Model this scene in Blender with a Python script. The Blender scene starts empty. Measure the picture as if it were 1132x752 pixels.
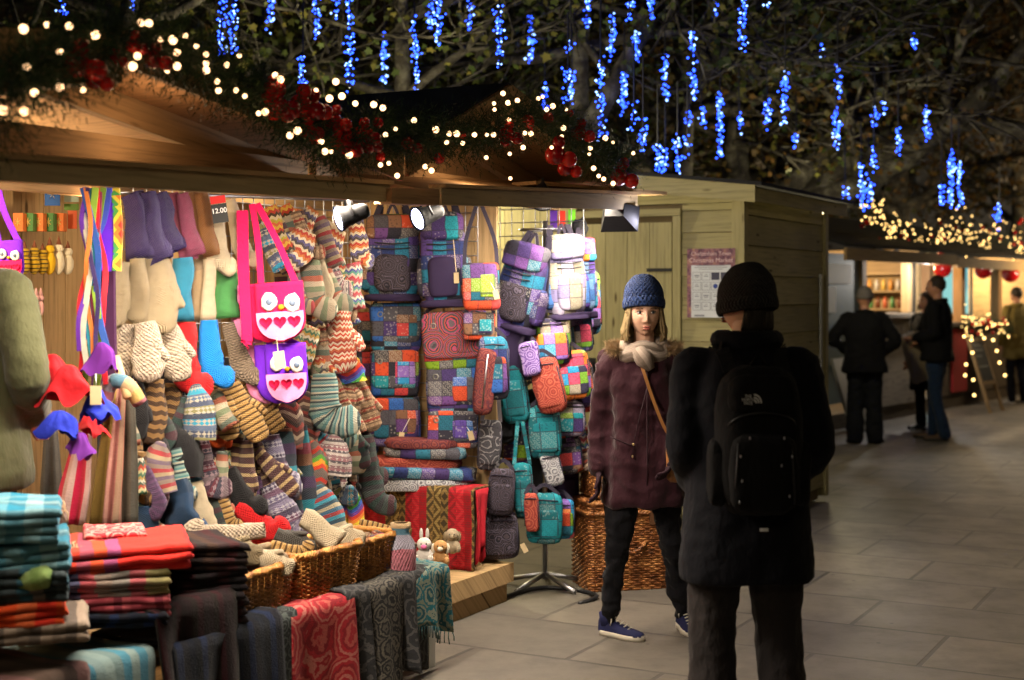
import bpy, math, random
import numpy as np
from mathutils import Vector, Matrix, noise
random.seed(7)
R = math.radians
SC = bpy.context.scene
COL = SC.collection
# ------------------------------------------------------------------ view of the photograph
F, CX, HZ, EYE = 1572.0, 566.0, 325.0, 1.6
TH = R(28.5)
US, UC = math.sin(TH), math.cos(TH)          # the row of stalls runs along u=(US,UC)
def L(s, w, z):                              # along the row, depth into the stalls, height
    return Vector((US*s - UC*w, UC*s + US*w, z))
def atY(x, y, Y): return Vector(((x-CX)/F*Y, Y, EYE-(y-HZ)/F*Y))
def atW(x, y, w): return atY(x, y, w/(US - UC*(x-CX)/F))
def atS(x, y, s): return atY(x, y, s/(US*(x-CX)/F + UC))
def sOf(p): return US*p.x + UC*p.y
def wOf(p): return -UC*p.x + US*p.y
def fl(x, y): return atY(x, y, EYE*F/(y-HZ))
def rnd(a, b): return random.uniform(a, b)
# ------------------------------------------------------------------ mesh builder
class MB:
    def __init__(s): s.v=[]; s.f=[]; s.uv=[]; s.mi=[]; s.m=0; s.sm=[]; s.smooth=True
    def add(s, vs, fs, uvs=None, M=None):
        o=len(s.v)
        if M is not None: vs=[M@Vector(v) for v in vs]
        s.v += [tuple(v) for v in vs]
        for i,f in enumerate(fs):
            s.f.append(tuple(o+k for k in f))
            s.uv.append(uvs[i] if uvs else [(0.0,0.0)]*len(f))
            s.mi.append(s.m); s.sm.append(s.smooth)
        return s
    def grid(s, fn, nu, nv, cu=False, M=None, us=1, vs=1, uo=0, vo=0, capa=False, capb=False, uvf=None):
        P=[]; n=nu if cu else nu+1
        for j in range(nv+1):
            for i in range(n): P.append(fn(i/nu, j/nv))
        fs=[]; uv=[]
        for j in range(nv):
            for i in range(nu):
                a=j*n+i; b=j*n+(i+1)%n; c=(j+1)*n+(i+1)%n; d=(j+1)*n+i
                fs.append((a,b,c,d))
                if uvf: uv.append([uvf(P[a]),uvf(P[b]),uvf(P[c]),uvf(P[d])])
                else: uv.append([(uo+i/nu*us,vo+j/nv*vs),(uo+(i+1)/nu*us,vo+j/nv*vs),(uo+(i+1)/nu*us,vo+(j+1)/nv*vs),(uo+i/nu*us,vo+(j+1)/nv*vs)])
        if capa: fs.append(tuple(range(n))[::-1]); uv.append([(uo,vo)]*n)
        if capb: fs.append(tuple(range(nv*n,nv*n+n))); uv.append([(uo,vo+vs)]*n)
        return s.add(P,fs,uv,M)
    def hexa(s, c):                # 8 corners: bottom ring 0-3, top ring 4-7
        sm=s.smooth; s.smooth=False
        c=[Vector(p) for p in c]
        fs=[(0,3,2,1),(4,5,6,7),(0,1,5,4),(1,2,6,5),(2,3,7,6),(3,0,4,7)]
        e=[c[1]-c[0],c[3]-c[0],c[4]-c[0]]
        k=max(range(3),key=lambda i:e[i].length); a=e[k].normalized(); off=random.randint(0,60)*10.0+1; uo=rnd(0,50)
        o=[i for i in range(3) if i!=k]; b1=e[o[0]].normalized() if e[o[0]].length>1e-6 else Vector((1,0,0)); b2=e[o[1]].normalized() if e[o[1]].length>1e-6 else Vector((0,0,1))
        uv=[[((c[i]-c[0]).dot(a)+uo,(c[i]-c[0]).dot(b1)+(c[i]-c[0]).dot(b2)+off) for i in f] for f in fs]
        s.add(c,fs,uv); s.smooth=sm; return s
    def lb(s, s0,s1,w0,w1,z0,z1):
        return s.hexa([L(s0,w0,z0),L(s1,w0,z0),L(s1,w1,z0),L(s0,w1,z0),L(s0,w0,z1),L(s1,w0,z1),L(s1,w1,z1),L(s0,w1,z1)])
    def box(s, c, d, M=None):
        x,y,z=c; a,b,h=d[0]/2,d[1]/2,d[2]/2
        q=[Vector((x+i*a,y+j*b,z+k*h)) for k in(-1,1) for i,j in((-1,-1),(1,-1),(1,1),(-1,1))]
        if M is not None: q=[M@v for v in q]
        return s.hexa(q)
    def bar(s, p, q, wd, th, up=(0,0,1)):
        p=Vector(p);q=Vector(q);t=(q-p).normalized();up=Vector(up);a=t.cross(up).normalized()*wd/2;b=a.cross(t).normalized()*th/2
        return s.hexa([p-a-b,q-a-b,q+a-b,p+a-b,p-a+b,q-a+b,q+a+b,p+a+b])
    def tube(s, pts, rad, seg=8, cap=True, us=.1):
        pts=[Vector(p) for p in pts]; n=len(pts)
        if not hasattr(rad,'__len__'): rad=[rad]*n
        T=[(pts[min(i+1,n-1)]-pts[max(i-1,0)]).normalized() for i in range(n)]
        ref=Vector((0,0,1)) if abs(T[0].z)<.9 else Vector((1,0,0))
        A=T[0].cross(ref).normalized(); fr=[]
        for i in range(n):
            A=(A-T[i]*A.dot(T[i]))
            A=A.normalized() if A.length>1e-6 else T[i].orthogonal().normalized()
            fr.append((A.copy(),T[i].cross(A)))
        P=[];fs=[];uv=[];l=0;vv=[0]
        for i in range(1,n): l+=(pts[i]-pts[i-1]).length; vv.append(l)
        for i in range(n):
            for k in range(seg):
                a=2*math.pi*k/seg; P.append(pts[i]+(fr[i][0]*math.cos(a)+fr[i][1]*math.sin(a))*rad[i])
        for i in range(n-1):
            for k in range(seg):
                k2=(k+1)%seg
                fs.append((i*seg+k,i*seg+k2,(i+1)*seg+k2,(i+1)*seg+k))
                uv.append([(k/seg*us,vv[i]),((k+1)/seg*us,vv[i]),((k+1)/seg*us,vv[i+1]),(k/seg*us,vv[i+1])])
        if cap:
            fs.append(tuple(range(seg))[::-1]); uv.append([(0,0)]*seg)
            fs.append(tuple(range((n-1)*seg,n*seg))); uv.append([(0,l)]*seg)
        return s.add(P,fs,uv)
    def ball(s, c, r, nu=12, nv=8, M=None, e=1.0, uvs=1.0, bump=0, seed=0):
        if not hasattr(r,'__len__'): r=(r,r,r)
        def sp(x): return math.copysign(abs(x)**e,x)
        def fn(u,v):
            a=2*math.pi*u; b=math.pi*(v-.5); b=max(-1.5607,min(1.5607,b))
            d=Vector((sp(math.cos(b))*sp(math.cos(a)),sp(math.cos(b))*sp(math.sin(a)),sp(math.sin(b))))
            if bump: d*=1+bump*noise.noise(d*2.3+Vector((seed,seed*.7,0)))
            return Vector((c[0]+d.x*r[0],c[1]+d.y*r[1],c[2]+d.z*r[2]))
        o=rnd(0,7) if uvs!=1.0 else 0
        return s.grid(fn,nu,nv,True,M,us=2*math.pi*r[0],vs=math.pi*r[2],capa=True,capb=True)
    def build(s, name, mats, parent=None, at=None):
        if not isinstance(mats,(list,tuple)): mats=[mats]
        me=bpy.data.meshes.new(name)
        V=np.array(s.v,dtype=np.float32).reshape(-1,3)
        if parent is not None:
            org=parent_loc(parent)
        elif at is not None: org=Vector(at)
        else:
            mn=V.min(0);mx=V.max(0); org=Vector(((mn[0]+mx[0])/2,(mn[1]+mx[1])/2,mn[2]))
        V=V-np.array(org,dtype=np.float32)
        me.from_pydata(V.tolist(),[],s.f)
        ul=me.uv_layers.new(name='UVMap')
        flat=[c for f in s.uv for p in f for c in p]
        ul.data.foreach_set('uv',flat)
        me.polygons.foreach_set('material_index',s.mi)
        me.polygons.foreach_set('use_smooth',s.sm)
        for m in mats: me.materials.append(m)
        me.update()
        o=bpy.data.objects.new(name,me); COL.objects.link(o)
        if parent is not None: o.parent=parent
        else: o.location=org
        WL[o.name]=Vector(org)
        return o
WL={}
def parent_loc(p): return WL[p.name]
def tag(o,label=None,cat=None,group=None,kind=None):
    if label: o['label']=label
    if cat: o['category']=cat
    if group: o['group']=group
    if kind: o['kind']=kind
    return o
def thing(name,label,cat,loc,group=None):
    o=bpy.data.objects.new(name,None); o.empty_display_size=.1; COL.objects.link(o); o.location=loc
    WL[o.name]=Vector(loc)
    return tag(o,label,cat,group)
def reloc(o,src):   # register a copied object
    WL[o.name]=WL[src.name]
# ------------------------------------------------------------------ materials
class NT:
    def __init__(s,name,rough=.8,spec=.3):
        s.mat=bpy.data.materials.new(name); s.mat.use_nodes=True; s.t=s.mat.node_tree; s.b=s.t.nodes['Principled BSDF']
        s.b.inputs['Roughness'].default_value=rough; s.b.inputs['Specular IOR Level'].default_value=spec
    def n(s,typ,ins=None,**kw):
        x=s.t.nodes.new('ShaderNode'+typ)
        for k,v in kw.items(): setattr(x,k,v)
        for k,v in (ins or {}).items(): s.put(x.inputs[k],v)
        return x
    def put(s,sock,v):
        if isinstance(v,bpy.types.Node): v=v.outputs[0]
        if isinstance(v,bpy.types.NodeSocket): s.t.links.new(v,sock)
        else:
            if hasattr(v,'__len__') and len(v)==3 and sock.type=='RGBA': v=(*v,1)
            sock.default_value=v
    def m(s,op,a,b=0.0,c=None):
        x=s.n('Math',operation=op); s.put(x.inputs[0],a); s.put(x.inputs[1],b)
        if c is not None: s.put(x.inputs[2],c)
        return x.outputs[0]
    def ramp(s,fac,stops,interp='LINEAR'):
        x=s.n('ValToRGB'); cr=x.color_ramp; cr.interpolation=interp
        while len(cr.elements)<len(stops): cr.elements.new(.5)
        for e,(p,c) in zip(cr.elements,stops): e.position=p; e.color=(*c,1)
        s.put(x.inputs[0],fac); return x.outputs[0]
    def cramp(s,fac,cols): return s.ramp(fac,[(i/len(cols),c) for i,c in enumerate(cols)],'CONSTANT')
    def mix(s,fac,a,b,mode='MIX'):
        x=s.n('Mix',data_type='RGBA',blend_type=mode); s.put(x.inputs[0],fac); s.put(x.inputs[6],a); s.put(x.inputs[7],b); return x.outputs[2]
    def xyz(s,x,y,z=0.0):
        c=s.n('CombineXYZ'); s.put(c.inputs[0],x); s.put(c.inputs[1],y); s.put(c.inputs[2],z); return c.outputs[0]
    def uv(s):
        u=s.n('UVMap',uv_map='UVMap'); q=s.n('SeparateXYZ',{0:u}); return q.outputs[0],q.outputs[1],u.outputs[0]
    def obj(s): return s.n('TexCoord').outputs['Object']
    def noise(s,vec,scale,detail=3,rough=.5): return s.n('TexNoise',{'Vector':vec,'Scale':scale,'Detail':detail,'Roughness':rough}).outputs[0]
    def bump(s,h,st=.3,d=.01):
        b=s.n('Bump',{'Height':h,'Strength':st,'Distance':d}); s.put(s.b.inputs['Normal'],b.outputs[0])
    def col(s,c): s.put(s.b.inputs['Base Color'],c); return s.mat
def hexc(h):
    h=h.lstrip('#'); c=[int(h[i:i+2],16)/255 for i in (0,2,4)]
    return tuple((x/12.92 if x<=.04045 else ((x+.055)/1.055)**2.4) for x in c)
CACHE={}
def plain(name,c,rough=.7,metal=0,var=.25,sc=8,spec=.3,bump=.15,bsc=60):
    if name in CACHE: return CACHE[name]
    t=NT(name,rough,spec); t.b.inputs['Metallic'].default_value=metal
    o=t.obj(); n=t.noise(o,sc,4)
    t.col(t.mix(t.m('MULTIPLY',n,var*2),c,tuple(x*.45 for x in c)))
    if bump: t.bump(t.noise(o,bsc,3),bump,.004)
    CACHE[name]=t.mat; return t.mat
def clothm(name,c,rough=.85,fold=.035,var=.35,sheen=.12):
    t=NT(name,rough,.15); t.b.inputs['Sheen Weight'].default_value=sheen; o=t.obj()
    mp=t.n('Mapping',{'Vector':o}); mp.inputs['Scale'].default_value=(1,1,.55)
    n1=t.noise(mp.outputs[0],7,4,.55); n2=t.noise(mp.outputs[0],19,3,.6); fine=t.noise(o,260,2)
    rid=t.m('ABSOLUTE',t.m('SUBTRACT',n1,.5)); rid2=t.m('ABSOLUTE',t.m('SUBTRACT',n2,.5))
    h=t.m('ADD',t.m('ADD',t.m('MULTIPLY',rid,-1.6),t.m('MULTIPLY',rid2,-.6)),t.m('MULTIPLY',fine,.03))
    t.bump(h,.8,fold); t.col(t.mix(t.m('MULTIPLY',t.noise(o,5,4,.7),var*1.6),c,tuple(x*.45 for x in c))); return t.mat
def emis(name,c,st,nosample=False):
    if name in CACHE: return CACHE[name]
    t=NT(name); t.b.inputs['Emission Color'].default_value=(*c,1); t.b.inputs['Emission Strength'].default_value=st
    t.b.inputs['Base Color'].default_value=(*[min(1,x) for x in c],1)
    if nosample: t.mat.cycles.emission_sampling='NONE'
    CACHE[name]=t.mat; return t.mat
def wood(name,c,dark=.5,rough=.75,stain=.25):
    if name in CACHE: return CACHE[name]
    t=NT(name,rough,.25); u,v,_=t.uv()
    idn=t.m('FLOOR',t.m('DIVIDE',v,10.0)); wn=t.n('TexWhiteNoise',{'Vector':t.xyz(idn,0.0)}); 
    vec=t.xyz(t.m('MULTIPLY',u,1.3),t.m('MULTIPLY',v,26.0))
    g=t.noise(vec,2.0,5,.65)
    c2=tuple(x*dark for x in c)
    base=t.ramp(g,[(.3,c2),(.5,c),(.72,tuple(min(1,x*1.15) for x in c))])
    base=t.mix(t.m('MULTIPLY',wn.outputs[0],.45),base,tuple(x*.55 for x in c))
    kn=t.n('TexVoronoi',{'Vector':t.xyz(t.m('MULTIPLY',u,2.4),t.m('MULTIPLY',v,9.0)),'Scale':1.0}).outputs[0]
    base=t.mix(t.ramp(kn,[(.05,(1,1,1)),(.12,(0,0,0))]),base,(c[0]*.2,c[1]*.16,c[2]*.12))
    st=t.noise(t.obj(),1.6,3)
    base=t.mix(t.m('MULTIPLY',t.ramp(st,[(.45,(0,0,0)),(.7,(1,1,1))]),stain),base,tuple(x*.3 for x in c))
    t.bump(g,.35,.004); t.col(base)
    CACHE[name]=t.mat; return t.mat
def knit(name,cols,per=.10,zig=0.0,zw=.03,motif=None,stitch=.007,bumps=.6,warp=.12,fuzz=.3):
    if name in CACHE: return CACHE[name]
    t=NT(name,.95,.1); t.b.inputs['Sheen Weight'].default_value=.1; t.b.inputs['Sheen Roughness'].default_value=.6
    u,v,uvv=t.uv()
    tri=t.m('MULTIPLY',t.m('ABSOLUTE',t.m('SUBTRACT',t.m('FRACT',t.m('DIVIDE',u,zw)),.5)),2.0)
    nz=t.noise(uvv,18,2)
    q=t.m('DIVIDE',v,per); q=t.m('ADD',q,t.m('MULTIPLY',tri,zig)); q=t.m('ADD',q,t.m('MULTIPLY',nz,warp))
    c=t.cramp(t.m('FRACT',q),cols) if len(cols)>1 else cols[0]
    if motif:
        ck=t.n('TexChecker',{'Vector':t.xyz(t.m('ADD',u,v),t.m('SUBTRACT',u,v)),'Scale':1/.016}).outputs[1]
        ban=t.m('GREATER_THAN',t.m('FRACT',t.m('DIVIDE',v,per/2.7)),.45)
        c=t.mix(t.m('MULTIPLY',ck,ban),c,motif)
    big=t.noise(uvv,40,4,.6)
    avg=tuple(sum(x[i] for x in cols)/len(cols) for i in range(3))
    c=t.mix(t.m('MULTIPLY',big,fuzz*1.6),c,tuple(x*.35 for x in avg))
    h=t.m('MULTIPLY',t.m('SINE',t.m('MULTIPLY',u,6.283/stitch)),t.m('SINE',t.m('MULTIPLY',v,6.283/(stitch*1.3))))
    h=t.m('ADD',t.m('MULTIPLY',h,.4),t.m('MULTIPLY',big,2.0))
    h=t.m('ADD',h,t.m('MULTIPLY',t.noise(uvv,130,3,.7),1.2)); t.bump(h,min(1,bumps*1.2),.011); t.col(c)
    CACHE[name]=t.mat; return t.mat
def patch(name,cols,cell=.055,pr=.5,seed=0):
    if name in CACHE: return CACHE[name]
    t=NT(name,.8,.3); u,v,uvv=t.uv()
    cu=t.m('DIVIDE',u,cell); cv=t.m('DIVIDE',v,cell)
    wn=t.n('TexWhiteNoise',{'Vector':t.xyz(t.m('FLOOR',cu),t.m('FLOOR',cv),float(seed))})
    c=t.cramp(wn.outputs[0],cols)
    vo=t.n('TexVoronoi',{'Vector':uvv,'Scale':70.0}).outputs[0]
    ma=t.n('TexMagic',{'Vector':uvv,'Scale':28.0,'Distortion':2.5},turbulence_depth=3)
    sel=t.m('GREATER_THAN',t.n('SeparateXYZ',{0:wn.outputs[1]}).outputs[1],.45)
    pat=t.mix(sel,t.ramp(vo,[(.3,(1,1,1)),(.4,(0,0,0))]),t.ramp(ma.outputs[1],[(.45,(0,0,0)),(.52,(1,1,1))]))
    dk=t.mix(1.0,c,(.25,.25,.3),'MULTIPLY'); lt=t.mix(.35,c,(.75,.7,.6))
    c2=t.mix(t.m('GREATER_THAN',t.n('SeparateXYZ',{0:wn.outputs[1]}).outputs[2],.6),dk,lt)
    c=t.mix(t.m('MULTIPLY',pat,pr),c,c2)
    fu=t.m('FRACT',cu); fv=t.m('FRACT',cv)
    seam=t.m('MAXIMUM',t.m('GREATER_THAN',t.m('ABSOLUTE',t.m('SUBTRACT',fu,.5)),.47),t.m('GREATER_THAN',t.m('ABSOLUTE',t.m('SUBTRACT',fv,.5)),.47))
    c=t.mix(t.m('MULTIPLY',seam,.7),c,(.02,.015,.03))
    h=t.m('SUBTRACT',t.noise(uvv,55,4),seam)
    t.bump(h,.5,.004); t.col(c)
    CACHE[name]=t.mat; return t.mat
def rosette(name,cols,sc=9.0,rings=3.0,ground=None,rough=.85,fuzz=.2):
    if name in CACHE: return CACHE[name]
    t=NT(name,rough,.2); u,v,uvv=t.uv()
    vo=t.n('TexVoronoi',{'Vector':uvv,'Scale':sc,'Randomness':.55}).outputs[0]
    nz=t.noise(uvv,sc*6,2)
    q=t.m('FRACT',t.m('ADD',t.m('ADD',t.m('MULTIPLY',vo,rings),t.m('MULTIPLY',nz,.5)),t.m('MULTIPLY',t.noise(uvv,sc*1.3,2),1.2)))
    c=t.cramp(q,cols)
    if ground is not None: c=t.mix(t.m('GREATER_THAN',vo,.52),c,ground)
    fz=t.noise(uvv,160,3)
    c=t.mix(t.m('MULTIPLY',fz,fuzz*2),c,(.015,.015,.015))
    t.bump(fz,.6,.004); t.col(c)
    CACHE[name]=t.mat; return t.mat
def plaid(name,base,cols,per=.12,fuzz=.3,pu=.0):
    if name in CACHE: return CACHE[name]
    t=NT(name,.95,.1); t.b.inputs['Sheen Weight'].default_value=.06
    u,v,uvv=t.uv()
    a=t.cramp(t.m('FRACT',t.m('DIVIDE',u,per)),cols); 
    if pu: a=t.mix(.5,a,t.cramp(t.m('FRACT',t.m('DIVIDE',v,per*pu)),cols))
    fz=t.noise(uvv,120,4,.7); fb=t.noise(uvv,14,3)
    c=t.mix(.12,a,base)
    c=t.mix(t.m('MULTIPLY',fz,fuzz*1.6),c,tuple(x*.3 for x in base)); c=t.mix(t.m('MULTIPLY',fb,.4),c,tuple(x*.5 for x in base))
    t.bump(t.m('ADD',fz,fb),.8,.006); t.col(c)
    CACHE[name]=t.mat; return t.mat
TS=bpy.data.scenes.new('workshop')
def evalmesh(o):            # evaluate an object on its own in an empty scratch scene (fast)
    TS.collection.objects.link(o); TS.view_layers[0].update(); dg=TS.view_layers[0].depsgraph; dg.update()
    me=bpy.data.meshes.new_from_object(o.evaluated_get(dg)); TS.collection.objects.unlink(o); return me
# ------------------------------------------------------------------ text
def text(s,size,M,m,parent,name='lettering',font_shear=0,align='CENTER',extr=.0004,sx=1):
    cu=bpy.data.curves.new('t','FONT'); cu.body=s; cu.size=size; cu.align_x=align; cu.align_y='CENTER'; cu.extrude=extr; cu.shear=font_shear; cu.space_character=sx
    o=bpy.data.objects.new('t',cu)
    me=evalmesh(o); bpy.data.objects.remove(o); bpy.data.curves.remove(cu)
    me.transform(M); me.transform(Matrix.Translation(-parent_loc(parent))); me.materials.clear(); me.materials.append(m)
    q=bpy.data.objects.new(name,me); COL.objects.link(q); q.parent=parent; WL[q.name]=parent_loc(parent).copy()
    return q
# ------------------------------------------------------------------ shared materials
CW=hexc
W_STALL=wood('stall_pine',(.36,.24,.12)); W_LIGHT=wood('new_pine',(.50,.33,.16)); W_HUT=wood('green_brown_shiplap',(.30,.265,.135),.6)
W_DARK=wood('weathered_board',(.13,.095,.05)); W_ORANGE=wood('orange_ply',(.34,.20,.095),.6)
FELT=plain('roofing_felt',(.012,.012,.014),.9,var=.3,sc=20)
METAL=plain('chrome',(.42,.42,.44),.38,1,bump=0); BLACKM=plain('black_metal',(.015,.015,.017),.45,var=.1)
BLACKC=plain('black_cloth',(.012,.012,.016),.9,bump=.5,bsc=200)
STRAPM=plain('dark_strap',(.03,.025,.045),.8); TAGM=plain('card_tag',(.55,.42,.25),.8,var=.1)
# ================================================================== GROUND
def ground_mat():
    t=NT('paving',.62,.4); o=t.obj(); s=t.n('SeparateXYZ',{0:o})
    u=t.m('ADD',t.m('MULTIPLY',s.outputs[0],US),t.m('MULTIPLY',s.outputs[1],UC))
    w=t.m('SUBTRACT',t.m('MULTIPLY',s.outputs[1],US),t.m('MULTIPLY',s.outputs[0],UC))
    v=t.xyz(w,u)
    br=t.n('TexBrick',{'Vector':v,'Color1':(.175,.148,.115),'Color2':(.095,.084,.068),'Mortar':(.03,.026,.022),'Scale':1.0,'Mortar Size':.013,'Mortar Smooth':.3,'Bias':0.0,'Brick Width':.92,'Row Height':.62},offset=.5)
    big=t.noise(o,.9,4); fine=t.noise(o,45,4,.7); st=t.noise(o,3.5,5,.7)
    c=t.mix(t.m('MULTIPLY',t.ramp(big,[(.35,(0,0,0)),(.7,(1,1,1))]),.4),br.outputs[0],(.15,.135,.115))
    c=t.mix(t.m('MULTIPLY',t.ramp(st,[(.46,(0,0,0)),(.66,(1,1,1))]),.6),c,(.07,.062,.055))
    c=t.mix(t.m('MULTIPLY',fine,.5),c,(.11,.095,.08))
    gum=t.n('TexVoronoi',{'Vector':o,'Scale':4.0}).outputs[0]
    c=t.mix(t.ramp(gum,[(.035,(1,1,1)),(.05,(0,0,0))]),c,(.05,.045,.04))
    t.put(t.b.inputs['Roughness'],t.m('ADD',t.m('MULTIPLY',st,.35),.38))
    t.bump(t.m('ADD',t.m('MULTIPLY',fine,.25),t.m('MULTIPLY',t.m('SUBTRACT',1.0,br.outputs[1]),1.0)),.5,.006)
    return t.col(c)
g=MB(); g.smooth=False
g.add([(-60,-20,0),(90,-20,0),(90,140,0),(-60,140,0)],[(0,1,2,3)])
tag(g.build('ground',ground_mat(),at=(0,0,0)),kind='structure')

# ================================================================== STALLS (near row)
def bulb_lamp(root,loc,energy,color,size=.12,name='stall_light'):
    ld=bpy.data.lights.new(name,'POINT'); ld.energy=energy; ld.color=color; ld.shadow_soft_size=size
    o=bpy.data.objects.new(name,ld); COL.objects.link(o); o.location=loc; return o
def area_lamp(loc,target,energy,color,sx,sy,name='stall_light'):
    ld=bpy.data.lights.new(name,'AREA'); ld.energy=energy; ld.color=color; ld.shape='RECTANGLE'; ld.size=sx; ld.size_y=sy
    o=bpy.data.objects.new(name,ld); COL.objects.link(o); o.location=loc
    o.rotation_euler=(Vector(target)-Vector(loc)).to_track_quat('-Z','Y').to_euler(); return o
WARM=(1,.72,.42)
def part(root,name,mat,fn,parent=None):
    m=MB(); m.smooth=False; fn(m); return m.build(name,mat,parent or root)
def planks_v(m,s,w0,w1,z0,z1,pw,th=.02,face=-1):   # vertical planks in a wall of constant s
    n=max(1,round((w1-w0)/pw)); d=(w1-w0)/n
    for i in range(n): m.lb(s,s+th*rnd(.85,1.1),w0+i*d+.002,w0+(i+1)*d-.002,z0,z1)
def planks_vw(m,w,s0,s1,z0,z1,pw,th=.02):
    n=max(1,round((s1-s0)/pw)); d=(s1-s0)/n
    for i in range(n): m.lb(s0+i*d+.002,s0+(i+1)*d-.002,w,w+th*rnd(.85,1.1),z0,z1)
def ship_s(m,s,w0,w1,z0,z1,ph=.145):               # horizontal shiplap, wall of constant s, outer face at s
    z=z0
    while z<z1-.01:
        t=min(z+ph,z1); a=L(s-.012,w0,z+.004);b=L(s-.012,w1,z+.004);c=L(s+.02,w1,z+.004);d=L(s+.02,w0,z+.004)
        m.hexa([a,d,c,b,L(s,w0,t),L(s+.02,w0,t),L(s+.02,w1,t),L(s,w1,t)]); z=t
def ship_w(m,w,s0,s1,z0,z1,ph=.145):
    z=z0
    while z<z1-.01:
        t=min(z+ph,z1); m.hexa([L(s0,w-.012,z+.004),L(s1,w-.012,z+.004),L(s1,w+.02,z+.004),L(s0,w+.02,z+.004),L(s0,w,t),L(s1,w,t),L(s1,w+.02,t),L(s0,w+.02,t)]); z=t
def gable_roof(root,s0,sr,s1,w0,w1,ze0,zr,ze1,under=W_ORANGE):
    for a,za,b,zb in ((s0,ze0,sr,zr),(sr,zr,s1,ze1)):
        r=part(root,'roof_panel',[under,FELT],lambda m:(m.hexa([L(a,w0,za),L(b,w0,zb),L(b,w1,zb),L(a,w1,za),L(a,w0,za+.02),L(b,w0,zb+.02),L(b,w1,zb+.02),L(a,w1,za+.02)]),
            setattr(m,'m',1),m.hexa([L(a,w0-.01,za+.023),L(b,w0-.01,zb+.023),L(b,w1,zb+.023),L(a,w1,za+.023),L(a,w0-.01,za+.032),L(b,w0-.01,zb+.032),L(b,w1,zb+.032),L(a,w1,za+.032)])))
        part(root,'barge_board',W_STALL,lambda m:m.hexa([L(a,w0-.03,za-.085),L(b,w0-.03,zb-.085),L(b,w0-.012,zb-.085),L(a,w0-.012,za-.085),L(a,w0-.03,za+.02),L(b,w0-.03,zb+.02),L(b,w0-.012,zb+.02),L(a,w0-.012,za+.02)]))
# ---- stall with the woollens
st1=thing('market_stall','open pine market stall hung with woolly gloves, socks and owl bags, nearest the camera','market stall',L(3.3,3.55,0),'wooden market stalls in the lit row')
S0,S1,SR=1.55,4.72,3.2
gable_roof(st1,S0,SR,S1,3.08,5.7,2.13,2.37,2.13)
part(st1,'platform',W_STALL,lambda m:(m.lb(1.6,4.7,3.56,5.6,.0,.15),m.lb(1.6,4.7,3.54,5.6,.153,.18)))
part(st1,'back_wall',W_LIGHT,lambda m:planks_vw(m,5.3,1.6,4.7,.18,2.12,.14))
part(st1,'side_wall',W_LIGHT,lambda m:planks_v(m,1.6,3.6,5.3,.18,2.12,.14))
for s,w in ((4.63,4.12),(1.66,3.6),(4.63,5.2)):
    part(st1,'post',W_STALL,lambda m:m.lb(s,s+.08,w,w+.08,.18,2.12))
part(st1,'tie_beam',W_STALL,lambda m:(m.lb(1.55,4.7,3.50,3.56,2.02,2.14),m.lb(1.55,4.7,4.5,4.56,2.02,2.12)))
part(st1,'rafter',W_STALL,lambda m:(m.bar(L(3.2,3.56,2.32),L(4.7,3.56,2.09),.05,.10),m.bar(L(3.2,3.56,2.32),L(1.6,3.56,2.09),.05,.10)))
part(st1,'rafter',W_STALL,lambda m:(m.bar(L(3.2,4.5,2.32),L(4.7,4.5,2.09),.05,.10),m.bar(L(3.2,4.5,2.32),L(1.6,4.5,2.09),.05,.10)))
part(st1,'ridge_beam',W_STALL,lambda m:m.lb(3.17,3.23,3.1,5.6,2.24,2.34))
def flap(root,xa,ya0,ya1,xb,yb0,yb1,hz):
    a0=atW(xa,ya1,3.0);b0=atW(xb,yb1,3.0);a1=atW(xa,ya0,3.0);b1=atW(xb,yb0,3.0); i=L(0,1,0)-L(0,0,0)
    part(root,'shutter_edge',wood('edge_pine',(.52,.40,.22),.55),lambda m:m.hexa([a0,b0,b0+i*.035,a0+i*.035,a1,b1,b1+i*.035,a1+i*.035]))
    up=Vector((0,0,1))
    A=a1+i*.037-up*.012;B=b1+i*.037-up*.012;C=B+i*.5+up*hz;D=A+i*.5+up*hz
    part(root,'shutter',W_STALL,lambda m:m.hexa([A-up*.02,B-up*.02,C-up*.02,D-up*.02,A,B,C,D]))
    part(root,'shutter_lip',W_LIGHT,lambda m:m.hexa([a1-i*.02+up*.002,b1-i*.02+up*.002,b1+i*.06+up*.002,a1+i*.06+up*.002,a1-i*.02+up*.017,b1-i*.02+up*.017,b1+i*.06+up*.017,a1+i*.06+up*.017]))
flap(st1,-150,166,192,431,205,223,.09)
part(st1,'hinge_block',W_ORANGE,lambda m:(lambda a,b,c,d,i:m.hexa([a,b,b+i,a+i,c,d,d+i,c+i]))(atW(433,225,2.975),atW(486,227,2.975),atW(433,208,2.975),atW(486,209,2.975),L(0,.08,0)-L(0,0,0)))
# ---- stall with the patchwork bags
st2=thing('market_stall','open pine market stall hung with patchwork bags, between the woollens and the green brown hut','market stall',L(5.6,3.55,0),'wooden market stalls in the lit row')
gable_roof(st2,4.76,5.62,7.02,3.08,5.7,2.15,2.52,2.18)
part(st2,'platform',W_LIGHT,lambda m:(m.lb(4.76,6.5,3.56,5.6,0,.10),m.lb(4.76,6.52,3.53,5.6,.103,.20)))
part(st2,'end_wall',W_LIGHT,lambda m:planks_v(m,6.5,3.62,5.4,.2,2.14,.14))
part(st2,'back_wall',W_LIGHT,lambda m:planks_vw(m,5.4,4.8,6.5,.2,2.14,.14))
for s,w in ((6.40,5.2),(4.80,4.16)):
    part(st2,'post',W_STALL,lambda m:m.lb(s,s+.08,w,w+.08,.2,2.14))
part(st2,'tie_beam',W_STALL,lambda m:(m.lb(4.76,7.0,3.50,3.56,2.06,2.17),m.lb(4.76,7.0,4.6,4.66,2.06,2.16)))
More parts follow.
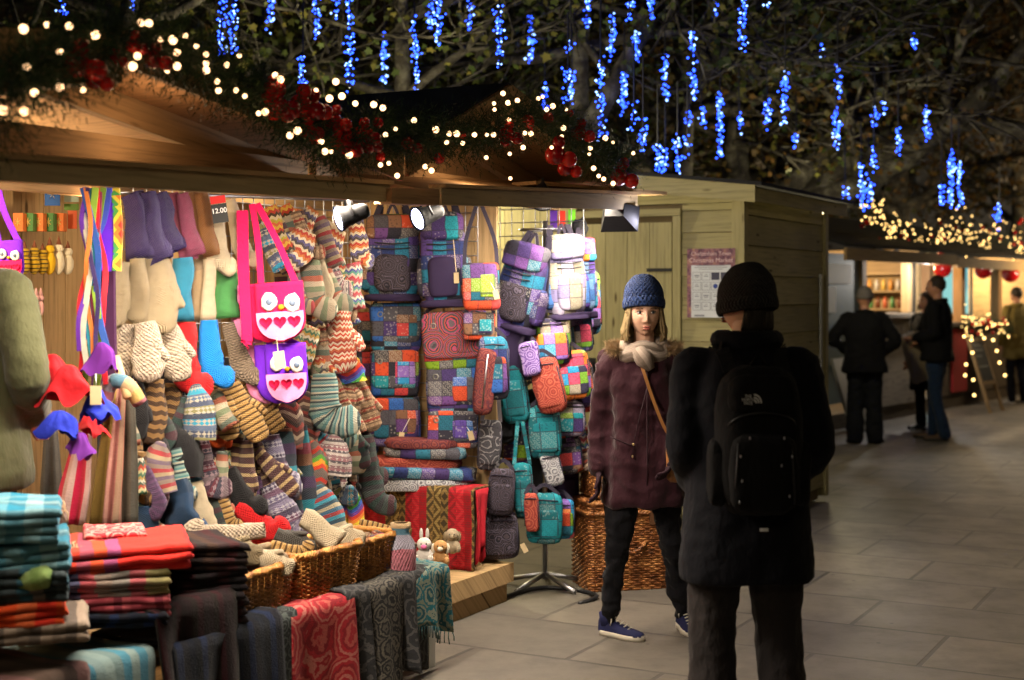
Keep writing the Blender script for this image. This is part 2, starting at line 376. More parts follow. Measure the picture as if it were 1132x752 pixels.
part(st2,'rafter',W_STALL,lambda m:(m.bar(L(5.62,3.56,2.45),L(7.0,3.56,2.13),.05,.10),m.bar(L(5.62,3.56,2.45),L(4.78,3.56,2.10),.05,.10)))
part(st2,'gable_panel',W_STALL,lambda m:m.add([L(4.85,3.6,2.17),L(6.95,3.6,2.17),L(5.62,3.6,2.47)],[(0,1,2)]))
flap(st2,488,208,226.5,705,216,232,.10)
# clips, props
part(st2,'plank',W_LIGHT,lambda m:m.bar(L(6.2,3.3,2.145),L(7.25,3.04,2.15),.16,.018))
# grid walls (wire mesh) behind the goods
def gridwall(name,label,fn,nu,nv,du,dv,root_at):
    m=MB()
    for i in range(nu+1): m.tube([fn(i*du,0),fn(i*du,nv*dv)],.0028,4,False)
    for j in range(nv+1): m.tube([fn(0,j*dv),fn(nu*du,j*dv)],.0028,4,False)
    return tag(m.build(name,METAL,at=root_at),label,'grid panel','wire grid panels')
gridwall('wire_grid','chrome wire grid behind the patchwork bags on the stall end wall',lambda a,b:L(6.44,3.7+a,.75+b),15,18,.075,.075,L(6.44,4.2,.75))
gridwall('wire_grid','chrome wire grid behind the hanging socks and gloves',lambda a,b:L(4.1+a,4.02,.5+b),22,21,.075,.075,L(4.8,4.02,.5))
gridwall('wire_grid','brightly lit wire grid panel beside the green brown hut door',lambda a,b:L(7.05,3.38+a,1.25+b),8,12,.075,.075,L(7.05,3.6,1.25))

# ---- spot lamps under the shutters (lit)
LEDW=emis('led_face',(.62,.62,1.0),9)
def spot(x,y,Y,aim,lab,power,face=True,sz=1.0,col=(.86,.88,1.0)):
    p=atY(x,y,Y); r=thing('spot_lamp',lab,'spotlight',p,'black spotlights under the shutters')
    d=(Vector(aim)-p).normalized(); q=d.to_track_quat('Z','Y').to_matrix().to_4x4(); M=Matrix.Translation(p)@q
    m=MB(); 
    def fn(u,v):
        a=2*math.pi*u; rr=[.028,.036,.04,.046,.058,.062,.056][int(round(v*6))]*sz; z=[-.11,-.09,-.05,-.01,.02,.035,.033][int(round(v*6))]*sz
        return Vector((rr*math.cos(a),rr*math.sin(a),z))
    if sz>1.1: m.smooth=False; m.hexa([M@Vector(q) for q in ((-.05,-.035,-.10),(.05,-.035,-.10),(.05,.035,-.10),(-.05,.035,-.10),(-.10,-.07,.035),(.10,-.07,.035),(.10,.07,.035),(-.10,.07,.035))])
    else: m.grid(fn,18,6,True,M,capa=True)
    m.build('lamp_housing',plain('lamp_black',(.006,.006,.007),.7,bump=0,spec=.15),r)
    if face:
        m=MB(); m.ball((0,0,.026*sz),(.052*sz,.052*sz,.014*sz),14,6,M); m.build('lamp_lens',LEDW,r)
    else:
        m=MB(); m.ball((0,0,.026*sz),(.052*sz,.052*sz,.012*sz),14,6,M); m.build('lamp_lens',METAL,r)
    m=MB(); m.tube([p-d*.04*sz+Vector((0,0,.02)),p+Vector((0,0,.11))],.008,6); m.tube([M@Vector((-.06*sz,0,-.02)),p+Vector((0,0,.10)),M@Vector((.06*sz,0,-.02))],.006,5); m.build('bracket',BLACKM,r)
    if power:
        ld=bpy.data.lights.new('spot_light','SPOT'); ld.energy=power; ld.color=col; ld.spot_size=R(125); ld.spot_blend=.8; ld.shadow_soft_size=.05
        o=bpy.data.objects.new('spot_light',ld); COL.objects.link(o); o.location=p+d*.08*sz; o.rotation_euler=d.to_track_quat('-Z','Y').to_euler()
    return r
spot(381,240,5.35,(-2.2,4.75,1.35),'lit black spotlight over the striped socks, aimed left at the gloves',9,sz=.85)
spot(467,240,6.05,(-1.5,5.3,1.45),'lit black spotlight over the patchwork backpacks, second from the left',9,sz=.9)
r=spot(600,222,6.9,(.25,7.7,1.1),'assumed small spotlight hidden behind the shutter end over the bag rack',2.5,sz=.8)  # assumed spotlight, unseen behind the shutter, lights the rack bags

# ================================================================== HUT with door and poster
hut=thing('wooden_hut','closed green brown shiplap hut with a plank door and a poster','hut',L(9.5,3.2,0))
HS,HW=8.89,3.12
def roofz(w): return 2.28+.115*(w-3.0) if w<4.6 else 2.28+.115*1.6-.115*(w-4.6)
def side(m):
    ship_s(m,HS,HW+.06,HW+.41,.12,2.20)
part(hut,'side_siding',W_HUT,side)
part(hut,'side_panel',W_HUT,lambda m:planks_v(m,HS,HW+1.20,HW+2.9,.1,2.2,.14))
part(hut,'wall_core',W_DARK,lambda m:(m.lb(HS+.03,HS+1.88,HW+.04,HW+2.9,.02,2.2)))
part(hut,'gable_board',W_HUT,lambda m:[m.hexa([L(HS-.005,a,2.203),L(HS+.02,a,2.203),L(HS+.02,b,2.203),L(HS-.005,b,2.203),L(HS-.005,a,roofz(a)-.005),L(HS+.02,a,roofz(a)-.005),L(HS+.02,b,roofz(b)-.005),L(HS-.005,b,roofz(b)-.005)]) for a,b in ((HW,4.6),(4.6,HW+2.9))])
dr=part(hut,'door',W_HUT,lambda m:planks_v(m,HS-.018,HW+.48,HW+1.13,.1,2.08,.15,.022))
part(hut,'hinge',BLACKM,lambda m:[m.lb(HS-.028,HS-.021,HW+.48,HW+.66,z,z+.022) for z in (.45,1.75)],dr)
part(hut,'handle',BLACKM,lambda m:(m.lb(HS-.03,HS-.02,HW+1.04,HW+1.09,1.0,1.16),m.lb(HS-.06,HS-.031,HW+1.055,HW+1.075,1.03,1.13)),dr)
part(hut,'door_frame',W_HUT,lambda m:(m.lb(HS-.03,HS+.02,HW+.415,HW+.470,.1,2.12),m.lb(HS-.03,HS+.02,HW+1.145,HW+1.185,.1,2.12),m.lb(HS-.033,HS+.02,HW+.415,HW+1.185,2.123,2.17)))
part(hut,'corner_post',W_HUT,lambda m:(m.lb(HS-.03,HS+.05,HW-.03,HW+.055,.05,2.24)))
part(hut,'front_siding',W_HUT,lambda m:ship_w(m,HW,HS+.06,HS+1.85,.12,2.24,.20))
part(hut,'corner_post',W_HUT,lambda m:m.lb(HS+1.85,HS+1.92,HW-.03,HW+.05,.05,2.22))
part(hut,'shutter_bar',plain('galvanised',(.3,.3,.3),.5,.6),lambda m:m.lb(HS+1.72,HS+1.76,HW-.03,HW-.015,.95,1.75))
part(hut,'barge_board',W_HUT,lambda m:[m.hexa([L(HS-.14,a,roofz(a)-.09),L(HS-.115,a,roofz(a)-.09),L(HS-.115,b,roofz(b)-.09),L(HS-.14,b,roofz(b)-.09),L(HS-.14,a,roofz(a)+.02),L(HS-.115,a,roofz(a)+.02),L(HS-.115,b,roofz(b)+.02),L(HS-.14,b,roofz(b)+.02)]) for a,b in ((2.98,4.6),(4.6,6.1))])
part(hut,'eave_board',W_HUT,lambda m:m.lb(HS-.11,HS+2.05,2.98,3.0,2.20,2.29))
part(hut,'roof',FELT,lambda m:[m.hexa([L(HS-.16,a,roofz(a)+.022),L(HS+2.1,a,roofz(a)+.022),L(HS+2.1,b,roofz(b)+.022),L(HS-.16,b,roofz(b)+.022),L(HS-.16,a,roofz(a)+.045),L(HS+2.1,a,roofz(a)+.045),L(HS+2.1,b,roofz(b)+.045),L(HS-.16,b,roofz(b)+.045)]) for a,b in ((2.93,4.6),(4.6,6.15))])
# poster on the siding
MP=Matrix(((-UC*-1,0,0,0),(0,1,0,0),(0,0,1,0),(0,0,0,1)))
pc=atS(786,313,HS-.034); pr=thing('poster','purple and white market poster with rows of small boxes on the hut siding','poster',pc)
def PM(dx,dz,off=0):   # poster-plane frame: x to the viewer's right (towards -w), y up, z out
    x=(L(0,-1,0)-L(0,0,0)); y=Vector((0,0,1)); z=x.cross(y)
    M=Matrix.Identity(4)
    for i in range(3): M[i][0]=x[i];M[i][1]=y[i];M[i][2]=z[i]; M[i][3]=pc[i]+x[i]*dx+y[i]*dz+z[i]*off
    return M
PW,PH=.335,.455
def pq(name,m,x0,x1,z0,z1,off,par=None):
    b=MB(); b.smooth=False; b.box(((x0+x1)/2,(z0+z1)/2,0),(x1-x0,z1-z0,.0012),PM(0,0,off)); return b.build(name,m,par or pr)
pm=NT('poster_border',.6); pm.col(pm.ramp(pm.noise(pm.obj(),22,4,.7),[(.35,(.06,.02,.05)),(.55,(.22,.10,.13)),(.7,(.35,.2,.1))]))
PAPER=plain('paper',(.52,.55,.62),.7,var=.15,bump=0); INKD=plain('dark_ink',(.05,.05,.09),.7,bump=0); INKG=plain('grey_ink',(.2,.21,.27),.7,bump=0,var=.1); PINK=plain('pink_ink',(.55,.40,.44),.7,bump=0,var=.1)
pq('border',pm.mat,-PW/2,PW/2,-PH/2,PH/2,0); pan=pq('panel',PAPER,-PW/2+.03,PW/2-.03,-PH/2,PH/2-.11,.002)
text('Cheltenham Town',.037,PM(0,PH/2-.035,.0015),PINK,pr); text('Christmas Market',.042,PM(0,PH/2-.078,.0015),PINK,pr)
for j in range(4):
    for i in range(4):
        x=-.098+i*.065; z=.045-j*.066
        dark=(j==0 and i>=2)
        q=MB(); q.smooth=False
        if dark: q.box((x,z,0),(.056,.05,.001),PM(0,0,.004))
        else:
            for a,b,c,d in ((x,z+.026,.058,.003),(x,z-.026,.058,.003),(x-.028,z,.003,.05),(x+.028,z,.003,.05)): q.box((a,b,0),(c,d,.001),PM(0,0,.004))
            if (i+j)%3==0: q.box((x,z+.004,0),(.034,.009,.001),PM(0,0,.004)); q.box((x,z-.008,0),(.026,.005,.001),PM(0,0,.004))
            elif (i,j)!=(2,1): q.box((x,z,0),(.030,.006,.001),PM(0,0,.004)); q.box((x,z+.012,0),(.018,.004,.001),PM(0,0,.004))
        q.build('printed_box',INKD if dark else INKG,pan)
b=MB(); b.ball((-.098+.13,.045-.066,.0045),(.016,.016,.0012),16,6,PM(0,0,0)); b.build('round_badge',plain('blue_ink',(.03,.06,.3),.7,bump=0),pan)
b=MB(); b.smooth=False
for k,(a,wd) in enumerate(((.115,.2),(.103,.23),(.091,.17))): b.box((0,a,0),(wd,.004,.001),PM(0,0,.004))
b.box((-.08,-.215,0),(.07,.012,.001),PM(0,0,.004)); b.box((.08,-.215,0),(.05,.01,.001),PM(0,0,.004)); b.build('small_print',INKG,pan)
# black floodlight under the end of the shutter
spot(684,240,7.45,(1.15,9.3,1.35),'black floodlight hanging under the shutter end, aimed away at the hut wall',66,True,1.15,(1,.86,.55))

# ================================================================== FAR HUT ROW
P3=fl(925,475); U3=Vector((math.sin(R(36)),math.cos(R(36)),0)); N3=Vector((-U3.y,U3.x,0))
def L3(a,b,z): return P3+U3*a+N3*b+Vector((0,0,z))
def lb3(m,a0,a1,b0,b1,z0,z1): return m.hexa([L3(a0,b0,z0),L3(a1,b0,z0),L3(a1,b1,z0),L3(a0,b1,z0),L3(a0,b0,z1),L3(a1,b0,z1),L3(a1,b1,z1),L3(a0,b1,z1)])
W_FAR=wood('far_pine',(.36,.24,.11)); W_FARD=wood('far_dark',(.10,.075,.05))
TEALP=plain('pale_blue_paint',(.20,.27,.29),.6,var=.2)
h3=thing('wooden_hut','lit hut with jars on shelves and a pale blue side panel, behind the two men','hut',L3(2,0,0),'far market huts')
part(h3,'base',W_FARD,lambda m:lb3(m,-.3,3.0,0,2.2,0,.18))
part(h3,'side_panel',TEALP,lambda m:(lb3(m,-.5,.72,.02,.06,.3,2.08)))
part(h3,'back_wall',W_FAR,lambda m:lb3(m,-.4,3.0,2.1,2.15,.18,2.2))
part(h3,'side_wall',W_FAR,lambda m:lb3(m,2.85,2.9,.06,2.1,.18,2.2))
part(h3,'side_wall',W_FAR,lambda m:lb3(m,-.4,-.35,.1,2.1,.18,2.2))
part(h3,'counter',wood('counter_board',(.26,.22,.17)),lambda m:(lb3(m,.75,2.55,-.02,.03,.18,1.28),lb3(m,.72,2.6,-.18,.35,1.30,1.35)))
for a in (.74,2.28,2.62): part(h3,'post',W_FAR,lambda m:lb3(m,a,a+.13,-.02,.08,.18 if a>2.3 else 1.36,2.1))
part(h3,'hut_gap_shade',BLACKM,lambda m:lb3(m,2.42,2.61,.0,.05,.18,2.05))  # black strip stands in for the shade of the gap beside the posts
part(h3,'fascia',W_FAR,lambda m:lb3(m,-.7,3.0,-.42,-.38,1.98,2.12))
part(h3,'roof',FELT,lambda m:m.hexa([L3(-.8,-.45,2.13),L3(3.0,-.45,2.13),L3(3.0,1.2,2.62),L3(-.8,1.2,2.62),L3(-.8,-.45,2.17),L3(3.0,-.45,2.17),L3(3.0,1.2,2.66),L3(-.8,1.2,2.66)]))
for i,(a0,a1,z0,z1) in enumerate(((-.25,.45,1.72,1.95),(-.4,-.02,1.38,1.68))):
    m=MB(); m.smooth=False; lb3(m,a0,a1,.0,.004,z0,z1); tag(m.build('paper_notice',plain('white_paper',(.7,.7,.66),.7,bump=0,var=.08)),('upper','lower')[i]+' white paper notice on the pale blue panel','notice')
m=MB(); m.smooth=False; m.hexa([L3(-.35,-.35,.02),L3(.35,-.35,.02),L3(.35,-.31,.02),L3(-.35,-.31,.02),L3(-.35,-.1,.85),L3(.35,-.1,.85),L3(.35,-.06,.85),L3(-.35,-.06,.85)])
tag(m.build('leaning_board',plain('grey_board',(.3,.3,.28),.5)),'pale grey board leaning on the blue panel of the far hut','board')
shf=thing('shelf_unit','wooden shelves of jars and packets inside the far hut','shelves',L3(1.6,1.2,.2))
part(shf,'shelf',W_FAR,lambda m:[lb3(m,2.6,2.84,.1,1.9,z,z+.025) for z in (1.38,1.62,1.86)])
cols=[(.5,.12,.05),(.6,.4,.08),(.15,.05,.02),(.5,.45,.35),(.1,.25,.08),(.55,.25,.05)]
for k in range(24):
    z=(1.407,1.647)[k%2]; a=.16+.10*(k//2)+.02*(k%2)
    m=MB(); c=L3(2.70,a,z); m.tube([c,c+Vector((0,0,.11)),c+Vector((0,0,.125)),c+Vector((0,0,.15))],[.03,.03,.018,.02],8)
    tag(m.build('jar',plain('jar%d'%(k%6),cols[k%6],.25,var=.1,bump=0)),'small jar on the shelves of the far hut between the two dark coated men','jar','jars on the far hut shelves')
h4=thing('wooden_hut','lit hut with hanging red baubles and a garland on its counter, right of the men','hut',L3(4.6,0,0),'far market huts')
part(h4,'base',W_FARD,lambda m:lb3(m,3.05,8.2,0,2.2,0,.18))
part(h4,'back_wall',W_LIGHT,lambda m:lb3(m,3.05,8.2,2.1,2.15,.18,2.2))
part(h4,'side_wall',W_FAR,lambda m:lb3(m,8.1,8.15,.06,2.1,.18,2.2))
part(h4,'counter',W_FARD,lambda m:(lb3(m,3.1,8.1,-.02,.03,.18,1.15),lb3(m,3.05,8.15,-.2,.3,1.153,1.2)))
for a in (3.05,4.35,6.05,8.0): part(h4,'post',W_ORANGE,lambda m:lb3(m,a,a+.16,-.03,.1,1.2,2.1))
wn=part(h4,'window',TEALP,lambda m:[lb3(m,4.6,6.0,.35,.38,z,z+.05) for z in (1.25,2.0)]+[lb3(m,a,a+.05,.35,.38,1.3,2.0) for a in (4.6,5.3,5.95)])
part(h4,'pane',emis('lit_teal_glass',(.16,.42,.45),.9),lambda m:lb3(m,4.65,5.95,.40,.405,1.3,2.0),wn)
part(h4,'red_panel',plain('red_cloth',(.35,.02,.02),.8),lambda m:lb3(m,3.9,4.5,-.06,-.03,.22,1.1))
part(h4,'fascia',W_FAR,lambda m:lb3(m,3.02,8.5,-.42,-.38,1.95,2.09))
part(h4,'roof',FELT,lambda m:m.hexa([L3(3.02,-.45,2.11),L3(8.6,-.45,2.11),L3(8.6,1.2,2.62),L3(3.02,1.2,2.62),L3(3.02,-.45,2.15),L3(8.6,-.45,2.15),L3(8.6,1.2,2.66),L3(3.02,1.2,2.66)]))
h5=thing('wooden_hut','dim hut at the far end of the row, beyond the baubles','hut',L3(11,0,0),'far market huts')
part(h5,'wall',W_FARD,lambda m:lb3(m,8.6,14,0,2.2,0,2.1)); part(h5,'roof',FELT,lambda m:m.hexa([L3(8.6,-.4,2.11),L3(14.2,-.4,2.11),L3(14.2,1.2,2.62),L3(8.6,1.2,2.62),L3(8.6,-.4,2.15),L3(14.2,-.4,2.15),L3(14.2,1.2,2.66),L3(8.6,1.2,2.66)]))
# chalkboard
cb=thing('chalkboard_sign','dark chalkboard sign in a pale wooden frame below the counter garland','chalkboard',L3(3.1,-.6,0))
def cbq(m,a0,a1,z0,z1,o): m.hexa([L3(a0,-.75+z0*.3-o,z0),L3(a1,-.75+z0*.3-o,z0),L3(a1,-.72+z0*.3,z0),L3(a0,-.72+z0*.3,z0),L3(a0,-.75+z1*.3-o,z1),L3(a1,-.75+z1*.3-o,z1),L3(a1,-.72+z1*.3,z1),L3(a0,-.72+z1*.3,z1)])
part(cb,'board',plain('slate',(.02,.025,.028),.6),lambda m:cbq(m,3.40,3.90,.42,.95,0))
part(cb,'frame',W_FAR,lambda m:(cbq(m,3.35,3.40,.0,1.0,.01),cbq(m,3.90,3.95,.0,1.0,.01),cbq(m,3.40,3.90,.95,1.0,.01),cbq(m,3.40,3.90,.37,.42,.01)))
part(cb,'chalk_writing',plain('chalk',(.3,.32,.3),.9),lambda m:[cbq(m,3.45,3.45+x*.8,z,z+.025,.004) for x,z in ((.4,.88),(.45,.82),(.3,.74),(.45,.6))])
# hanging red baubles
REDB=plain('red_bauble',(.45,.006,.01),.14,var=.1,bump=0,spec=.6)
for i,(x,y,r) in enumerate(((1042,297,10),(1087,299,9.5),(1117,303,9.5))):
    p=atY(x,y,19.6+i*.9); k=(19.6+i*.9)/F
    t=thing('hanging_bauble',('large red bauble hanging over the man in jeans, leftmost of the three','large red bauble in front of the teal window, middle of the three','large red bauble left of the person in mustard, rightmost of the three')[i],'bauble',p,'big red baubles hanging from the far eave')
    m=MB(); m.ball(p,r*k,20,12); m.build('ball',REDB,t); m=MB(); m.tube([p+Vector((0,0,r*k)),p+Vector((0,0,r*k+.03))],.02,8); m.build('cap',METAL,t); m=MB(); m.tube([p+Vector((0,0,r*k)),Vector((p.x,p.y,2.05))],.004,4); m.build('string',BLACKM,t)
# lamps of the far huts
bulb_lamp(None,L3(1.6,.9,2.0),110,(1,.75,.45),.08); bulb_lamp(None,L3(3.7,.9,2.0),130,(1,.7,.35),.08); bulb_lamp(None,L3(5.4,1.1,1.9),60,(.5,.9,1),.08); bulb_lamp(None,L3(7.4,.8,2.0),110,(1,.72,.4),.08)
bulb_lamp(None,L3(6,-1.2,1.95),70,(1,.75,.45),.1); bulb_lamp(None,L3(2.1,-.32,1.9),60,(.9,.85,.8),.06)
for i,(x,y) in enumerate(((972,282),(991,283))):
    p=atY(x,y,18.3+i*.4); t=thing('hanging_lamp',('left','right')[i]+' glowing lamp of the pair under the eave of the jar hut','lamp',p,'pair of far hut lamps')
    m=MB(); m.ball(p,(.05,.05,.05),12,8); m.build('bulb',emis('violet_white',(.75,.65,1),26),t)
    m=MB(); m.tube([p+Vector((0,0,.04)),p+Vector((0,0,.1))],[.045,.02],10); m.build('lamp_cap',BLACKM,t)
# ================================================================== GARLANDS
NEED=NT('fir_needles',.6,.3); NEED.col(NEED.ramp(NEED.noise(NEED.obj(),9,3),[(.3,(.008,.022,.008)),(.55,(.02,.05,.015)),(.75,(.05,.075,.02))])); NEED=NEED.mat
BULB=emis('warm_bulb',(1.0,.58,.28),3.6); BULBF=emis('warm_bulb_far',(1.0,.62,.20),5,True)
REDS=plain('small_red_bauble',(.75,.02,.012),.16,var=.15,bump=0,spec=.6); REDD=plain('dark_red_bauble',(.38,.006,.008),.2,var=.15,bump=0,spec=.6)
def catmull(P,n):
    out=[]
    for i in range(len(P)-1):
        a=P[max(i-1,0)];b=P[i];c=P[i+1];d=P[min(i+2,len(P)-1)]
        for k in range(n):
            t=k/n; out.append(.5*((2*b)+(c-a)*t+(2*a-5*b+4*c-d)*t*t+(3*b-a-3*c+d)*t**3))
    out.append(P[-1]); return out
def foliage(m,path,rad,n,nl=.028):
    for k in range(n):
        t=random.random()*(len(path)-1.001); i=int(t); c=path[i].lerp(path[i+1],t-i); tg=(path[i+1]-path[i]).normalized()
        d=Vector((rnd(-1,1),rnd(-1,1),rnd(-1,1))); d=(d-tg*d.dot(tg)*.6).normalized(); 
        ln=rad(t/(len(path)-1))*rnd(.35,1.15) if callable(rad) else rad*rnd(.35,1.15)
        e=c+d*ln; st=c+d*ln*rnd(0,.4); nn=6
        for j in range(nn):
            q=st.lerp(e,(j+.5)/nn); s=d.cross(Vector((rnd(-1,1),rnd(-1,1),rnd(-1,1)))).normalized(); tip=q+(s*.8+d*.7).normalized()*nl*rnd(.7,1.2); w=d.cross(s).normalized()*.0022
            m.add([q-w,q+w,tip],[(0,1,2)])
def garland(name,label,path_px,w,rad,n,bulbs,reds,cat='garland',br=.0125,bm=None,plane=None,group=None):
    P=[plane(x,y) if plane else atW(x,y,w) for x,y in path_px]; path=catmull(P,6)
    t=thing(name,label,cat,path[len(path)//2],group)
    m=MB(); m.smooth=False; foliage(m,path,rad,n); m.build('foliage',NEED,t)
    m=MB(); m.tube([p+Vector((rnd(-.02,.02),0,rnd(-.03,.03))) for p in path],.004,4); m.build('cable',plain('green_cable',(.01,.03,.012),.6),t)
    proto=None
    for b in bulbs:
        p=Vector(b)
        if proto is None:
            m=MB(); m.ball(p,br,10,6); proto=m.build('bulb',bm or BULB,t); p0=p
        else:
            o=proto.copy(); COL.objects.link(o); k_=rnd(.6,1.1); og=parent_loc(t); o.location=(p-og)-k_*(p0-og); o.scale=(k_,k_,k_); o.parent=t
    for (p,r,dk) in reds:
        m=MB(); m.ball(p,r,16,10); m.build('bauble',REDD if dk else REDS,t)
    return t
def off(v=.1): return L(0,rnd(-v,.0),0)-L(0,0,0)
c1=[(85,105),(250,95),(345,127),(170,90),(97,243),(217,315),(217,188),(124,335),(10,400),(87,403),(300,325),(497,203),(480,240),(510,82),(538,85),(580,143),(625,145),(670,130),(710,168),(640,190),(640,240),(605,255),(745,197),(745,230),(745,255),(820,235),(865,200),(785,295),(790,328),(853,327),(885,348),(995,272),(1015,293),(935,410),(958,405),(1048,420),(1048,490),(1075,475)]
c2=[(15,62),(28,75),(192,82),(133,108),(55,185),(55,243),(78,228),(173,132),(210,125),(250,147),(305,150),(332,160),(148,260),(160,290),(178,290),(232,300),(340,240),(370,223),(425,197),(350,325),(325,330),(375,362),(458,335),(477,347),(490,225),(530,237),(552,237),(522,263),(570,265),(605,240),(642,240),(662,240),(640,308),(690,117),(663,147),(705,145),(733,138),(665,165),(708,195),(795,132),(808,127),(838,155),(820,165),(878,165),(755,235),(773,237),(750,278),(710,297),(712,370),(870,220),(865,245),(835,278),(865,278),(897,312),(950,280),(947,298),(1018,263),(995,250),(960,340),(975,363),(990,372),(1018,385),(1078,295)]
b1=[atW(x/3.27,y/3.27,2.93) for x,y in c1]+[atW(x/2.695+300,y/2.695+60,2.93) for x,y in c2 if x<260]
b2=[atW(x/2.695+300,y/2.695+60,2.93) for x,y in c2 if x>=260]
def rr(lst,dv,ox,oy): 
    out=[]
    for x,y,r,dk in lst:
        p=atW(x/dv+ox,y/dv+oy,2.96); out.append((p,r/dv*p.y/F*1.4,dk))
        if r>15: out.append((p+Vector((r/dv*p.y/F*1.9,0,-r/dv*p.y/F*.6)),r/dv*p.y/F*1.1,1-dk)); out.append((p+Vector((r/dv*p.y/F*.5,-.01,r/dv*p.y/F*1.7)),r/dv*p.y/F*.9,dk))
    return out
r1=rr([(280,232,36,1),(555,215,24,1),(340,290,24,1),(970,365,24,0),(990,400,26,0),(480,165,20,0),(415,215,16,1),(975,318,18,1)],3.27,0,0)+rr([(85,155,26,0),(118,160,22,1),(105,225,18,0),(130,250,14,0),(10,150,26,0),(22,170,16,1),(185,200,19,1),(190,265,18,0),(215,275,20,0),(240,262,14,0)],2.695,300,60)
r2=rr([(268,240,20,0),(282,265,17,0),(258,270,16,0),(318,205,12,1),(405,265,14,1),(435,280,12,1),(500,310,12,0),(325,305,11,0),(765,200,14,0),(770,215,10,1),(700,240,17,0),(696,262,11,1),(825,190,12,1),(845,300,22,1),(875,340,17,1),(915,235,17,1),(1050,325,13,0),(1035,365,20,1),(1058,368,13,0),(568,240,9,0),(890,175,8,0)],2.695,300,60)
g1=[(-70,150),(-20,112),(20,85),(60,66),(110,45),(160,42),(205,62),(245,84),(285,108),(320,130),(350,155),(385,172)]
g2=[(380,150),(420,150),(455,152),(490,152),(530,150),(560,138),(590,128),(620,140),(645,160),(668,176),(690,186)]
garland('garland','fir garland with warm bulbs and red baubles along the gable of the woollens stall','',0,0,0,[],[]) if False else None
garland('garland','fir garland with warm bulbs and red baubles along the gable of the woollens stall',g1,2.98,lambda t:.20-.08*t,4200,b1,r1)
garland('garland','fir garland with warm bulbs along the dark roofed gable of the patchwork bag stall',g2,2.98,lambda t:.15+.01*t,3600,b2,r2)
# red baubles row lying above the inner beam, right end
m=None
for i,(x,y) in enumerate(((613,211),(622,212),(632,211),(640,212))):
    p=atW(x,y,3.35); m=MB(); m.ball(p,.017,12,8); tag(m.build('red_bauble',REDS),'small red bauble in the short row above the end of the shutter','bauble','small red baubles on the beam')
# far eave garland
random.seed(11)
def pf(x,y): return L3((x-925)/35.0,-.52,0)*0+atY(x,y,(L3(0,-.55,0).y+ (x-925)*.0275))
gp=[(945,238),(970,240),(985,252),(1005,258),(1025,270),(1045,262),(1065,258),(1085,268),(1105,262),(1125,272),(1150,268)]
fb=[]
for k in range(97):
    x=rnd(950,1145); i=min(range(len(gp)),key=lambda j:abs(gp[j][0]-x)); y=gp[i][1]+random.gauss(0,9)
    fb.append(pf(x,y))
mm=MB()
for k in range(170):
    x=rnd(950,1145); i=min(range(len(gp)),key=lambda j:abs(gp[j][0]-x)); mm.ball(pf(x,gp[i][1]+random.gauss(0,10)),.010,6,4)
reds=[(pf(rnd(950,1140),rnd(240,280)),.03,k%2) for k in range(22)]
gfar=garland('garland','long fir garland of tiny yellow lights and red baubles on the far hut eaves',gp,0,.26,1500,fb,reds,br=.011,bm=BULBF,plane=pf)
tag(mm.build('fairy_lights',BULBF,gfar),kind='stuff')
fb=[]
for k in range(60):
    x=rnd(1060,1116); fb.append(atY(x,358+random.gauss(0,6)+(x-1085)**2*.004,19.9))
garland('garland','bushy garland with yellow lights lying on the counter of the bauble hut',[(1058,366),(1075,356),(1090,354),(1105,358),(1118,366)],0,.16,500,fb,[(atY(rnd(1062,1114),rnd(352,370),19.9),.028,k%2) for k in range(10)],br=.011,bm=BULBF,plane=lambda x,y:atY(x,y,20))
# a string of yellow lamps round the chalkboard
ys=thing('light_string','string of yellow lamps hanging around the chalkboard sign','light string',atY(1075,400,19.0))
pts=[(1066,372),(1074,376),(1075,390),(1068,403),(1067,415),(1076,420),(1077,437),(1088,374),(1098,376),(1102,388),(1105,401),(1111,415)]
for x,y in pts:
    m=MB(); m.ball(atY(x,y,19.0),.019,8,6); m.build('bulb',BULBF,ys)
m=MB(); m.tube([atY(x,y,19.02) for x,y in pts[:7]],.004,4); m.tube([atY(x,y,19.02) for x,y in pts[7:]],.004,4); m.build('cable',BLACKM,ys)

# ================================================================== BLUE ICICLE LIGHTS
BLUE=emis('blue_led',(.02,.075,1.0),6,True); BLUEW=emis('blue_white_led',(.25,.45,1.0),4,True)
bl=[(821,0,53,10),(850,-12,5,9),(696,-10,20,9),(677,18,58,11),(664,68,155,9),(631,43,53,10),(628,82,110,9),(766,33,63,10),(767,78,108,11),(735,63,108,11),(701,117,136,9),(711,127,166,9),(727,157,192,10),(735,162,192,11),(749,152,194,10),(760,155,166,10),(775,122,136,12),(762,125,138,12),(796,104,174,12),(817,128,142,12),(848,112,139,12),(868,76,134,11),(926,76,104,11),(924,117,164,11),(967,122,139,12),(977,115,121,12),(966,165,184,12),(993,147,169,12),(1025,122,153,13),(952,185,227,12),(960,198,222,13),(1052,167,227,13),(1060,182,230,13),(1041,205,225,13),(1105,228,247,14),(934,208,217,12),(906,52,60,12),
    (245,-5,58,9),(257,-5,55,9),(68,5,22,8),(335,60,94,9),(350,-8,36,10),(387,-10,97,9),(373,-8,18,10),(458,22,98,9),(484,-8,48,10),(476,-6,30,11),(552,12,76,9),(632,80,105,11),(145,-10,4,9),(703,40,70,12),(1010,40,52,13),(880,150,160,13),(300,-10,30,11),(425,40,92,12),(520,-6,34,12),(588,20,70,12),(602,96,130,12),(650,-8,30,11),(690,80,128,12),(720,-5,24,12),(790,-8,30,13)]
bl=sorted(bl,key=lambda q:q[0])
ordw=['first','second','third','fourth','fifth','sixth','seventh','eighth','ninth','tenth','eleventh','twelfth','thirteenth','fourteenth','fifteenth','sixteenth','seventeenth','eighteenth','nineteenth','twentieth']
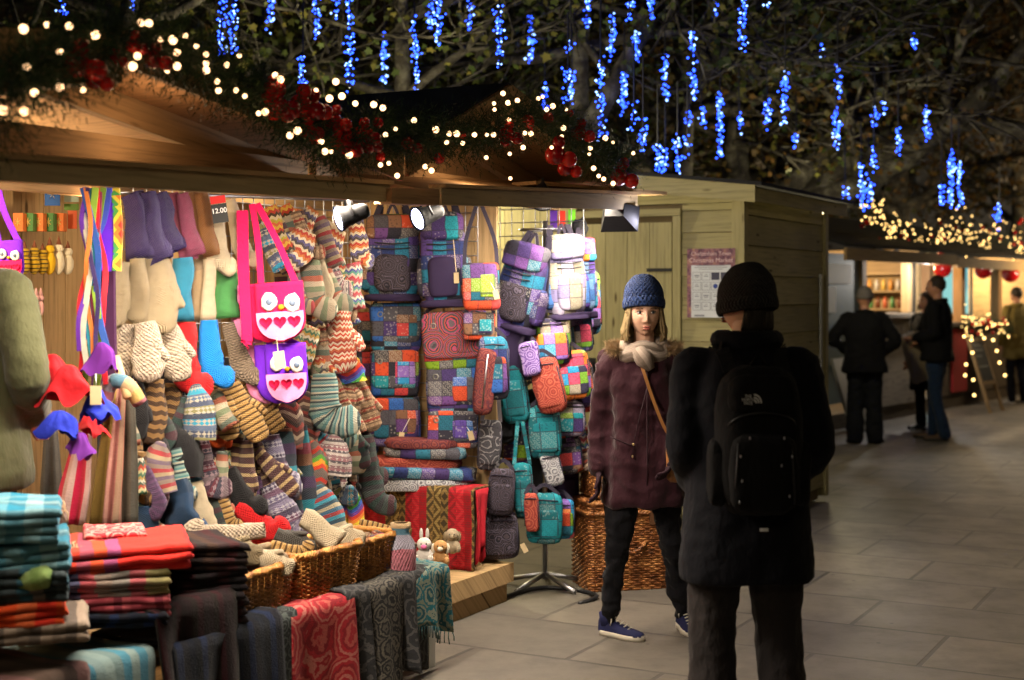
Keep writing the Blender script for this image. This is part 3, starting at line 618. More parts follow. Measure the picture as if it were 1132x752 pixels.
def where(x):
    return 'above the woollens stall gable' if x<400 else 'above the dark stall roof' if x<600 else 'above the right end of the garland' if x<715 else 'over the green brown hut roof' if x<840 else 'by the pale trunk behind the hut' if x<945 else 'over the far lit huts'
cnt={}
for (x,y0,y1,Y) in bl:
    w=where(x); cnt[w]=cnt.get(w,0)+1; n=cnt[w]
    ln=y1-y0; sz='long' if ln>50 else 'medium' if ln>25 else 'short'
    Y=Y+rnd(-.4,.4); p0=atY(x,y0,Y); p1=atY(x+rnd(-2,2),y1,Y)
    m=MB(); m.smooth=False
    for mi_,fr in ((0,.75),(1,.25)):
        m.m=mi_
        nn=max(3,int((p0-p1).length/.03*4.2*fr*1.0))
        for k in range(nn):
            q=p0.lerp(p1,random.random()); wd=.03
            c=q+Vector((random.gauss(0,wd*.5),random.gauss(0,wd*.5),random.gauss(0,.03))); r=rnd(.006,.010)*(Y/9)
            m.add([c+Vector((r,0,0)),c-Vector((r,0,0)),c+Vector((0,r,0)),c-Vector((0,r,0)),c+Vector((0,0,r)),c-Vector((0,0,r))],[(0,2,4),(2,1,4),(1,3,4),(3,0,4),(2,0,5),(1,2,5),(3,1,5),(0,3,5)])
    m.m=2; m.tube([p0+Vector((0,0,.4)),p0,p1],.006,4)
    tag(m.build('icicle_light',[BLUE,BLUEW,BLACKM]),f'{sz} blue icicle light {w}, {ordw[n-1]} from the left there','icicle light','blue icicle lights hung in the trees')
for (x,y,Y) in ((250,40,8.6),(386,50,8.6),(457,70,8.6),(552,50,8.6),(664,110,8.6),(740,170,9.6),(795,140,11.4),(924,130,10.5),(966,160,11.5),(1050,200,12.4)):
    bulb_lamp(None,atY(x,y,Y),2.2,(.12,.25,1),.15,'icicle_glow')

# ================================================================== TREES
BARK=NT('bark',.9,.2); o_=BARK.obj(); BARK.col(BARK.ramp(BARK.noise(o_,5,5,.7),[(.35,(.018,.017,.014)),(.5,(.045,.04,.032)),(.65,(.13,.125,.095))])); BARK.bump(BARK.noise(o_,20,4),.7,.02); BARK=BARK.mat
def leafmat(name,cs):
    t=NT(name,.6,.3); g=t.n('NewGeometry'); 
    c=t.ramp(g.outputs['Random Per Island'],[(i/(len(cs)-1),c) for i,c in enumerate(cs)]); t.col(c)
    tr=t.n('BsdfTranslucent',{'Color':c}); mx=t.n('MixShader',{0:.35}); out=t.t.nodes['Material Output']
    t.t.links.new(t.b.outputs[0],mx.inputs[1]); t.t.links.new(tr.outputs[0],mx.inputs[2]); t.t.links.new(mx.outputs[0],out.inputs[0]); return t.mat
LEAFG=leafmat('leaf_green_yellow',[(.03,.05,.012),(.05,.075,.015),(.08,.10,.02),(.17,.15,.03),(.04,.055,.015)])
LEAFO=leafmat('leaf_autumn',[(.03,.035,.012),(.10,.055,.015),(.16,.09,.02),(.05,.055,.015),(.06,.03,.012)])
def leaf(m,c,r):
    x=Vector((rnd(-1,1),rnd(-1,1),rnd(-.6,.6))).normalized(); y=x.cross(Vector((rnd(-1,1),rnd(-1,1),rnd(-1,1)))).normalized()
    P=[]; 
    for i,(a,q) in enumerate(((-90,.25),(-45,.62),(-15,.45),(15,.78),(55,.55),(92,.95),(128,.5),(165,.8),(195,.42),(225,.66))):
        P.append(c+(x*math.cos(R(a))+y*math.sin(R(a)))*q*r+Vector((0,0,-.1*r*(i%2))))
    m.add(P,[tuple(range(10))])
def tree(name,label,base,h,lean,r0,nl,lmat,spread,zc,lr=.06,seed=0,branches=None):
    random.seed(seed); t=thing(name,label,'tree',base,'trees behind the market')
    m=MB(); base=Vector(base); tips=[]
    top=base+Vector(lean)+Vector((0,0,h))
    tr=[base.lerp(top,k/8)+Vector((rnd(-.08,.08),rnd(-.08,.08),0))*(k>0) for k in range(9)]
    m.tube(tr,[r0*(1.25 if k==0 else 1-k/8*.7) for k in range(9)],10)
    def ok(q): return not (q.z<3.3 and wOf(q)<6.3 and sOf(q)<12.5) and not (q.z<2.75 and q.y<24)
    def grow(p,d,ln,r,lv):
        n=5; pts=[p]; q=p.copy()
        for k in range(n):
            d=(d+Vector((rnd(-.28,.28),rnd(-.28,.28),rnd(-.12,.22)))).normalized(); q=q+d*ln/n
            if not ok(q): break
            pts.append(q.copy())
            if lv<2 and k>0: 
                for _ in range(2):
                    dd=(d+Vector((rnd(-1,1),rnd(-1,1),rnd(-.7,.5)))).normalized(); grow(q,dd,ln*rnd(.45,.65),r*.5,lv+1)
            tips.append((q.copy(),lv))
        if len(pts)>1: m.tube(pts,[r*(1-.7*k/n) for k in range(len(pts))],4 if lv else 7,False)
    for k in range(spread):
        i=random.randint(3,8); a=rnd(0,6.28); grow(tr[i],Vector((math.cos(a),math.sin(a),rnd(-.05,.6))),rnd(1.6,2.6),r0*.36,0)
    for br in (branches or []): 
        m.tube(catmull([Vector(p) for p in br[0]],4),np.linspace(br[1],br[2],4*(len(br[0])-1)+1).tolist(),10)
        for p in br[0][1:]: grow(Vector(p),Vector((rnd(-1,1),rnd(-1,.6),rnd(.1,1))).normalized(),rnd(1.0,1.8),br[2]*.8,1)
    m.build('trunk',BARK,t)
    m=MB(); m.smooth=False; tl=[q for q,lv in tips if lv>=1]
    for k in range(int(nl*1.25)):
        q=random.choice(tl)+Vector((random.gauss(0,.24),random.gauss(0,.24),random.gauss(-.05,.22)))
        if not ok(q): continue
        leaf(m,q,lr*rnd(.45,1.0))
    m.build('crown',lmat,t); return t
def tb(x,Y): return Vector(((x-CX)/F*Y,Y,0))
tree('maple_tree','leafy tree with yellow green leaves rising behind the patchwork bag stall',tb(430,12),5.2,(.1,0,0),.13,3400,LEAFG,15,3.6,.065,1)
tree('maple_tree','dark tree behind the garland peak at the left edge',tb(120,10.5),4.8,(.2,0,0),.14,2600,LEAFO,13,3.4,.06,2)
tree('maple_tree','slim trunked tree behind the gable of the woollens stall',tb(300,13),5.4,(-.2,0,0),.12,2600,LEAFG,13,3.6,.06,3)
tree('maple_tree','bushy tree with dark leaning limbs behind the end of the garland',tb(600,12.5),5.0,(.5,0,0),.16,3400,LEAFG,15,3.4,.065,4,branches=[([tb(598,12.2)+Vector((0,0,2.4)),atY(640,160,12.2),atY(680,90,12.2),atY(720,20,12.2)],.13,.06)])
tree('maple_tree','tree with scattered yellow leaves behind the closed hut roof',tb(735,14),5.4,(.2,0,0),.16,4200,LEAFG,16,3.8,.07,5)
tree('plane_tree','pale trunked tree between the closed hut and the far huts',tb(866,19),6.5,(-.2,0,0),.24,5200,LEAFO,17,3.8,.085,6)
big=tree('plane_tree','large dark tree behind the closed hut whose thick limbs lean right over the far huts',tb(838,15.5),4.6,(-.3,0,0),.26,6500,LEAFO,15,3.8,.065,7,
  branches=[([atY(840,262,15.5),atY(858,244,15.5),atY(900,215,15.5),atY(930,180,15.3),atY(985,160,15),atY(1040,140,14.5),atY(1100,95,14)],.24,.12),
            ([atY(850,255,15.5),atY(895,226,15.4),atY(950,205,15.2),atY(1010,170,15),atY(1060,135,14.7),atY(1150,150,14)],.17,.08),
            ([atY(843,262,15.4),atY(868,215,15.2),atY(925,150,15),atY(990,90,14.8),atY(1030,30,14.5)],.14,.06)])
tree('plane_tree','autumn tree at the right edge above the far garland',tb(1120,31),8.5,(.2,0,0),.26,6000,LEAFO,16,4,.09,8)
tree('plane_tree','autumn tree with orange brown leaves high over the far row',tb(985,27),8.5,(.2,0,0),.28,6500,LEAFO,18,5,.1,9)
tree('maple_tree','thin tree standing far behind the stalls in lamplight',tb(520,17),6.0,(.2,0,0),.16,3500,LEAFG,14,4,.07,10)
tree('maple_tree','thin tree far behind the left garland',tb(210,17),6.0,(.2,0,0),.16,3500,LEAFO,14,4,.07,12)
tree('maple_tree','tree far behind the hut roof with sparse yellow leaves',tb(690,19),6.5,(.2,0,0),.17,3800,LEAFG,14,4,.08,13)
# assumed park lamps, unseen behind stalls and hut, added to light the trees
LAMPG=emis('added_lamp_glass',(1.0,.82,.5),14)
for i,(x,Y,z,e) in enumerate(((405,10.2,2.4,210),(620,11.3,2.35,190),(905,13.6,2.35,60))):
    b=tb(x,Y); t=thing('assumed_park_lamp',('assumed park lamp post hidden in the trees behind the woollens stall','assumed park lamp post hidden in the trees behind the bag stall','assumed park lamp post hidden in the trees behind the closed hut')[i],'lamp post',b,'assumed park lamps')
    m=MB(); m.tube([b,b+Vector((0,0,z-.15))],[.05,.035],8); m.build('post',BLACKM,t); m=MB(); m.ball(b+Vector((0,0,z)),(.05,.05,.06),12,8); m.build('glass',LAMPG,t)
    bulb_lamp(None,b+Vector((0,-.15,z)),e,(1,.85,.5),.1,'assumed_park_light')
# a stone terrace far behind the trees
tr=thing('stone_terrace','long dim stone terrace far behind the trees','building',(0,34,0))
STONE=plain('night_stone',(.22,.24,.28),.85,var=.4,sc=.6)
part(tr,'wall',STONE,lambda m:m.box((0,36,3.3),(70,1,6.6)))
part(tr,'plinth',STONE,lambda m:m.box((0,35.3,.6),(70,.3,1.2)))
DK=plain('dark_glass',(.01,.012,.016),.15,bump=0)
for k in range(14):
    for z in (1.3,4.0):
        x=-22+k*3.5; w=part(tr,'window',STONE,lambda m:(m.box((x,35.42,z),(1.3,.12,.12)),m.box((x,35.42,z+2.1),(1.4,.14,.14)),m.box((x-.6,35.425,z+1.05),(.1,.10,2.05)),m.box((x+.6,35.425,z+1.05),(.1,.10,2.05))))
        part(tr,'pane',DK,lambda m:m.box((x,35.47,z+1.05),(1.05,.05,1.9)),w)
# ================================================================== KNITTED GOODS
random.seed(21)
def IM(p,yaw=0,tilt=0): return Matrix.Translation(p)@Matrix.Rotation(R(yaw),4,'Z')@Matrix.Rotation(R(tilt),4,'Y')
def flat(m,M,pts,wd,dp,seg=18,lump=.10,closed=True,seed=None,cuff=True):
    """a soft flattened tube in the local xz plane; open cuff at the start, closed toe at the end"""
    seed=rnd(0,99) if seed is None else seed
    bd=rnd(-.14,.14)*wd[0]; pts=[Vector((x+bd*math.sin(3.1*i/max(1,len(pts)-1)),0,z)) for i,(x,z) in enumerate(pts)]; n=len(pts); ring=[]
    l=0; acc=[0]
    for i in range(1,n): l+=(pts[i]-pts[i-1]).length; acc.append(l)
    Y=Vector((0,1,0)); rows=[]
    def row(i,s,inset=0.0,ex=0.0):
        t=(pts[min(i+1,n-1)]-pts[max(i-1,0)]).normalized(); nr=Vector((t.z,0,-t.x)); out=[]
        for k in range(seg):
            a=2*math.pi*k/seg; c=math.cos(a); q=math.sin(a)
            c=math.copysign(abs(c)**.8,c); q=math.copysign(abs(q)**.8,q)
            v=pts[i]+t*ex+nr*(c*(wd[i]/2*s-inset))+Y*(q*(dp[i]/2*s-inset))
            f=1+0
            nz=(noise.noise(Vector((v.x*28+seed,q*2+seed,v.z*22)))+.55*noise.noise(Vector((v.x*60+seed,q*3,v.z*75))))*lump*wd[i]
            v+= (nr*c+Y*q)*nz; v.y+= noise.noise(Vector((v.x*14+seed,0,v.z*14)))*lump*.6*wd[i]
            out.append(v)
        return out
    if cuff:
        rows.append((row(0,.55,0,min(.02,l*.2)),.0)); rows.append((row(0,.78,0,.004),.0)); rows.append((row(0,1.02,0,-.003),.0))
    for i in range(n): rows.append((row(i,1.0),acc[i]))
    if closed:
        rows.append((row(n-1,.75,0,wd[-1]*.18),acc[-1]+.01)); rows.append((row(n-1,.3,0,wd[-1]*.28),acc[-1]+.02))
    else:
        rows.append((row(n-1,.8,0,-.003),acc[-1])); rows.append((row(n-1,.55,0,-min(.03,l*.25)),acc[-1]))
    P=[v for r,_ in rows for v in r]; fs=[];uv=[]; U=sum(wd)/len(wd)*2.2
    for j in range(len(rows)-1):
        for k in range(seg):
            k2=(k+1)%seg; fs.append((j*seg+k,j*seg+k2,(j+1)*seg+k2,(j+1)*seg+k))
            uv.append([(k/seg*U+seed,rows[j][1]+seed),((k+1)/seg*U+seed,rows[j][1]+seed),((k+1)/seg*U+seed,rows[j+1][1]+seed),(k/seg*U+seed,rows[j+1][1]+seed)])
    fs.append(tuple(range(seg))[::-1]); uv.append([(seed,seed)]*seg); fs.append(tuple(range((len(rows)-1)*seg,len(rows)*seg))); uv.append([(seed,seed)]*seg)
    m.add(P,fs,uv,M)
def smooths(n,f): return [f(i/(n-1)) for i in range(n)]
def g_warmer(m,M,w,h): n=8; w*=.92; flat(m,M,[(w*.05*math.sin(i*1.1),-h*i/(n-1)) for i in range(n)],smooths(n,lambda t:w*(.72+.30*t+.05*math.sin(t*9))),smooths(n,lambda t:w*.42),closed=False)
def g_sock(m,M,w,h,side=1):
    n=12; P=[]
    for i in range(n):
        t=i/(n-1)
        if t<.6: P.append((0,-h*.80*t/.6))
        else:
            q=(t-.6)/.4; P.append((side*w*.62*(q**1.3),-h*(.80+.2*math.sin(q*1.57))))
    flat(m,M,P,smooths(n,lambda t:w*(.62+.35*min(1,t*2)+.05*math.sin(t*14))*(1 if t<.8 else .88)),smooths(n,lambda t:w*.36))
def g_mitt(m,M,w,h,side=1):
    n=9; flat(m,M,[(0,-h*i/(n-1)*.93) for i in range(n)],smooths(n,lambda t:w*(.60+.2*t*3 if t<.3 else .78+.22*min(1,(t-.3)*4) if t<.8 else .86)),smooths(n,lambda t:w*.32))
    flat(m,M,[(side*w*.25,-h*.36),(side*w*.45,-h*.5),(side*w*.58,-h*.66)],[w*.3,w*.3,w*.26],[w*.26]*3,8,cuff=False)
def g_hat(m,M,w,h,side=1):
    n=9; flat(m,M,[(0,-h)]+[(0,-h+h*i/(n-1)) for i in range(1,n)],smooths(n,lambda t:w*(1.0 if t<.25 else max(.16,math.sqrt(max(0,1-((t-.2)/.85)**2))))),smooths(n,lambda t:w*.5*(1 if t<.25 else max(.2,math.sqrt(max(0,1-((t-.2)/.85)**2))))))
def g_ear(m,M,w,h,side=1):
    g_hat(m,M,w,h*.7); 
    for s in(-1,1): flat(m,M,[(s*w*.36,-h*.62),(s*w*.38,-h*.95)],[w*.3,w*.1],[w*.15]*2,8,cuff=False); 
KN={}
def K(k): return KN[k]
KN['purplef']=knit('purple_fluff',[CW('3a2664')],bumps=1,fuzz=.5); KN['mauve']=knit('mauve_fluff',[CW('96405f')],bumps=1,fuzz=.4); KN['brownf']=knit('brown_fluff',[CW('94602e')],bumps=1,fuzz=.4)
KN['cream']=knit('cream_wool',[CW('dcc8a8')],bumps=.8); KN['oat']=knit('oat_wool',[CW('b89c78'),CW('a08a70')],per=.5,bumps=.8); KN['taupe']=knit('taupe_fleece',[CW('a4906f')],bumps=1,fuzz=.35)
KN['teal']=knit('teal_wool',[CW('2a7a98')]); KN['green']=knit('green_wool',[CW('56a85c')],bumps=.8); KN['cable']=knit('cable_grey',[CW('b0a08c'),CW('a09080')],per=.03,zig=.5,zw=.035,bumps=.6,stitch=.012)
KN['red']=knit('red_wool',[CW('d0181e')]); KN['lilac']=knit('lilac_wool',[CW('6c4a86')]); KN['blue']=knit('bright_blue_wool',[CW('1684e0')]); KN['tweed']=knit('tweed_wool',[CW('8a7866'),CW('6b5c4e')],per=.01,stitch=.012)
KN['dgrey']=knit('dark_grey_wool',[CW('4c4844')]); KN['navy']=knit('navy_wool',[CW('1c3550'),CW('233f60')],per=.2); KN['black']=knit('black_wool',[CW('1b191c')])
KN['brst']=knit('brown_black_stripe',[CW('8f6c40'),CW('3a261a')],per=.035,zig=.2); KN['tanrib']=knit('tan_ribbed',[CW('b08a50'),CW('4a3018'),CW('c09a62')],per=.022); KN['cocoa']=knit('cocoa_cream_stripe',[CW('b9a072'),CW('4a2c34'),CW('4a2c34')],per=.04)
KN['fairb']=knit('fair_isle_blue',[CW('5a6a88'),CW('2c9cc0'),CW('3a3f55'),CW('8a8450'),CW('454a66')],per=.12,motif=CW('b8b0a0'))
KN['fairl']=knit('fair_isle_lavender',[CW('6a6280'),CW('8c84a0'),CW('4a4258'),CW('74546c')],per=.13,motif=CW('b8b4c0'))
KN['fairp']=knit('fair_isle_plum',[CW('4c3040'),CW('6c2c3a'),CW('3c3c4c'),CW('7a6a70')],per=.09,motif=CW('988088'))
KN['redst']=knit('red_grey_stripe',[CW('a03038'),CW('8a7a70'),CW('6a5a70'),CW('a89878')],per=.07)
KN['zig1']=knit('zigzag_multi',[CW('d8a838'),CW('b82c20'),CW('242018'),CW('c8b890'),CW('b0a030'),CW('d06038')],per=.085,zig=.13,zw=.018,warp=.05)
KN['zig2']=knit('zigzag_warm',[CW('e8d0a8'),CW('c83c28'),CW('d88040'),CW('f0e0c0'),CW('5a5a8a'),CW('404048')],per=.075,zig=.15,zw=.02,warp=.05)
KN['zig3']=knit('zigzag_green',[CW('d8d0a0'),CW('3c7a60'),CW('c8a050'),CW('e8e0d0'),CW('2c5a50'),CW('c04830')],per=.075,zig=.15,zw=.02,warp=.05)
KN['zig4']=knit('zigzag_pastel',[CW('b05a60'),CW('e0d8c8'),CW('4858a0'),CW('5aa088'),CW('d8b8a8'),CW('c83848')],per=.07,zig=.2,zw=.02,warp=.05)
KN['redcr']=knit('red_cream_zigzag',[CW('e8d8c0'),CW('d04028'),CW('f0e0c8'),CW('c86038'),CW('a83028')],per=.05,zig=.22,zw=.016,warp=.03)
KN['mix1']=knit('sage_grey_stripe',[CW('7a8a6c'),CW('a89a84'),CW('5a6a60'),CW('b0604a'),CW('c8b8a0')],per=.12)
KN['tealst']=knit('teal_cream_stripe',[CW('5a8c90'),CW('c0bca8'),CW('30404a'),CW('88a8a0')],per=.032)
KN['brred']=knit('brown_red_fleck',[CW('806650'),CW('a03830'),CW('6c5442'),CW('9c8468')],per=.05,motif=CW('b89878'))
KN['wavy']=knit('brown_wavy',[CW('6c5850'),CW('c0ac94'),CW('5a3430'),CW('a04038'),CW('4a4440')],per=.07,zig=.35,zw=.09)
KN['long1']=knit('long_teal_rose',[CW('303844'),CW('2c94a8'),CW('a04858'),CW('9a6c50'),CW('284850'),CW('4a3458')],per=.3,warp=.05)
KN['rain']=knit('rainbow_stripe',[CW('d83020'),CW('e88020'),CW('e8d030'),CW('30a040'),CW('2060c8'),CW('602890')],per=.10,warp=.05,zig=.4,zw=.1)
KN['rainh']=knit('rainbow_hat',[CW('6a6462'),CW('6a6462'),CW('d83820'),CW('e8a020'),CW('50a838'),CW('6a6462'),CW('c83028')],per=.13,zig=.3,zw=.12)
KN['gpink']=knit('grey_pink_stripe',[CW('8c6a70'),CW('c0b4ac'),CW('504c54'),CW('a06c74')],per=.045,motif=CW('d0c8c0'))
KN['redblue']=knit('red_blue_stripe',[CW('a03030'),CW('3c6c8c'),CW('c0b090'),CW('284858'),CW('3898b0')],per=.08)
KN['dkmix']=knit('dark_moss_mix',[CW('38383c'),CW('44504c'),CW('503038'),CW('2c4440')],per=.09)
KN['purrib']=knit('purple_rib',[CW('54405e'),CW('68486c')],per=.02)
KN['bottle']=knit('bottle_stripes',[CW('c0a058'),CW('a05868'),CW('8c8898'),CW('3a7088'),CW('b89a70')],per=.2,warp=.05)
KN['orange']=knit('orange_wool',[CW('e8581a')]); KN['fire']=knit('fire_tie_dye',[CW('e85820'),CW('e8b060'),CW('d03040'),CW('e8e0a0')],per=.06,zig=.8,zw=.05,warp=.6)
def fuzz(m,n,ln):
    nf=len(m.f); sm=m.smooth; m.smooth=False
    for i in range(n):
        j=random.randrange(nf); f=m.f[j]
        if len(f)!=4: continue
        a,b,c,d=[Vector(m.v[q]) for q in f]; nr=(b-a).cross(d-a)
        if nr.length<1e-9: continue
        nr.normalize(); p=a.lerp(c,random.random()).lerp(b.lerp(d,random.random()),.5); dr=(nr+Vector((rnd(-1,1),rnd(-1,1),rnd(-1,1)))*.9).normalized(); s=dr.cross(Vector((rnd(-1,1),rnd(-1,1),rnd(-1,1)))).normalized()*.0011
        u=m.uv[j][0]; m.add([p-s-dr*.002,p+s-dr*.002,p+dr*ln*rnd(.5,1.3)],[(0,1,2)],[[u,u,u]])
    m.smooth=sm
GF={'warmer':g_warmer,'sock':g_sock,'mitt':g_mitt,'hat':g_hat,'ear':g_ear}
NM={'warmer':('leg_warmer','leg warmer'),'sock':('knitted_sock','sock'),'mitt':('woolly_mitten','mitten'),'hat':('knitted_hat','hat'),'ear':('earflap_hat','hat')}
def wool(x,y,wp,hp,typ,k,tilt,label,lay=0,side=1,w0=3.9):
    p=atW(x,y,w0-lay*.045); s=p.y/F
    M=IM(p,rnd(-22,22),-tilt+rnd(-4,4))
    w=wp*s*rnd(.95,1.1); h=hp*s*rnd(.96,1.08)
    if typ=='warmer': w*=1.0
    m=MB(); a=(m,M,w,h) if typ=='warmer' else (m,M,w,h,side)
    GF[typ](*a); fuzz(m,220,.0065 if k not in('purplef','mauve','brownf','taupe') else .010); nm,ct=NM[typ]
    grp={'warmer':'leg warmers hung on the woollens rack','sock':'socks hung on the woollens rack','mitt':'mittens hung on the woollens rack'}.get(typ,'hats hung on the woollens rack')
    return tag(m.build(nm,K(k),at=p),label,ct,grp)
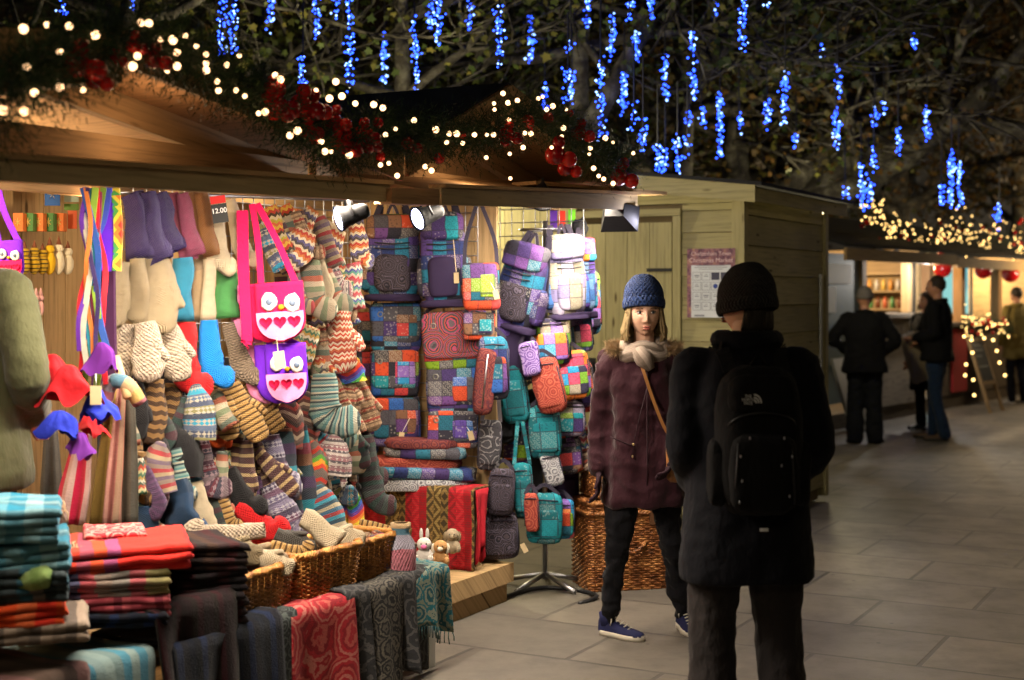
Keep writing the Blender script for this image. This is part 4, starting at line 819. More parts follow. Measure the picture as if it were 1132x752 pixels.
LST=[
# row 1
(146,216,34,70,'warmer','purplef',10,'dark purple fluffy leg warmer at the left end of the top row',0),(160,215,34,72,'warmer','purplef',12,'dark purple fluffy leg warmer, front one of the top left pair',1),(174,216,30,68,'warmer','purplef',14,'purple fluffy leg warmer tucked beside the mauve ones',0),
(190,215,20,70,'warmer','mauve',12,'mauve fluffy leg warmer partly hidden by another mauve one',0),(201,215,20,70,'warmer','mauve',10,'mauve fluffy leg warmer at the front, next to the brown pair',1),
(211,214,20,70,'warmer','brownf',12,'tan brown leg warmer beside the mauve pair',0),(222,215,20,68,'warmer','brownf',6,'dark tan leg warmer just left of the cream one',1),
(237,218,21,74,'sock','cream',4,'cream wool sock in the top row left of the price tag',1),(254,222,20,70,'sock','cream',14,'cream wool sock under the price tag, leaning right',1),
# row 2
(133,289,34,70,'mitt','taupe',-10,'taupe fleece mitten at the left end of the second row',0,-1),(152,287,26,72,'mitt','taupe',-3,'taupe fleece mitten in the middle of the taupe group',1,-1),(174,286,40,74,'mitt','taupe',2,'broad taupe fleece mitten beside the teal leg warmer',2,1),
(202,286,27,70,'warmer','teal',0,'teal wool leg warmer between the taupe and oatmeal ones',1),(220,288,18,68,'warmer','oat',0,'oatmeal leg warmer right of the teal one',0),(231,287,17,70,'warmer','cream',2,'pale cream leg warmer left of the green one',1),
(249,291,28,62,'warmer','green',-2,'green chunky knit leg warmer next to the pink owl bag',1),
# row 3
(140,359,30,58,'mitt','cable',-8,'grey cable knit mitten, leftmost of the cable knit group',0,-1),(160,357,36,62,'mitt','cable',0,'grey cable knit mitten in the middle of its group',2,1),(184,358,30,62,'mitt','cable',14,'grey cable knit mitten leaning towards the red sock',1,1),
(205,357,30,66,'sock','red',6,'bright red sock in the third row',1),(222,385,16,34,'mitt','lilac',12,'small lilac mitten between the red and blue socks',0),(231,355,28,62,'sock','blue',2,'bright blue sock beside the red one',2),
(253,358,22,62,'sock','tweed',14,'grey tweed sock right of the blue one',1),(266,352,24,66,'sock','dgrey',6,'dark grey sock behind the tweed one',0),
# row 4
(150,424,26,60,'mitt','black',-4,'dark brown mitten at the left of the fourth row',0),(170,420,34,68,'mitt','brst',-6,'brown and black striped mitten under the cable knits',1,-1),(192,425,26,62,'mitt','brst',2,'brown striped mitten beside the fair isle hat',0),
(216,428,36,58,'hat','fairb',8,'fair isle hat with a turquoise band in the fourth row',2),(240,424,24,62,'mitt','tanrib',14,'tan ribbed mitten right of the turquoise banded hat',1),(256,424,26,70,'mitt','tanrib',24,'tan ribbed mitten in the middle, slanting right',2),(270,418,24,68,'mitt','tanrib',34,'tan ribbed mitten, rightmost and most slanted',1),
(262,405,20,52,'warmer','fire',6,'orange and red tie dyed leg warmer left of the purple owl bag',0),
# row 5
(148,486,24,50,'sock','brst',0,'brown striped sock low at the left edge of the rack',0),(170,478,32,44,'hat','black',0,'black hat between the brown mittens and the navy socks',0),(196,478,36,46,'hat','black',8,'black hat under the turquoise banded hat',1),(178,492,38,52,'hat','redst',-4,'round striped hat in red and grey above the navy socks',2),(155,500,18,50,'sock','brst',0,'small brown sock beside the round striped hat',1),
(204,500,24,44,'mitt','dkmix',-16,'dark green mitten right of the round striped hat',1),(222,488,28,56,'sock','fairp',6,'plum patterned sock below the tan mittens',1),(240,492,22,60,'sock','fairp',4,'second plum patterned sock, beside the greenish one',0),(246,500,16,64,'sock','mix1',-2,'greenish beige narrow sock left of the cocoa stripes',2),
(262,480,20,80,'mitt','cocoa',-8,'cocoa and cream striped mitten, leftmost of its bunch',1),(272,488,20,76,'mitt','cocoa',2,'cocoa and cream striped mitten hanging straight',2),(280,484,20,72,'mitt','cocoa',26,'cocoa and cream striped mitten slanting slightly right',1),(284,500,20,62,'mitt','cocoa',46,'cocoa and cream striped mitten sticking out to the right',2),
(250,470,30,20,'mitt','orange',-50,'orange mitten wedged above the cocoa stripes',1),
# row 6 (low)
(158,560,36,48,'sock','navy',-4,'navy blue sock at the bottom left of the rack',1),(176,538,38,60,'sock','navy',6,'navy blue sock standing behind the other navy ones',0),(194,532,38,66,'sock','navy',10,'large navy blue sock next to the cream one',2),
(214,535,26,60,'sock','cream',22,'long cream sock beside the navy ones',2),(206,545,22,50,'sock','oat',16,'oatmeal sock half hidden behind the cream one',1),(232,540,22,56,'sock','dkmix',16,'dark sock beside the cream one, low on the rack',1),(242,544,18,44,'sock','tanrib',18,'small tan sock low on the rack',2),
(262,560,24,50,'sock','red',52,'red sock lying slantwise above the basket',2),(272,580,20,30,'sock','red',40,'red sock end peeping out under the slanted red sock',1),
# right part: zigzags
(298,229,22,56,'warmer','zig1',16,'yellow red and black zigzag leg warmer at the top by the strap',1),(314,228,22,56,'warmer','zig1',24,'second yellow red and black zigzag leg warmer',0),(328,232,24,48,'mitt','zig2',-18,'warm zigzag mitten leaning left under the shutter',1,-1),(346,232,24,46,'mitt','zig2',-26,'warm zigzag mitten with grey beside the left spotlight',2,-1),
(338,256,34,40,'mitt','zig2',-30,'orange and white zigzag mitten, lower one',3,-1),(372,252,36,40,'mitt','zig2',-30,'cream and slate zigzag mitten under the left spotlight',2,-1),(392,228,18,58,'sock','zig2',0,'orange and cream zigzag sock beside the first backpack',1),
(322,282,18,62,'sock','redst',10,'slim red striped sock next to the pink bag',1),(342,284,30,58,'sock','mix1',8,'sage and beige striped sock with its toe to the right',2),(354,284,22,56,'sock','mix1',16,'sage striped sock behind, toe to the right',1),(372,286,24,46,'warmer','zig3',0,'green zigzag leg warmer in the second row',1),(388,292,28,52,'warmer','zig4',0,'pastel wavy leg warmer beside the first messenger bag',2),(385,338,26,24,'warmer','zig4',6,'short pastel wavy cuff under the other one',1),
(376,344,40,60,'mitt','redcr',2,'red and cream zigzag mitten with a wide cuff',3),(352,344,24,40,'mitt','brred',0,'brown flecked mitten left of the red and cream one',1),
(344,362,34,56,'mitt','zig3',-26,'green and gold zigzag mitten slanting left',2,-1),(326,370,32,56,'mitt','zig3',-24,'cream and green zigzag mitten, lower left one',3,-1),(352,396,26,26,'mitt','zig2',10,'small warm zigzag mitten below the green ones',1),(384,392,30,30,'hat','rain',10,'small round rainbow edged hat left of the grey green bag',2),
(312,440,46,48,'hat','wavy',0,'brown wavy patterned hat under the purple owl bag',2),(338,436,32,58,'hat','wavy',-10,'brown and red wavy hat leaning left',1),(358,414,34,52,'sock','tealst',4,'teal and cream striped sock with its toe to the right',3),(366,440,24,46,'sock','tealst',8,'teal striped sock behind, lower',2),(384,412,28,48,'mitt','brred',-4,'brown mitten with red flecks right of the teal socks',2),(396,424,24,50,'mitt','brred',20,'brown mitten with red flecks leaning right',1),(388,446,30,40,'mitt','brred',-10,'brown mitten with red flecks, lowest one',1),
(296,464,30,48,'hat','purrib',0,'ribbed purple hat below the cocoa mittens cuff',1),(298,482,34,60,'sock','fairl',4,'lavender fair isle sock, upper one',2),
(316,474,24,118,'sock','long1',6,'long sock in navy turquoise and rose, left one of the pair',3),(332,472,24,118,'sock','long1',6,'long sock in navy turquoise and rose, right one of the pair',2),(342,480,20,52,'mitt','redblue',6,'red and blue mitten between the long socks and the rainbow hat',1),
(347,490,28,44,'hat','rainh',-4,'small grey hat with rainbow stripes',3),(370,484,38,58,'ear','gpink',-10,'grey and pink striped earflap hat',4),(386,466,22,54,'mitt','mix1',10,'sage mitten with a turquoise cuff',2),(398,470,24,60,'sock','dkmix',8,'dark moss sock above the longest dark sock',1),(404,482,24,82,'sock','dkmix',6,'longest dark moss sock at the right end of the rack',2),(378,520,22,36,'mitt','black',10,'black mitten behind the grey and pink hat',1),
(298,536,34,66,'sock','fairl',22,'lavender fair isle sock falling into the basket',3),(280,528,30,50,'sock','purrib',6,'purple sock behind the lavender one',1),(322,530,26,70,'sock','purrib',12,'dark purple sock under the long pair',1),
(346,536,38,56,'hat','redblue',26,'red blue and cream striped hat lying over the others',3),(374,548,24,62,'warmer','rain',-6,'twisted rainbow leg warmer, left one',2),(388,548,22,58,'warmer','rain',8,'twisted rainbow leg warmer, right one',3),(360,545,26,46,'mitt','black',0,'black mitten behind the rainbow leg warmers',1),
]
for it in LST:
    x,y,w,h,ty,k,ti,lb,lay=it[:9]; sd=it[9] if len(it)>9 else 1
    wool(x,y,w*1.06,h,ty,k,ti,lb,lay,sd)
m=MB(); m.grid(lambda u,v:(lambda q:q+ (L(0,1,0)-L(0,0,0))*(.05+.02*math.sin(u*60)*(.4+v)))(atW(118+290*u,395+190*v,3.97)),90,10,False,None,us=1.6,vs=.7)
o=m.build('gap_shade_sheet',plain('gap_shade_dark',(.02,.017,.02),.95,bump=.4)); md=o.modifiers.new('thick','SOLIDIFY'); md.thickness=.006; tag(o,'dark sheet standing in for shadow behind the lower rows of hats and socks','cloth')  # added dark sheet, gives the gaps between the woollens their shade
random.seed(77)
SC2=[('brst','brown striped'),('cocoa','cocoa striped'),('wavy','brown wavy'),('tweed','grey tweed'),('redst','red striped'),('fairb','blue fair isle'),('mix1','sage striped'),('brred','flecked brown'),('dkmix','dark moss'),('purrib','ribbed purple'),('cream','cream'),('gpink','grey pink striped'),('fairp','plum patterned'),('redblue','red and blue striped'),('zig2','orange zigzag'),('zig3','green zigzag'),('tealst','teal striped'),('black','black'),('navy','navy')]
usedl=set()
for it in LST[20:]:
    for rep in range(2 if random.random()<.55 else 1):
        kk,cn=random.choice(SC2); ty=random.choice(('sock','mitt','sock','warmer')); 
        if (it[0]<275 and it[1]<420) or it[0]>378: continue
        key=(kk,ty,it[7])
        if key in usedl: continue
        usedl.add(key); nm={'sock':'sock','mitt':'mitten','warmer':'leg warmer'}[ty]
        lb='small '+cn+' '+nm+' peeping out behind the '+' '.join(it[7].split()[:6]).rstrip(',')
        lb=' '.join(lb.split()[:16])
        wool(it[0]+rnd(-16,16),it[1]+rnd(6,26),rnd(18,27),rnd(38,60),ty,kk,rnd(-25,30),lb,random.choice((-.6,.4,1.2)),random.choice((-1,1)))
# rail with hooks above the woollens
m=MB(); m.tube([atW(105,212,3.93),atW(408,222,3.93)],.008,6); tag(m.build('hanging_rail',METAL),'metal rail from which the gloves and socks hang','rail')
# price tag 12.00
pp=atW(243,236,3.72); pt=thing('price_tag','small black price tag reading 12.00 in white','price tag',pp)
M=IM(pp,0,-8)
m=MB(); m.smooth=False; m.box((0,0,0),(.062,.003,.075),M); m.build('card',plain('black_card',(.02,.02,.02),.5),pt)
m=MB(); m.smooth=False; m.box((0,.0,.055),(.06,.003,.03),M); m.build('top_strip',plain('red_card',(.6,.02,.02),.5),pt)
text('12.00',.028,M@Matrix.Translation((0,-.004,.01))@Matrix.Rotation(R(90),4,'X'),plain('white_paint',(.8,.8,.8),.5,bump=0),pt)
# ---------------------------------------------------------------- owl bags
FELTP=plain('pink_felt',CW('e81858'),.95,bump=.6); FELTP2=plain('light_pink_felt',CW('f090c0'),.95,bump=.6); FELTV=plain('violet_felt',CW('6a22c8'),.95,bump=.6); FELTW=plain('white_felt',(.75,.72,.68),.95); HEART=plain('heart_felt',CW('e01048'),.95); BEAK=plain('mustard_felt',CW('c09020'),.95); FELTR=plain('red_felt',CW('a80c18'),.9,bump=.5); FELTB=plain('blue_felt',CW('18289c'),.9,bump=.5); FELTPU=plain('purple_felt',CW('5a1c78'),.9)
def heart(m,M,s):
    P=[]
    for k in range(20):
        t=2*math.pi*k/20; P.append(Vector((16*math.sin(t)**3,0,13*math.cos(t)-5*math.cos(2*t)-2*math.cos(3*t)-math.cos(4*t)))*s/32)
    n=len(P); Q=P+[p+Vector((0,.006,0)) for p in P]; fs=[tuple(range(n))]+[(i,(i+1)%n,n+(i+1)%n,n+i) for i in range(n)]
    m.add(Q,fs,None,M)
def strap(m,M,pts,wd,th=.004):
    P=[Vector(p) for p in pts]; P=catmull(P,4)
    for a,b in zip(P[:-1],P[1:]):
        t=(b-a).normalized(); s=Vector((0,1,0)).cross(t).normalized()*wd/2; d=Vector((0,th/2,0))
        q=[a-s-d,a+s-d,a+s+d,a-s+d,b-s-d,b+s-d,b+s+d,b-s+d]; m.hexa([M@v for v in q])
def owlbag(x,y,wp,hp,w0,label,body,lower,strapm,top,yaw,layers=2):
    p=atW(x,y,w0); s=p.y/F; w=wp*s; h=hp*s; t=thing('owl_bag',label,'bag',p,'felt owl bags'); M=IM(p,yaw,-4)
    def fn(sx,dy):
        def f(u,v):
            a=2*math.pi*u; c=math.cos(a); q=math.sin(a); z=-h*v; ww=w/2*(1-.0*v) if v<.6 else w/2*math.sqrt(max(.02,1-((v-.6)/.4)**2.3)); 
            return Vector((sx+math.copysign(abs(c)**.7,c)*ww,dy+q*.022,z))
        return f
    m=MB(); m.grid(fn(0,0),20,14,True,M,capa=True,capb=True); m.build('bag_body',body,t)
    if layers>1:
        for k in range(1,layers):
            m=MB(); m.grid(fn(-w*.30*k,.045*k),20,14,True,M,capa=True,capb=True); m.build('side_panel',lower if k==2 else body,t)
    m=MB()
    def pf_(u,v):
        z=-h*(.52+.48*v); vv=.52+.48*v; ww=w/2*.97 if vv<.6 else w/2*.97*math.sqrt(max(.01,1-((vv-.6)/.4)**2.3)); return Vector(((u-.5)*2*ww,-.026-.004*math.sin(3.14*u),z+.006))
    m.grid(pf_,10,8,False,M); m.build('front_pocket',lower,t)
    for i in(-1,0,1): m=MB(); heart(m,M@Matrix.Translation((i*w*.29,-.036,-h*.66)),w*.27); m.build('heart',HEART,t)
    for i,dx in enumerate((-w*.2,w*.27)):
        m=MB(); m.ball((dx,-.03,-h*.32-.01*i),(w*.17,.012,w*.19),14,8,M,bump=.25,seed=i); e=m.build('eye',FELTW,t); m=MB(); m.ball((dx+.002,-.042,-h*.32-.01*i),(w*.07,.008,w*.07),10,6,M); m.build('pupil',plain('grey_button',(.15,.2,.3),.4),e)
    m=MB(); m.ball((w*.04,-.032,-h*.42),(w*.07,.01,w*.06),8,6,M); m.build('beak',BEAK,t)
    for sx in(-1,1): m=MB(); strap(m,M,[(sx*w*.36,-.005,-h*.05),(sx*w*.20-.03,-.01,top*s*.5),(-w*.38+sx*.010,0,top*s)],.026); m.build('strap',strapm,t)
    return t
owlbag(308,312,54,66,3.62,'hot pink felt owl bag with heart pocket and long red straps',FELTP,FELTP2,FELTP,88,0,3)
o=owlbag(315,380,46,66,3.63,'violet felt owl bag with a pale pink heart pocket under the hot pink one',FELTV,FELTP2,FELTV,10,0,3)
p=atW(309,398,3.54); m=MB(); m.smooth=False; m.box((0,0,0),(.045,.002,.07),IM(p,0,-8)); m.tube([p+Vector((-.006,0,.034)),p+Vector((-.012,0,.09))],.002,4); m.build('swing_tag',TAGM,o)
o=owlbag(10,266,30,46,4.6,'violet owl bag with a pink heart hanging at the left edge by two purple straps',FELTV,FELTP,FELTV,64,0,2)
m=MB(); strap(m,IM(atW(268,330,3.75),0,0),[(0,0,.36),(.005,0,.1),(.02,0,-.15),(.01,0,-.19)],.045,.012); tag(m.build('felt_strap',FELTP),'loose wide hot pink felt strap left of the pink owl bag','strap')

# ---------------------------------------------------------------- ribbons, felt bags and scarves at the left
random.seed(5)
t=thing('ribbon_bundle','bundle of long rainbow striped ribbon straps hanging from the beam','ribbons',atW(92,210,3.7))
rc=[CW('c81828'),CW('3848b0'),CW('6a8c30'),CW('5a2490'),CW('b8b0a0'),CW('208098'),CW('c87030'),CW('7a2c48'),CW('88a838'),CW('302050'),CW('c82030'),CW('244890')]
for k,c in enumerate(rc):
    x0=104+rnd(-14,12); x1=50+k*5.6+rnd(-4,4); a=atW(x0,207,3.7); pts=[(0,0,0)]; M=IM(a,0,0)
    b=atW(x1,408+rnd(-20,40),3.62)-a
    pts=[(b.x*q+.014*math.sin(q*9+k),-.02*k%3*.01+rnd(-.02,.02),b.z*q) for q in (0,.2,.4,.6,.8,1)]
    m=MB(); strap(m,M,pts,.015+.004*(k%3)); m.build('ribbon',plain('ribbon%d'%k,c,.7,var=.4,sc=30),t)
t=thing('violet_scarf','shiny violet and rainbow scarf hanging next to the purple leg warmers','scarf',atW(121,208,3.75))
M=IM(atW(117,208,3.75)); m=MB(); strap(m,M,[(0,0,0),(.005,.01,-.15),(-.006,0,-.30)],.05,.015); m.build('violet_cloth',plain('violet_cloth',CW('5a20c0'),.4),t)
m=MB(); strap(m,M,[(.035,0,0),(.045,0,-.15),(.04,0,-.30)],.03,.012); m.build('rainbow_cloth',KN['rain'],t)
t=thing('dark_scarf','dark plum scarf hanging behind the ribbons','scarf',atW(113,280,3.86)); M=IM(atW(113,255,3.86)); m=MB(); strap(m,M,[(0,0,0),(.0,.01,-.3),(.01,0,-.62)],.09,.03); m.build('cloth',plain('plum_cloth',CW('3a1238'),.8),t)
def floppy(x,y,rx,rz,mt,label,seed,Yw=3.6):
    p=atW(x,y,Yw); s=p.y/F*.76; m=MB()
    def fn(u,v):
        a=2*math.pi*u; f=v; r=(.12+.88*f**.8)*(1+.10*math.sin(5*a+seed)*f+.10*math.sin(2*a+seed*2)*f)
        z=(0.8*(1-f**1.3)-.35-.10*f*math.sin(4*a+seed)-.05*f*math.sin(9*a))
        q=Vector((rx*s*r*math.cos(a),rx*s*.5*r*math.sin(a),rz*s*z*1.2)); k=Vector((seed*3,0,0)); q+=Vector((noise.noise(q*14+k),noise.noise(q*14-k),noise.noise(q*18+k)))*.030*f
        return p+q
    m.grid(fn,60,16,True,None,capa=True)
    def fn2(u,v): 
        q=fn(u,1-v); return q+Vector((0,.0,.012*(1-v)-.006))
    return tag(m.build('felt_hat',mt),label,'felt hat','felt hats hung at the left of the rack')
floppy(75,425,40,52,FELTR,'big red felt hat shaped like a flower, hanging by ribbons',1); floppy(58,408,26,40,FELTR,'smaller red felt hat behind the big red one',3,3.66)
floppy(108,448,30,44,FELTB,'bright blue felt hat under the card tag',2,3.55); floppy(66,468,30,34,FELTB,'blue felt hat below the big red one, by the olive coat',4,3.58); floppy(88,492,26,34,FELTPU,'purple felt hat, lowest of the bunch',5,3.56); floppy(100,470,26,34,FELTR,'dark red felt hat peeping out between the blue ones',6,3.64)
floppy(112,395,24,40,FELTPU,'plum felt hat above the bright blue one',8,3.66)
p=atW(106,437,3.42); t=thing('card_tag','blank brown card tag hanging on a string over the blue felt hat','tag',p); m=MB(); m.smooth=False; m.box((0,0,0),(.037,.002,.062),IM(p)); m.build('card',TAGM,t); m=MB(); m.tube([p+Vector((0,0,.03)),p+Vector((0,0,.07))],.002,4); m.build('string',FELTW,t)
def drape_strip(name,x0,y0,x1,y1,wp,hp_w,mt,label,cat='scarf',grp=None,th=.03,folds=3):
    a=atW(x0,y0,hp_w); b=atW(x1,y1,hp_w); s=a.y/F; W=wp*s; m=MB(); sd=rnd(0,9)
    def fn(u,v):
        aa=2*math.pi*u; c=math.cos(aa); q=math.sin(aa); ww=W/2*(.55+.45*min(1,v*1.6)); 
        fo=.012*math.sin(c*folds*2+sd)*(.3+v)
        return a.lerp(b,v)+Vector((c*ww,q*th/2*(1-.3*abs(c))+fo,0))
    m.grid(fn,24,10,True,None,us=W*2,vs=(a-b).length,uo=rnd(0,9),vo=0,capa=True,capb=True)
    return tag(m.build(name,mt),label,cat,grp)
stripeV=plaid('striped_scarf',CW('6a5a48'),[CW('7a6430'),CW('a8604a'),CW('b08478'),CW('302c28'),CW('283030'),CW('505a50'),CW('70404a')],per=.17,fuzz=.25)
stripeR=plaid('red_white_cloth',CW('b03040'),[CW('b83040'),CW('c0a8a0'),CW('c8b8b0'),CW('c02048')],per=.06,fuzz=.2); MUS=plaid('mustard_scarf',CW('7a6230'),[CW('7a6230'),CW('947a3c'),CW('604a28')],per=.08,fuzz=.3); ROSE=plaid('rose_scarf',CW('a06a60'),[CW('a86050'),CW('b08478'),CW('88504c'),CW('7a6a50')],per=.06,fuzz=.3)
drape_strip('striped_scarf',128,428,112,584,26,3.78,MUS,'mustard striped scarf hanging leftmost of the scarf bunch',grp='scarves hung below the felt hats'); drape_strip('striped_scarf',134,430,121,584,18,3.72,ROSE,'rose and salmon striped scarf between the mustard and dark ones',grp='scarves hung below the felt hats')
drape_strip('striped_scarf',141,428,139,584,26,3.76,stripeV,'dark multicoloured striped scarf at the right of the scarf bunch',grp='scarves hung below the felt hats')
drape_strip('striped_cloth',92,480,76,580,36,3.9,stripeR,'red and white striped cloth behind the mustard scarf','cloth'); drape_strip('grey_cloth',56,470,56,585,26,4.1,plaid('greyc',CW('5a5550'),[CW('5a5550'),CW('6a645c')],per=.02),'grey woven cloth hanging beside the olive coat','cloth')
m=MB(); a=atW(128,395,3.7); b=atW(141,440,3.62); m.tube([a,b],.016,8); tag(m.build('wooden_peg',W_LIGHT),'slanting wooden peg arm above the scarves','peg')
p=atW(133,436,3.68); m=MB(); m.tube(catmull([p+Vector((-.06,0,-.05)),p+Vector((-.03,-.02,.04)),p+Vector((.03,-.03,.04)),p+Vector((.07,0,-.03))],4),.028,10,us=.2); tag(m.build('twisted_scarf',KN['bottle']),'multicoloured scarf twisted round the wooden peg','scarf')

# ================================================================== PATCHWORK BAGS
PC=[CW('3a2a5c'),CW('1e5a70'),CW('b84426'),CW('262430'),CW('28549a'),CW('6a881c'),CW('70503c'),CW('5c3a74'),CW('157a88'),CW('46444c'),CW('b03a3a')]
P1=patch('patch_a',PC,.072,seed=1); P2=patch('patch_b',[PC[i] for i in (0,3,1,9,4,2,7)],.078,seed=2); P3_=patch('patch_c',[PC[i] for i in (6,2,5,7,9,1,10,3)],.07,seed=5); P4=patch('patch_bright',[CW('2c8ac0'),CW('d04a68'),CW('e07a30'),CW('8060b0'),CW('8c8070'),CW('6c9c30'),CW('2c2840')],.062,seed=3)
P5=patch('patch_blueviolet',[CW('3a2a5c'),CW('223064'),CW('206a88'),CW('1c1c28'),CW('4a3878')],.07,seed=4)
MAND=rosette('mandala',[CW('b04838'),CW('3c3a40'),CW('5a5058'),CW('a04060'),CW('28323c')],sc=7,rings=9); PAIS=rosette('paisley_black',[CW('26222c'),CW('4a4048'),CW('221e28'),CW('585060')],sc=14,rings=6); TEALB=patch('teal_quilt',[CW('0e6c78'),CW('0c5660'),CW('147c8a')],.09,.35,seed=7); CORAL=rosette('coral_paisley',[CW('a04438'),CW('8a3430'),CW('b8604c')],sc=16,rings=6); GREYS=rosette('grey_swirl',[CW('3e3c42'),CW('7a787c'),CW('343238'),CW('3e3c42')],sc=12,rings=4.5); VIOL=plain('violet_canvas',CW('281c3c'),.85); GREENC=patch('green_flap',[CW('7a9a1c'),CW('88a828')],.2,.5,seed=9); REDBR=rosette('red_brown_print',[CW('6a2c2c'),CW('7a4038'),CW('502430')],sc=20,rings=5); SILV=rosette('silver_print',[CW('a0a0a8'),CW('6a6870'),CW('c0c0c4')],sc=25,rings=4); WHITEC=patch('pale_patch',[CW('9890a8'),CW('888070'),CW('8078a0'),CW('a09888')],.07,.35,seed=6); LBLUE=patch('pale_blue_patch',[CW('3a64a0'),CW('5478a8'),CW('503c88')],.06,.5,seed=8)
def pillow(m,M,c,w,h,d,e=.35,nu=20,nv=14,uo=None,sag=.0):
    uo=rnd(0,30) if uo is None else uo; sd=rnd(0,50)
    def sp(x,e): return math.copysign(abs(x)**e,x)
    def fn(u,v):
        a=2*math.pi*u+.4; b=math.pi*(v-.5)*.998
        cb=abs(math.cos(b))**e; x=sp(math.cos(a),e)*cb; y=sp(math.sin(a),.7)*abs(math.cos(b))**.5; z=sp(math.sin(b),e)
        nz=noise.noise(Vector((x*1.6+sd,y,z*1.8)))*.08+noise.noise(Vector((x*5+sd,y*2,z*4+x*3)))*.035
        return Vector((c[0]+x*w/2*(1+sag*(-z)*.5+nz),c[1]+y*d/2*(1+nz*4),c[2]+z*h/2*(1+nz*.6)))
    return m.grid(fn,nu,nv,True,M,capa=True,capb=True,uvf=lambda p:(p.x+p.y*.6+uo,p.z+uo))
def messenger(p,s,wp,hp,yaw,tilt,label,body,flapm,tagged=False,st=0,lock=True,grp='patchwork bags on the end wall',pocket=None,dp=.065):
    w=wp*s;h=hp*s; t=thing('messenger_bag',label,'bag',p,grp); M=IM(p,yaw,-tilt)
    m=MB(); pillow(m,M,(0,0,-h*.5),w*1.04,h*1.04,dp,.24); m.build('bag_body',body,t)
    m=MB(); pillow(m,M,(w*.0,-dp*.38,-h*.40),w*1.0,h*.84,.035,.25,sag=0); m.build('flap',flapm,t)
    if lock:
        m=MB(); c=M@Vector((-w*.32,-dp*.62,-h*.22)); m.tube([c+M.to_3x3()@Vector((.014*math.cos(a*1.047),0,.014*math.sin(a*1.047))) for a in range(7)],.004,6,False); m.build('metal_ring',plain('dull_ring',(.2,.19,.17),.4,.7),t)
    m=MB(); pillow(m,M,(w*.22,-dp*.58,-h*.48),w*.42,h*.5,.018,.2); m.build('front_pocket',pocket or flapm,t)
    m=MB()
    for sx in(-1,1): strap(m,M,[(sx*w*.46,.01,-h*.12),(sx*w*.40,.02,.02+st*s*.4),(sx*w*.06,.02,.05+st*s)],.02)
    m.build('strap',STRAPM,t)
    if tagged:
        m=MB(); m.smooth=False; m.box((w*.26,-dp*.75,-h*.75),(.028,.002,.048),M@Matrix.Rotation(R(tagged),4,'Y')); q=m.build('swing_tag',TAGM,t)
        m=MB(); m.tube([M@Matrix.Rotation(R(tagged),4,'Y')@Vector((w*.26,-dp*.75,-h*.75+.02)),M@Vector((w*.3,-dp*.7,-h*.4))],.0018,4); m.build('tag_string',FELTW,t)
    return t
def backpack(p,s,wp,hp,yaw,tilt,label,body,front,top,side=None,tagged=False,grp='patchwork bags on the end wall',dp=.15):
    w=wp*s;h=hp*s; t=thing('patchwork_backpack',label,'backpack',p,grp); M=IM(p,yaw,-tilt)
    m=MB(); pillow(m,M,(0,0,-h*.54),w*.95,h*.9,dp,.5); m.build('bag_body',body,t)
    m=MB(); pillow(m,M,(0,-dp*.2,-h*.16),w*.9,h*.30,dp*.9,.45); m.build('top_flap',top,t)
    m=MB(); pillow(m,M,(0,-dp*.42,-h*.68),w*.62,h*.42,dp*.4,.4); m.build('front_pocket',front,t)
    for sx in(-1,1): m=MB(); pillow(m,M,(sx*w*.44,0,-h*.68),w*.24,h*.40,dp*.6,.5); m.build('side_pocket',side or P1,t)
    m=MB(); pillow(m,M,(0,-dp*.1,-h*.96),w*.98,h*.09,dp*.9,.4); m.build('base_band',VIOL,t)
    m=MB(); strap(m,M,[(-w*.12,.02,-.03),(0,.02,.05),(w*.12,.02,-.03)],.016); m.build('carry_loop',STRAPM,t); m=MB(); strap(m,M,[(-w*.3,.05,-.02),(-w*.2,.07,.04),(-w*.36,.08,-h*.5),(-w*.45,.05,-h*.9)],.03,.008); m.build('shoulder_strap',STRAPM,t); m=MB(); strap(m,M,[(w*.3,.05,-.02),(w*.2,.07,.04),(w*.36,.08,-h*.5),(w*.45,.05,-h*.9)],.03,.008); m.build('shoulder_strap',STRAPM,t)
    m=MB()
    for z in(-.34,-.40): m.tube([M@Vector((-w*.3,-dp*.55,h*z)),M@Vector((0,-dp*.6,h*z-.006)),M@Vector((w*.3,-dp*.55,h*z))],.0035,5)
    m.build('zip',BLACKM,t)
    if tagged: m=MB(); m.smooth=False; m.box((w*.3,-dp*.66,-h*.7),(.026,.002,.055),M); m.tube([M@Vector((w*.3,-dp*.66,-h*.64)),M@Vector((w*.26,-dp*.6,-h*.3))],.0018,4); m.build('swing_tag',TAGM,t)
    return t
def S2(x,y,lay=0): p=atS(x,y,6.36-.05*lay); return p,p.y/F
p,s=S2(434,236,1); backpack(p,s,64,97,4,0,'patchwork backpack with a rust top flap, top left on the end wall',P5,PAIS,P3_,P1)
p,s=S2(489,234,1); backpack(p,s,54,106,-6,2,'purple and blue patchwork backpack beside the green shoulder bag',P5,VIOL,P1,P2,True)
p,s=S2(438,336); messenger(p,s,54,52,4,0,'violet blue and brown patchwork messenger bag under the rust flapped backpack',P5,P2,pocket=P3_)
p,s=S2(437,388,.4); messenger(p,s,52,50,2,0,'patchwork messenger bag with lime and red squares, second below the backpack',P1,P1,pocket=P4)
p,s=S2(437,441,.8); messenger(p,s,54,52,2,0,'patchwork messenger bag in violet and orange, bottom of the left column, with a card tag',P5,P2,10,pocket=P3_)
p,s=S2(502,345,.6); messenger(p,s,72,62,-3,4,'large messenger bag with orange mandala print',P3_,MAND,lock=True,pocket=MAND)
p,s=S2(500,404,.3); messenger(p,s,56,54,-2,1,'patchwork messenger bag in violet and coral under the mandala bag',P5,P2,pocket=P2)
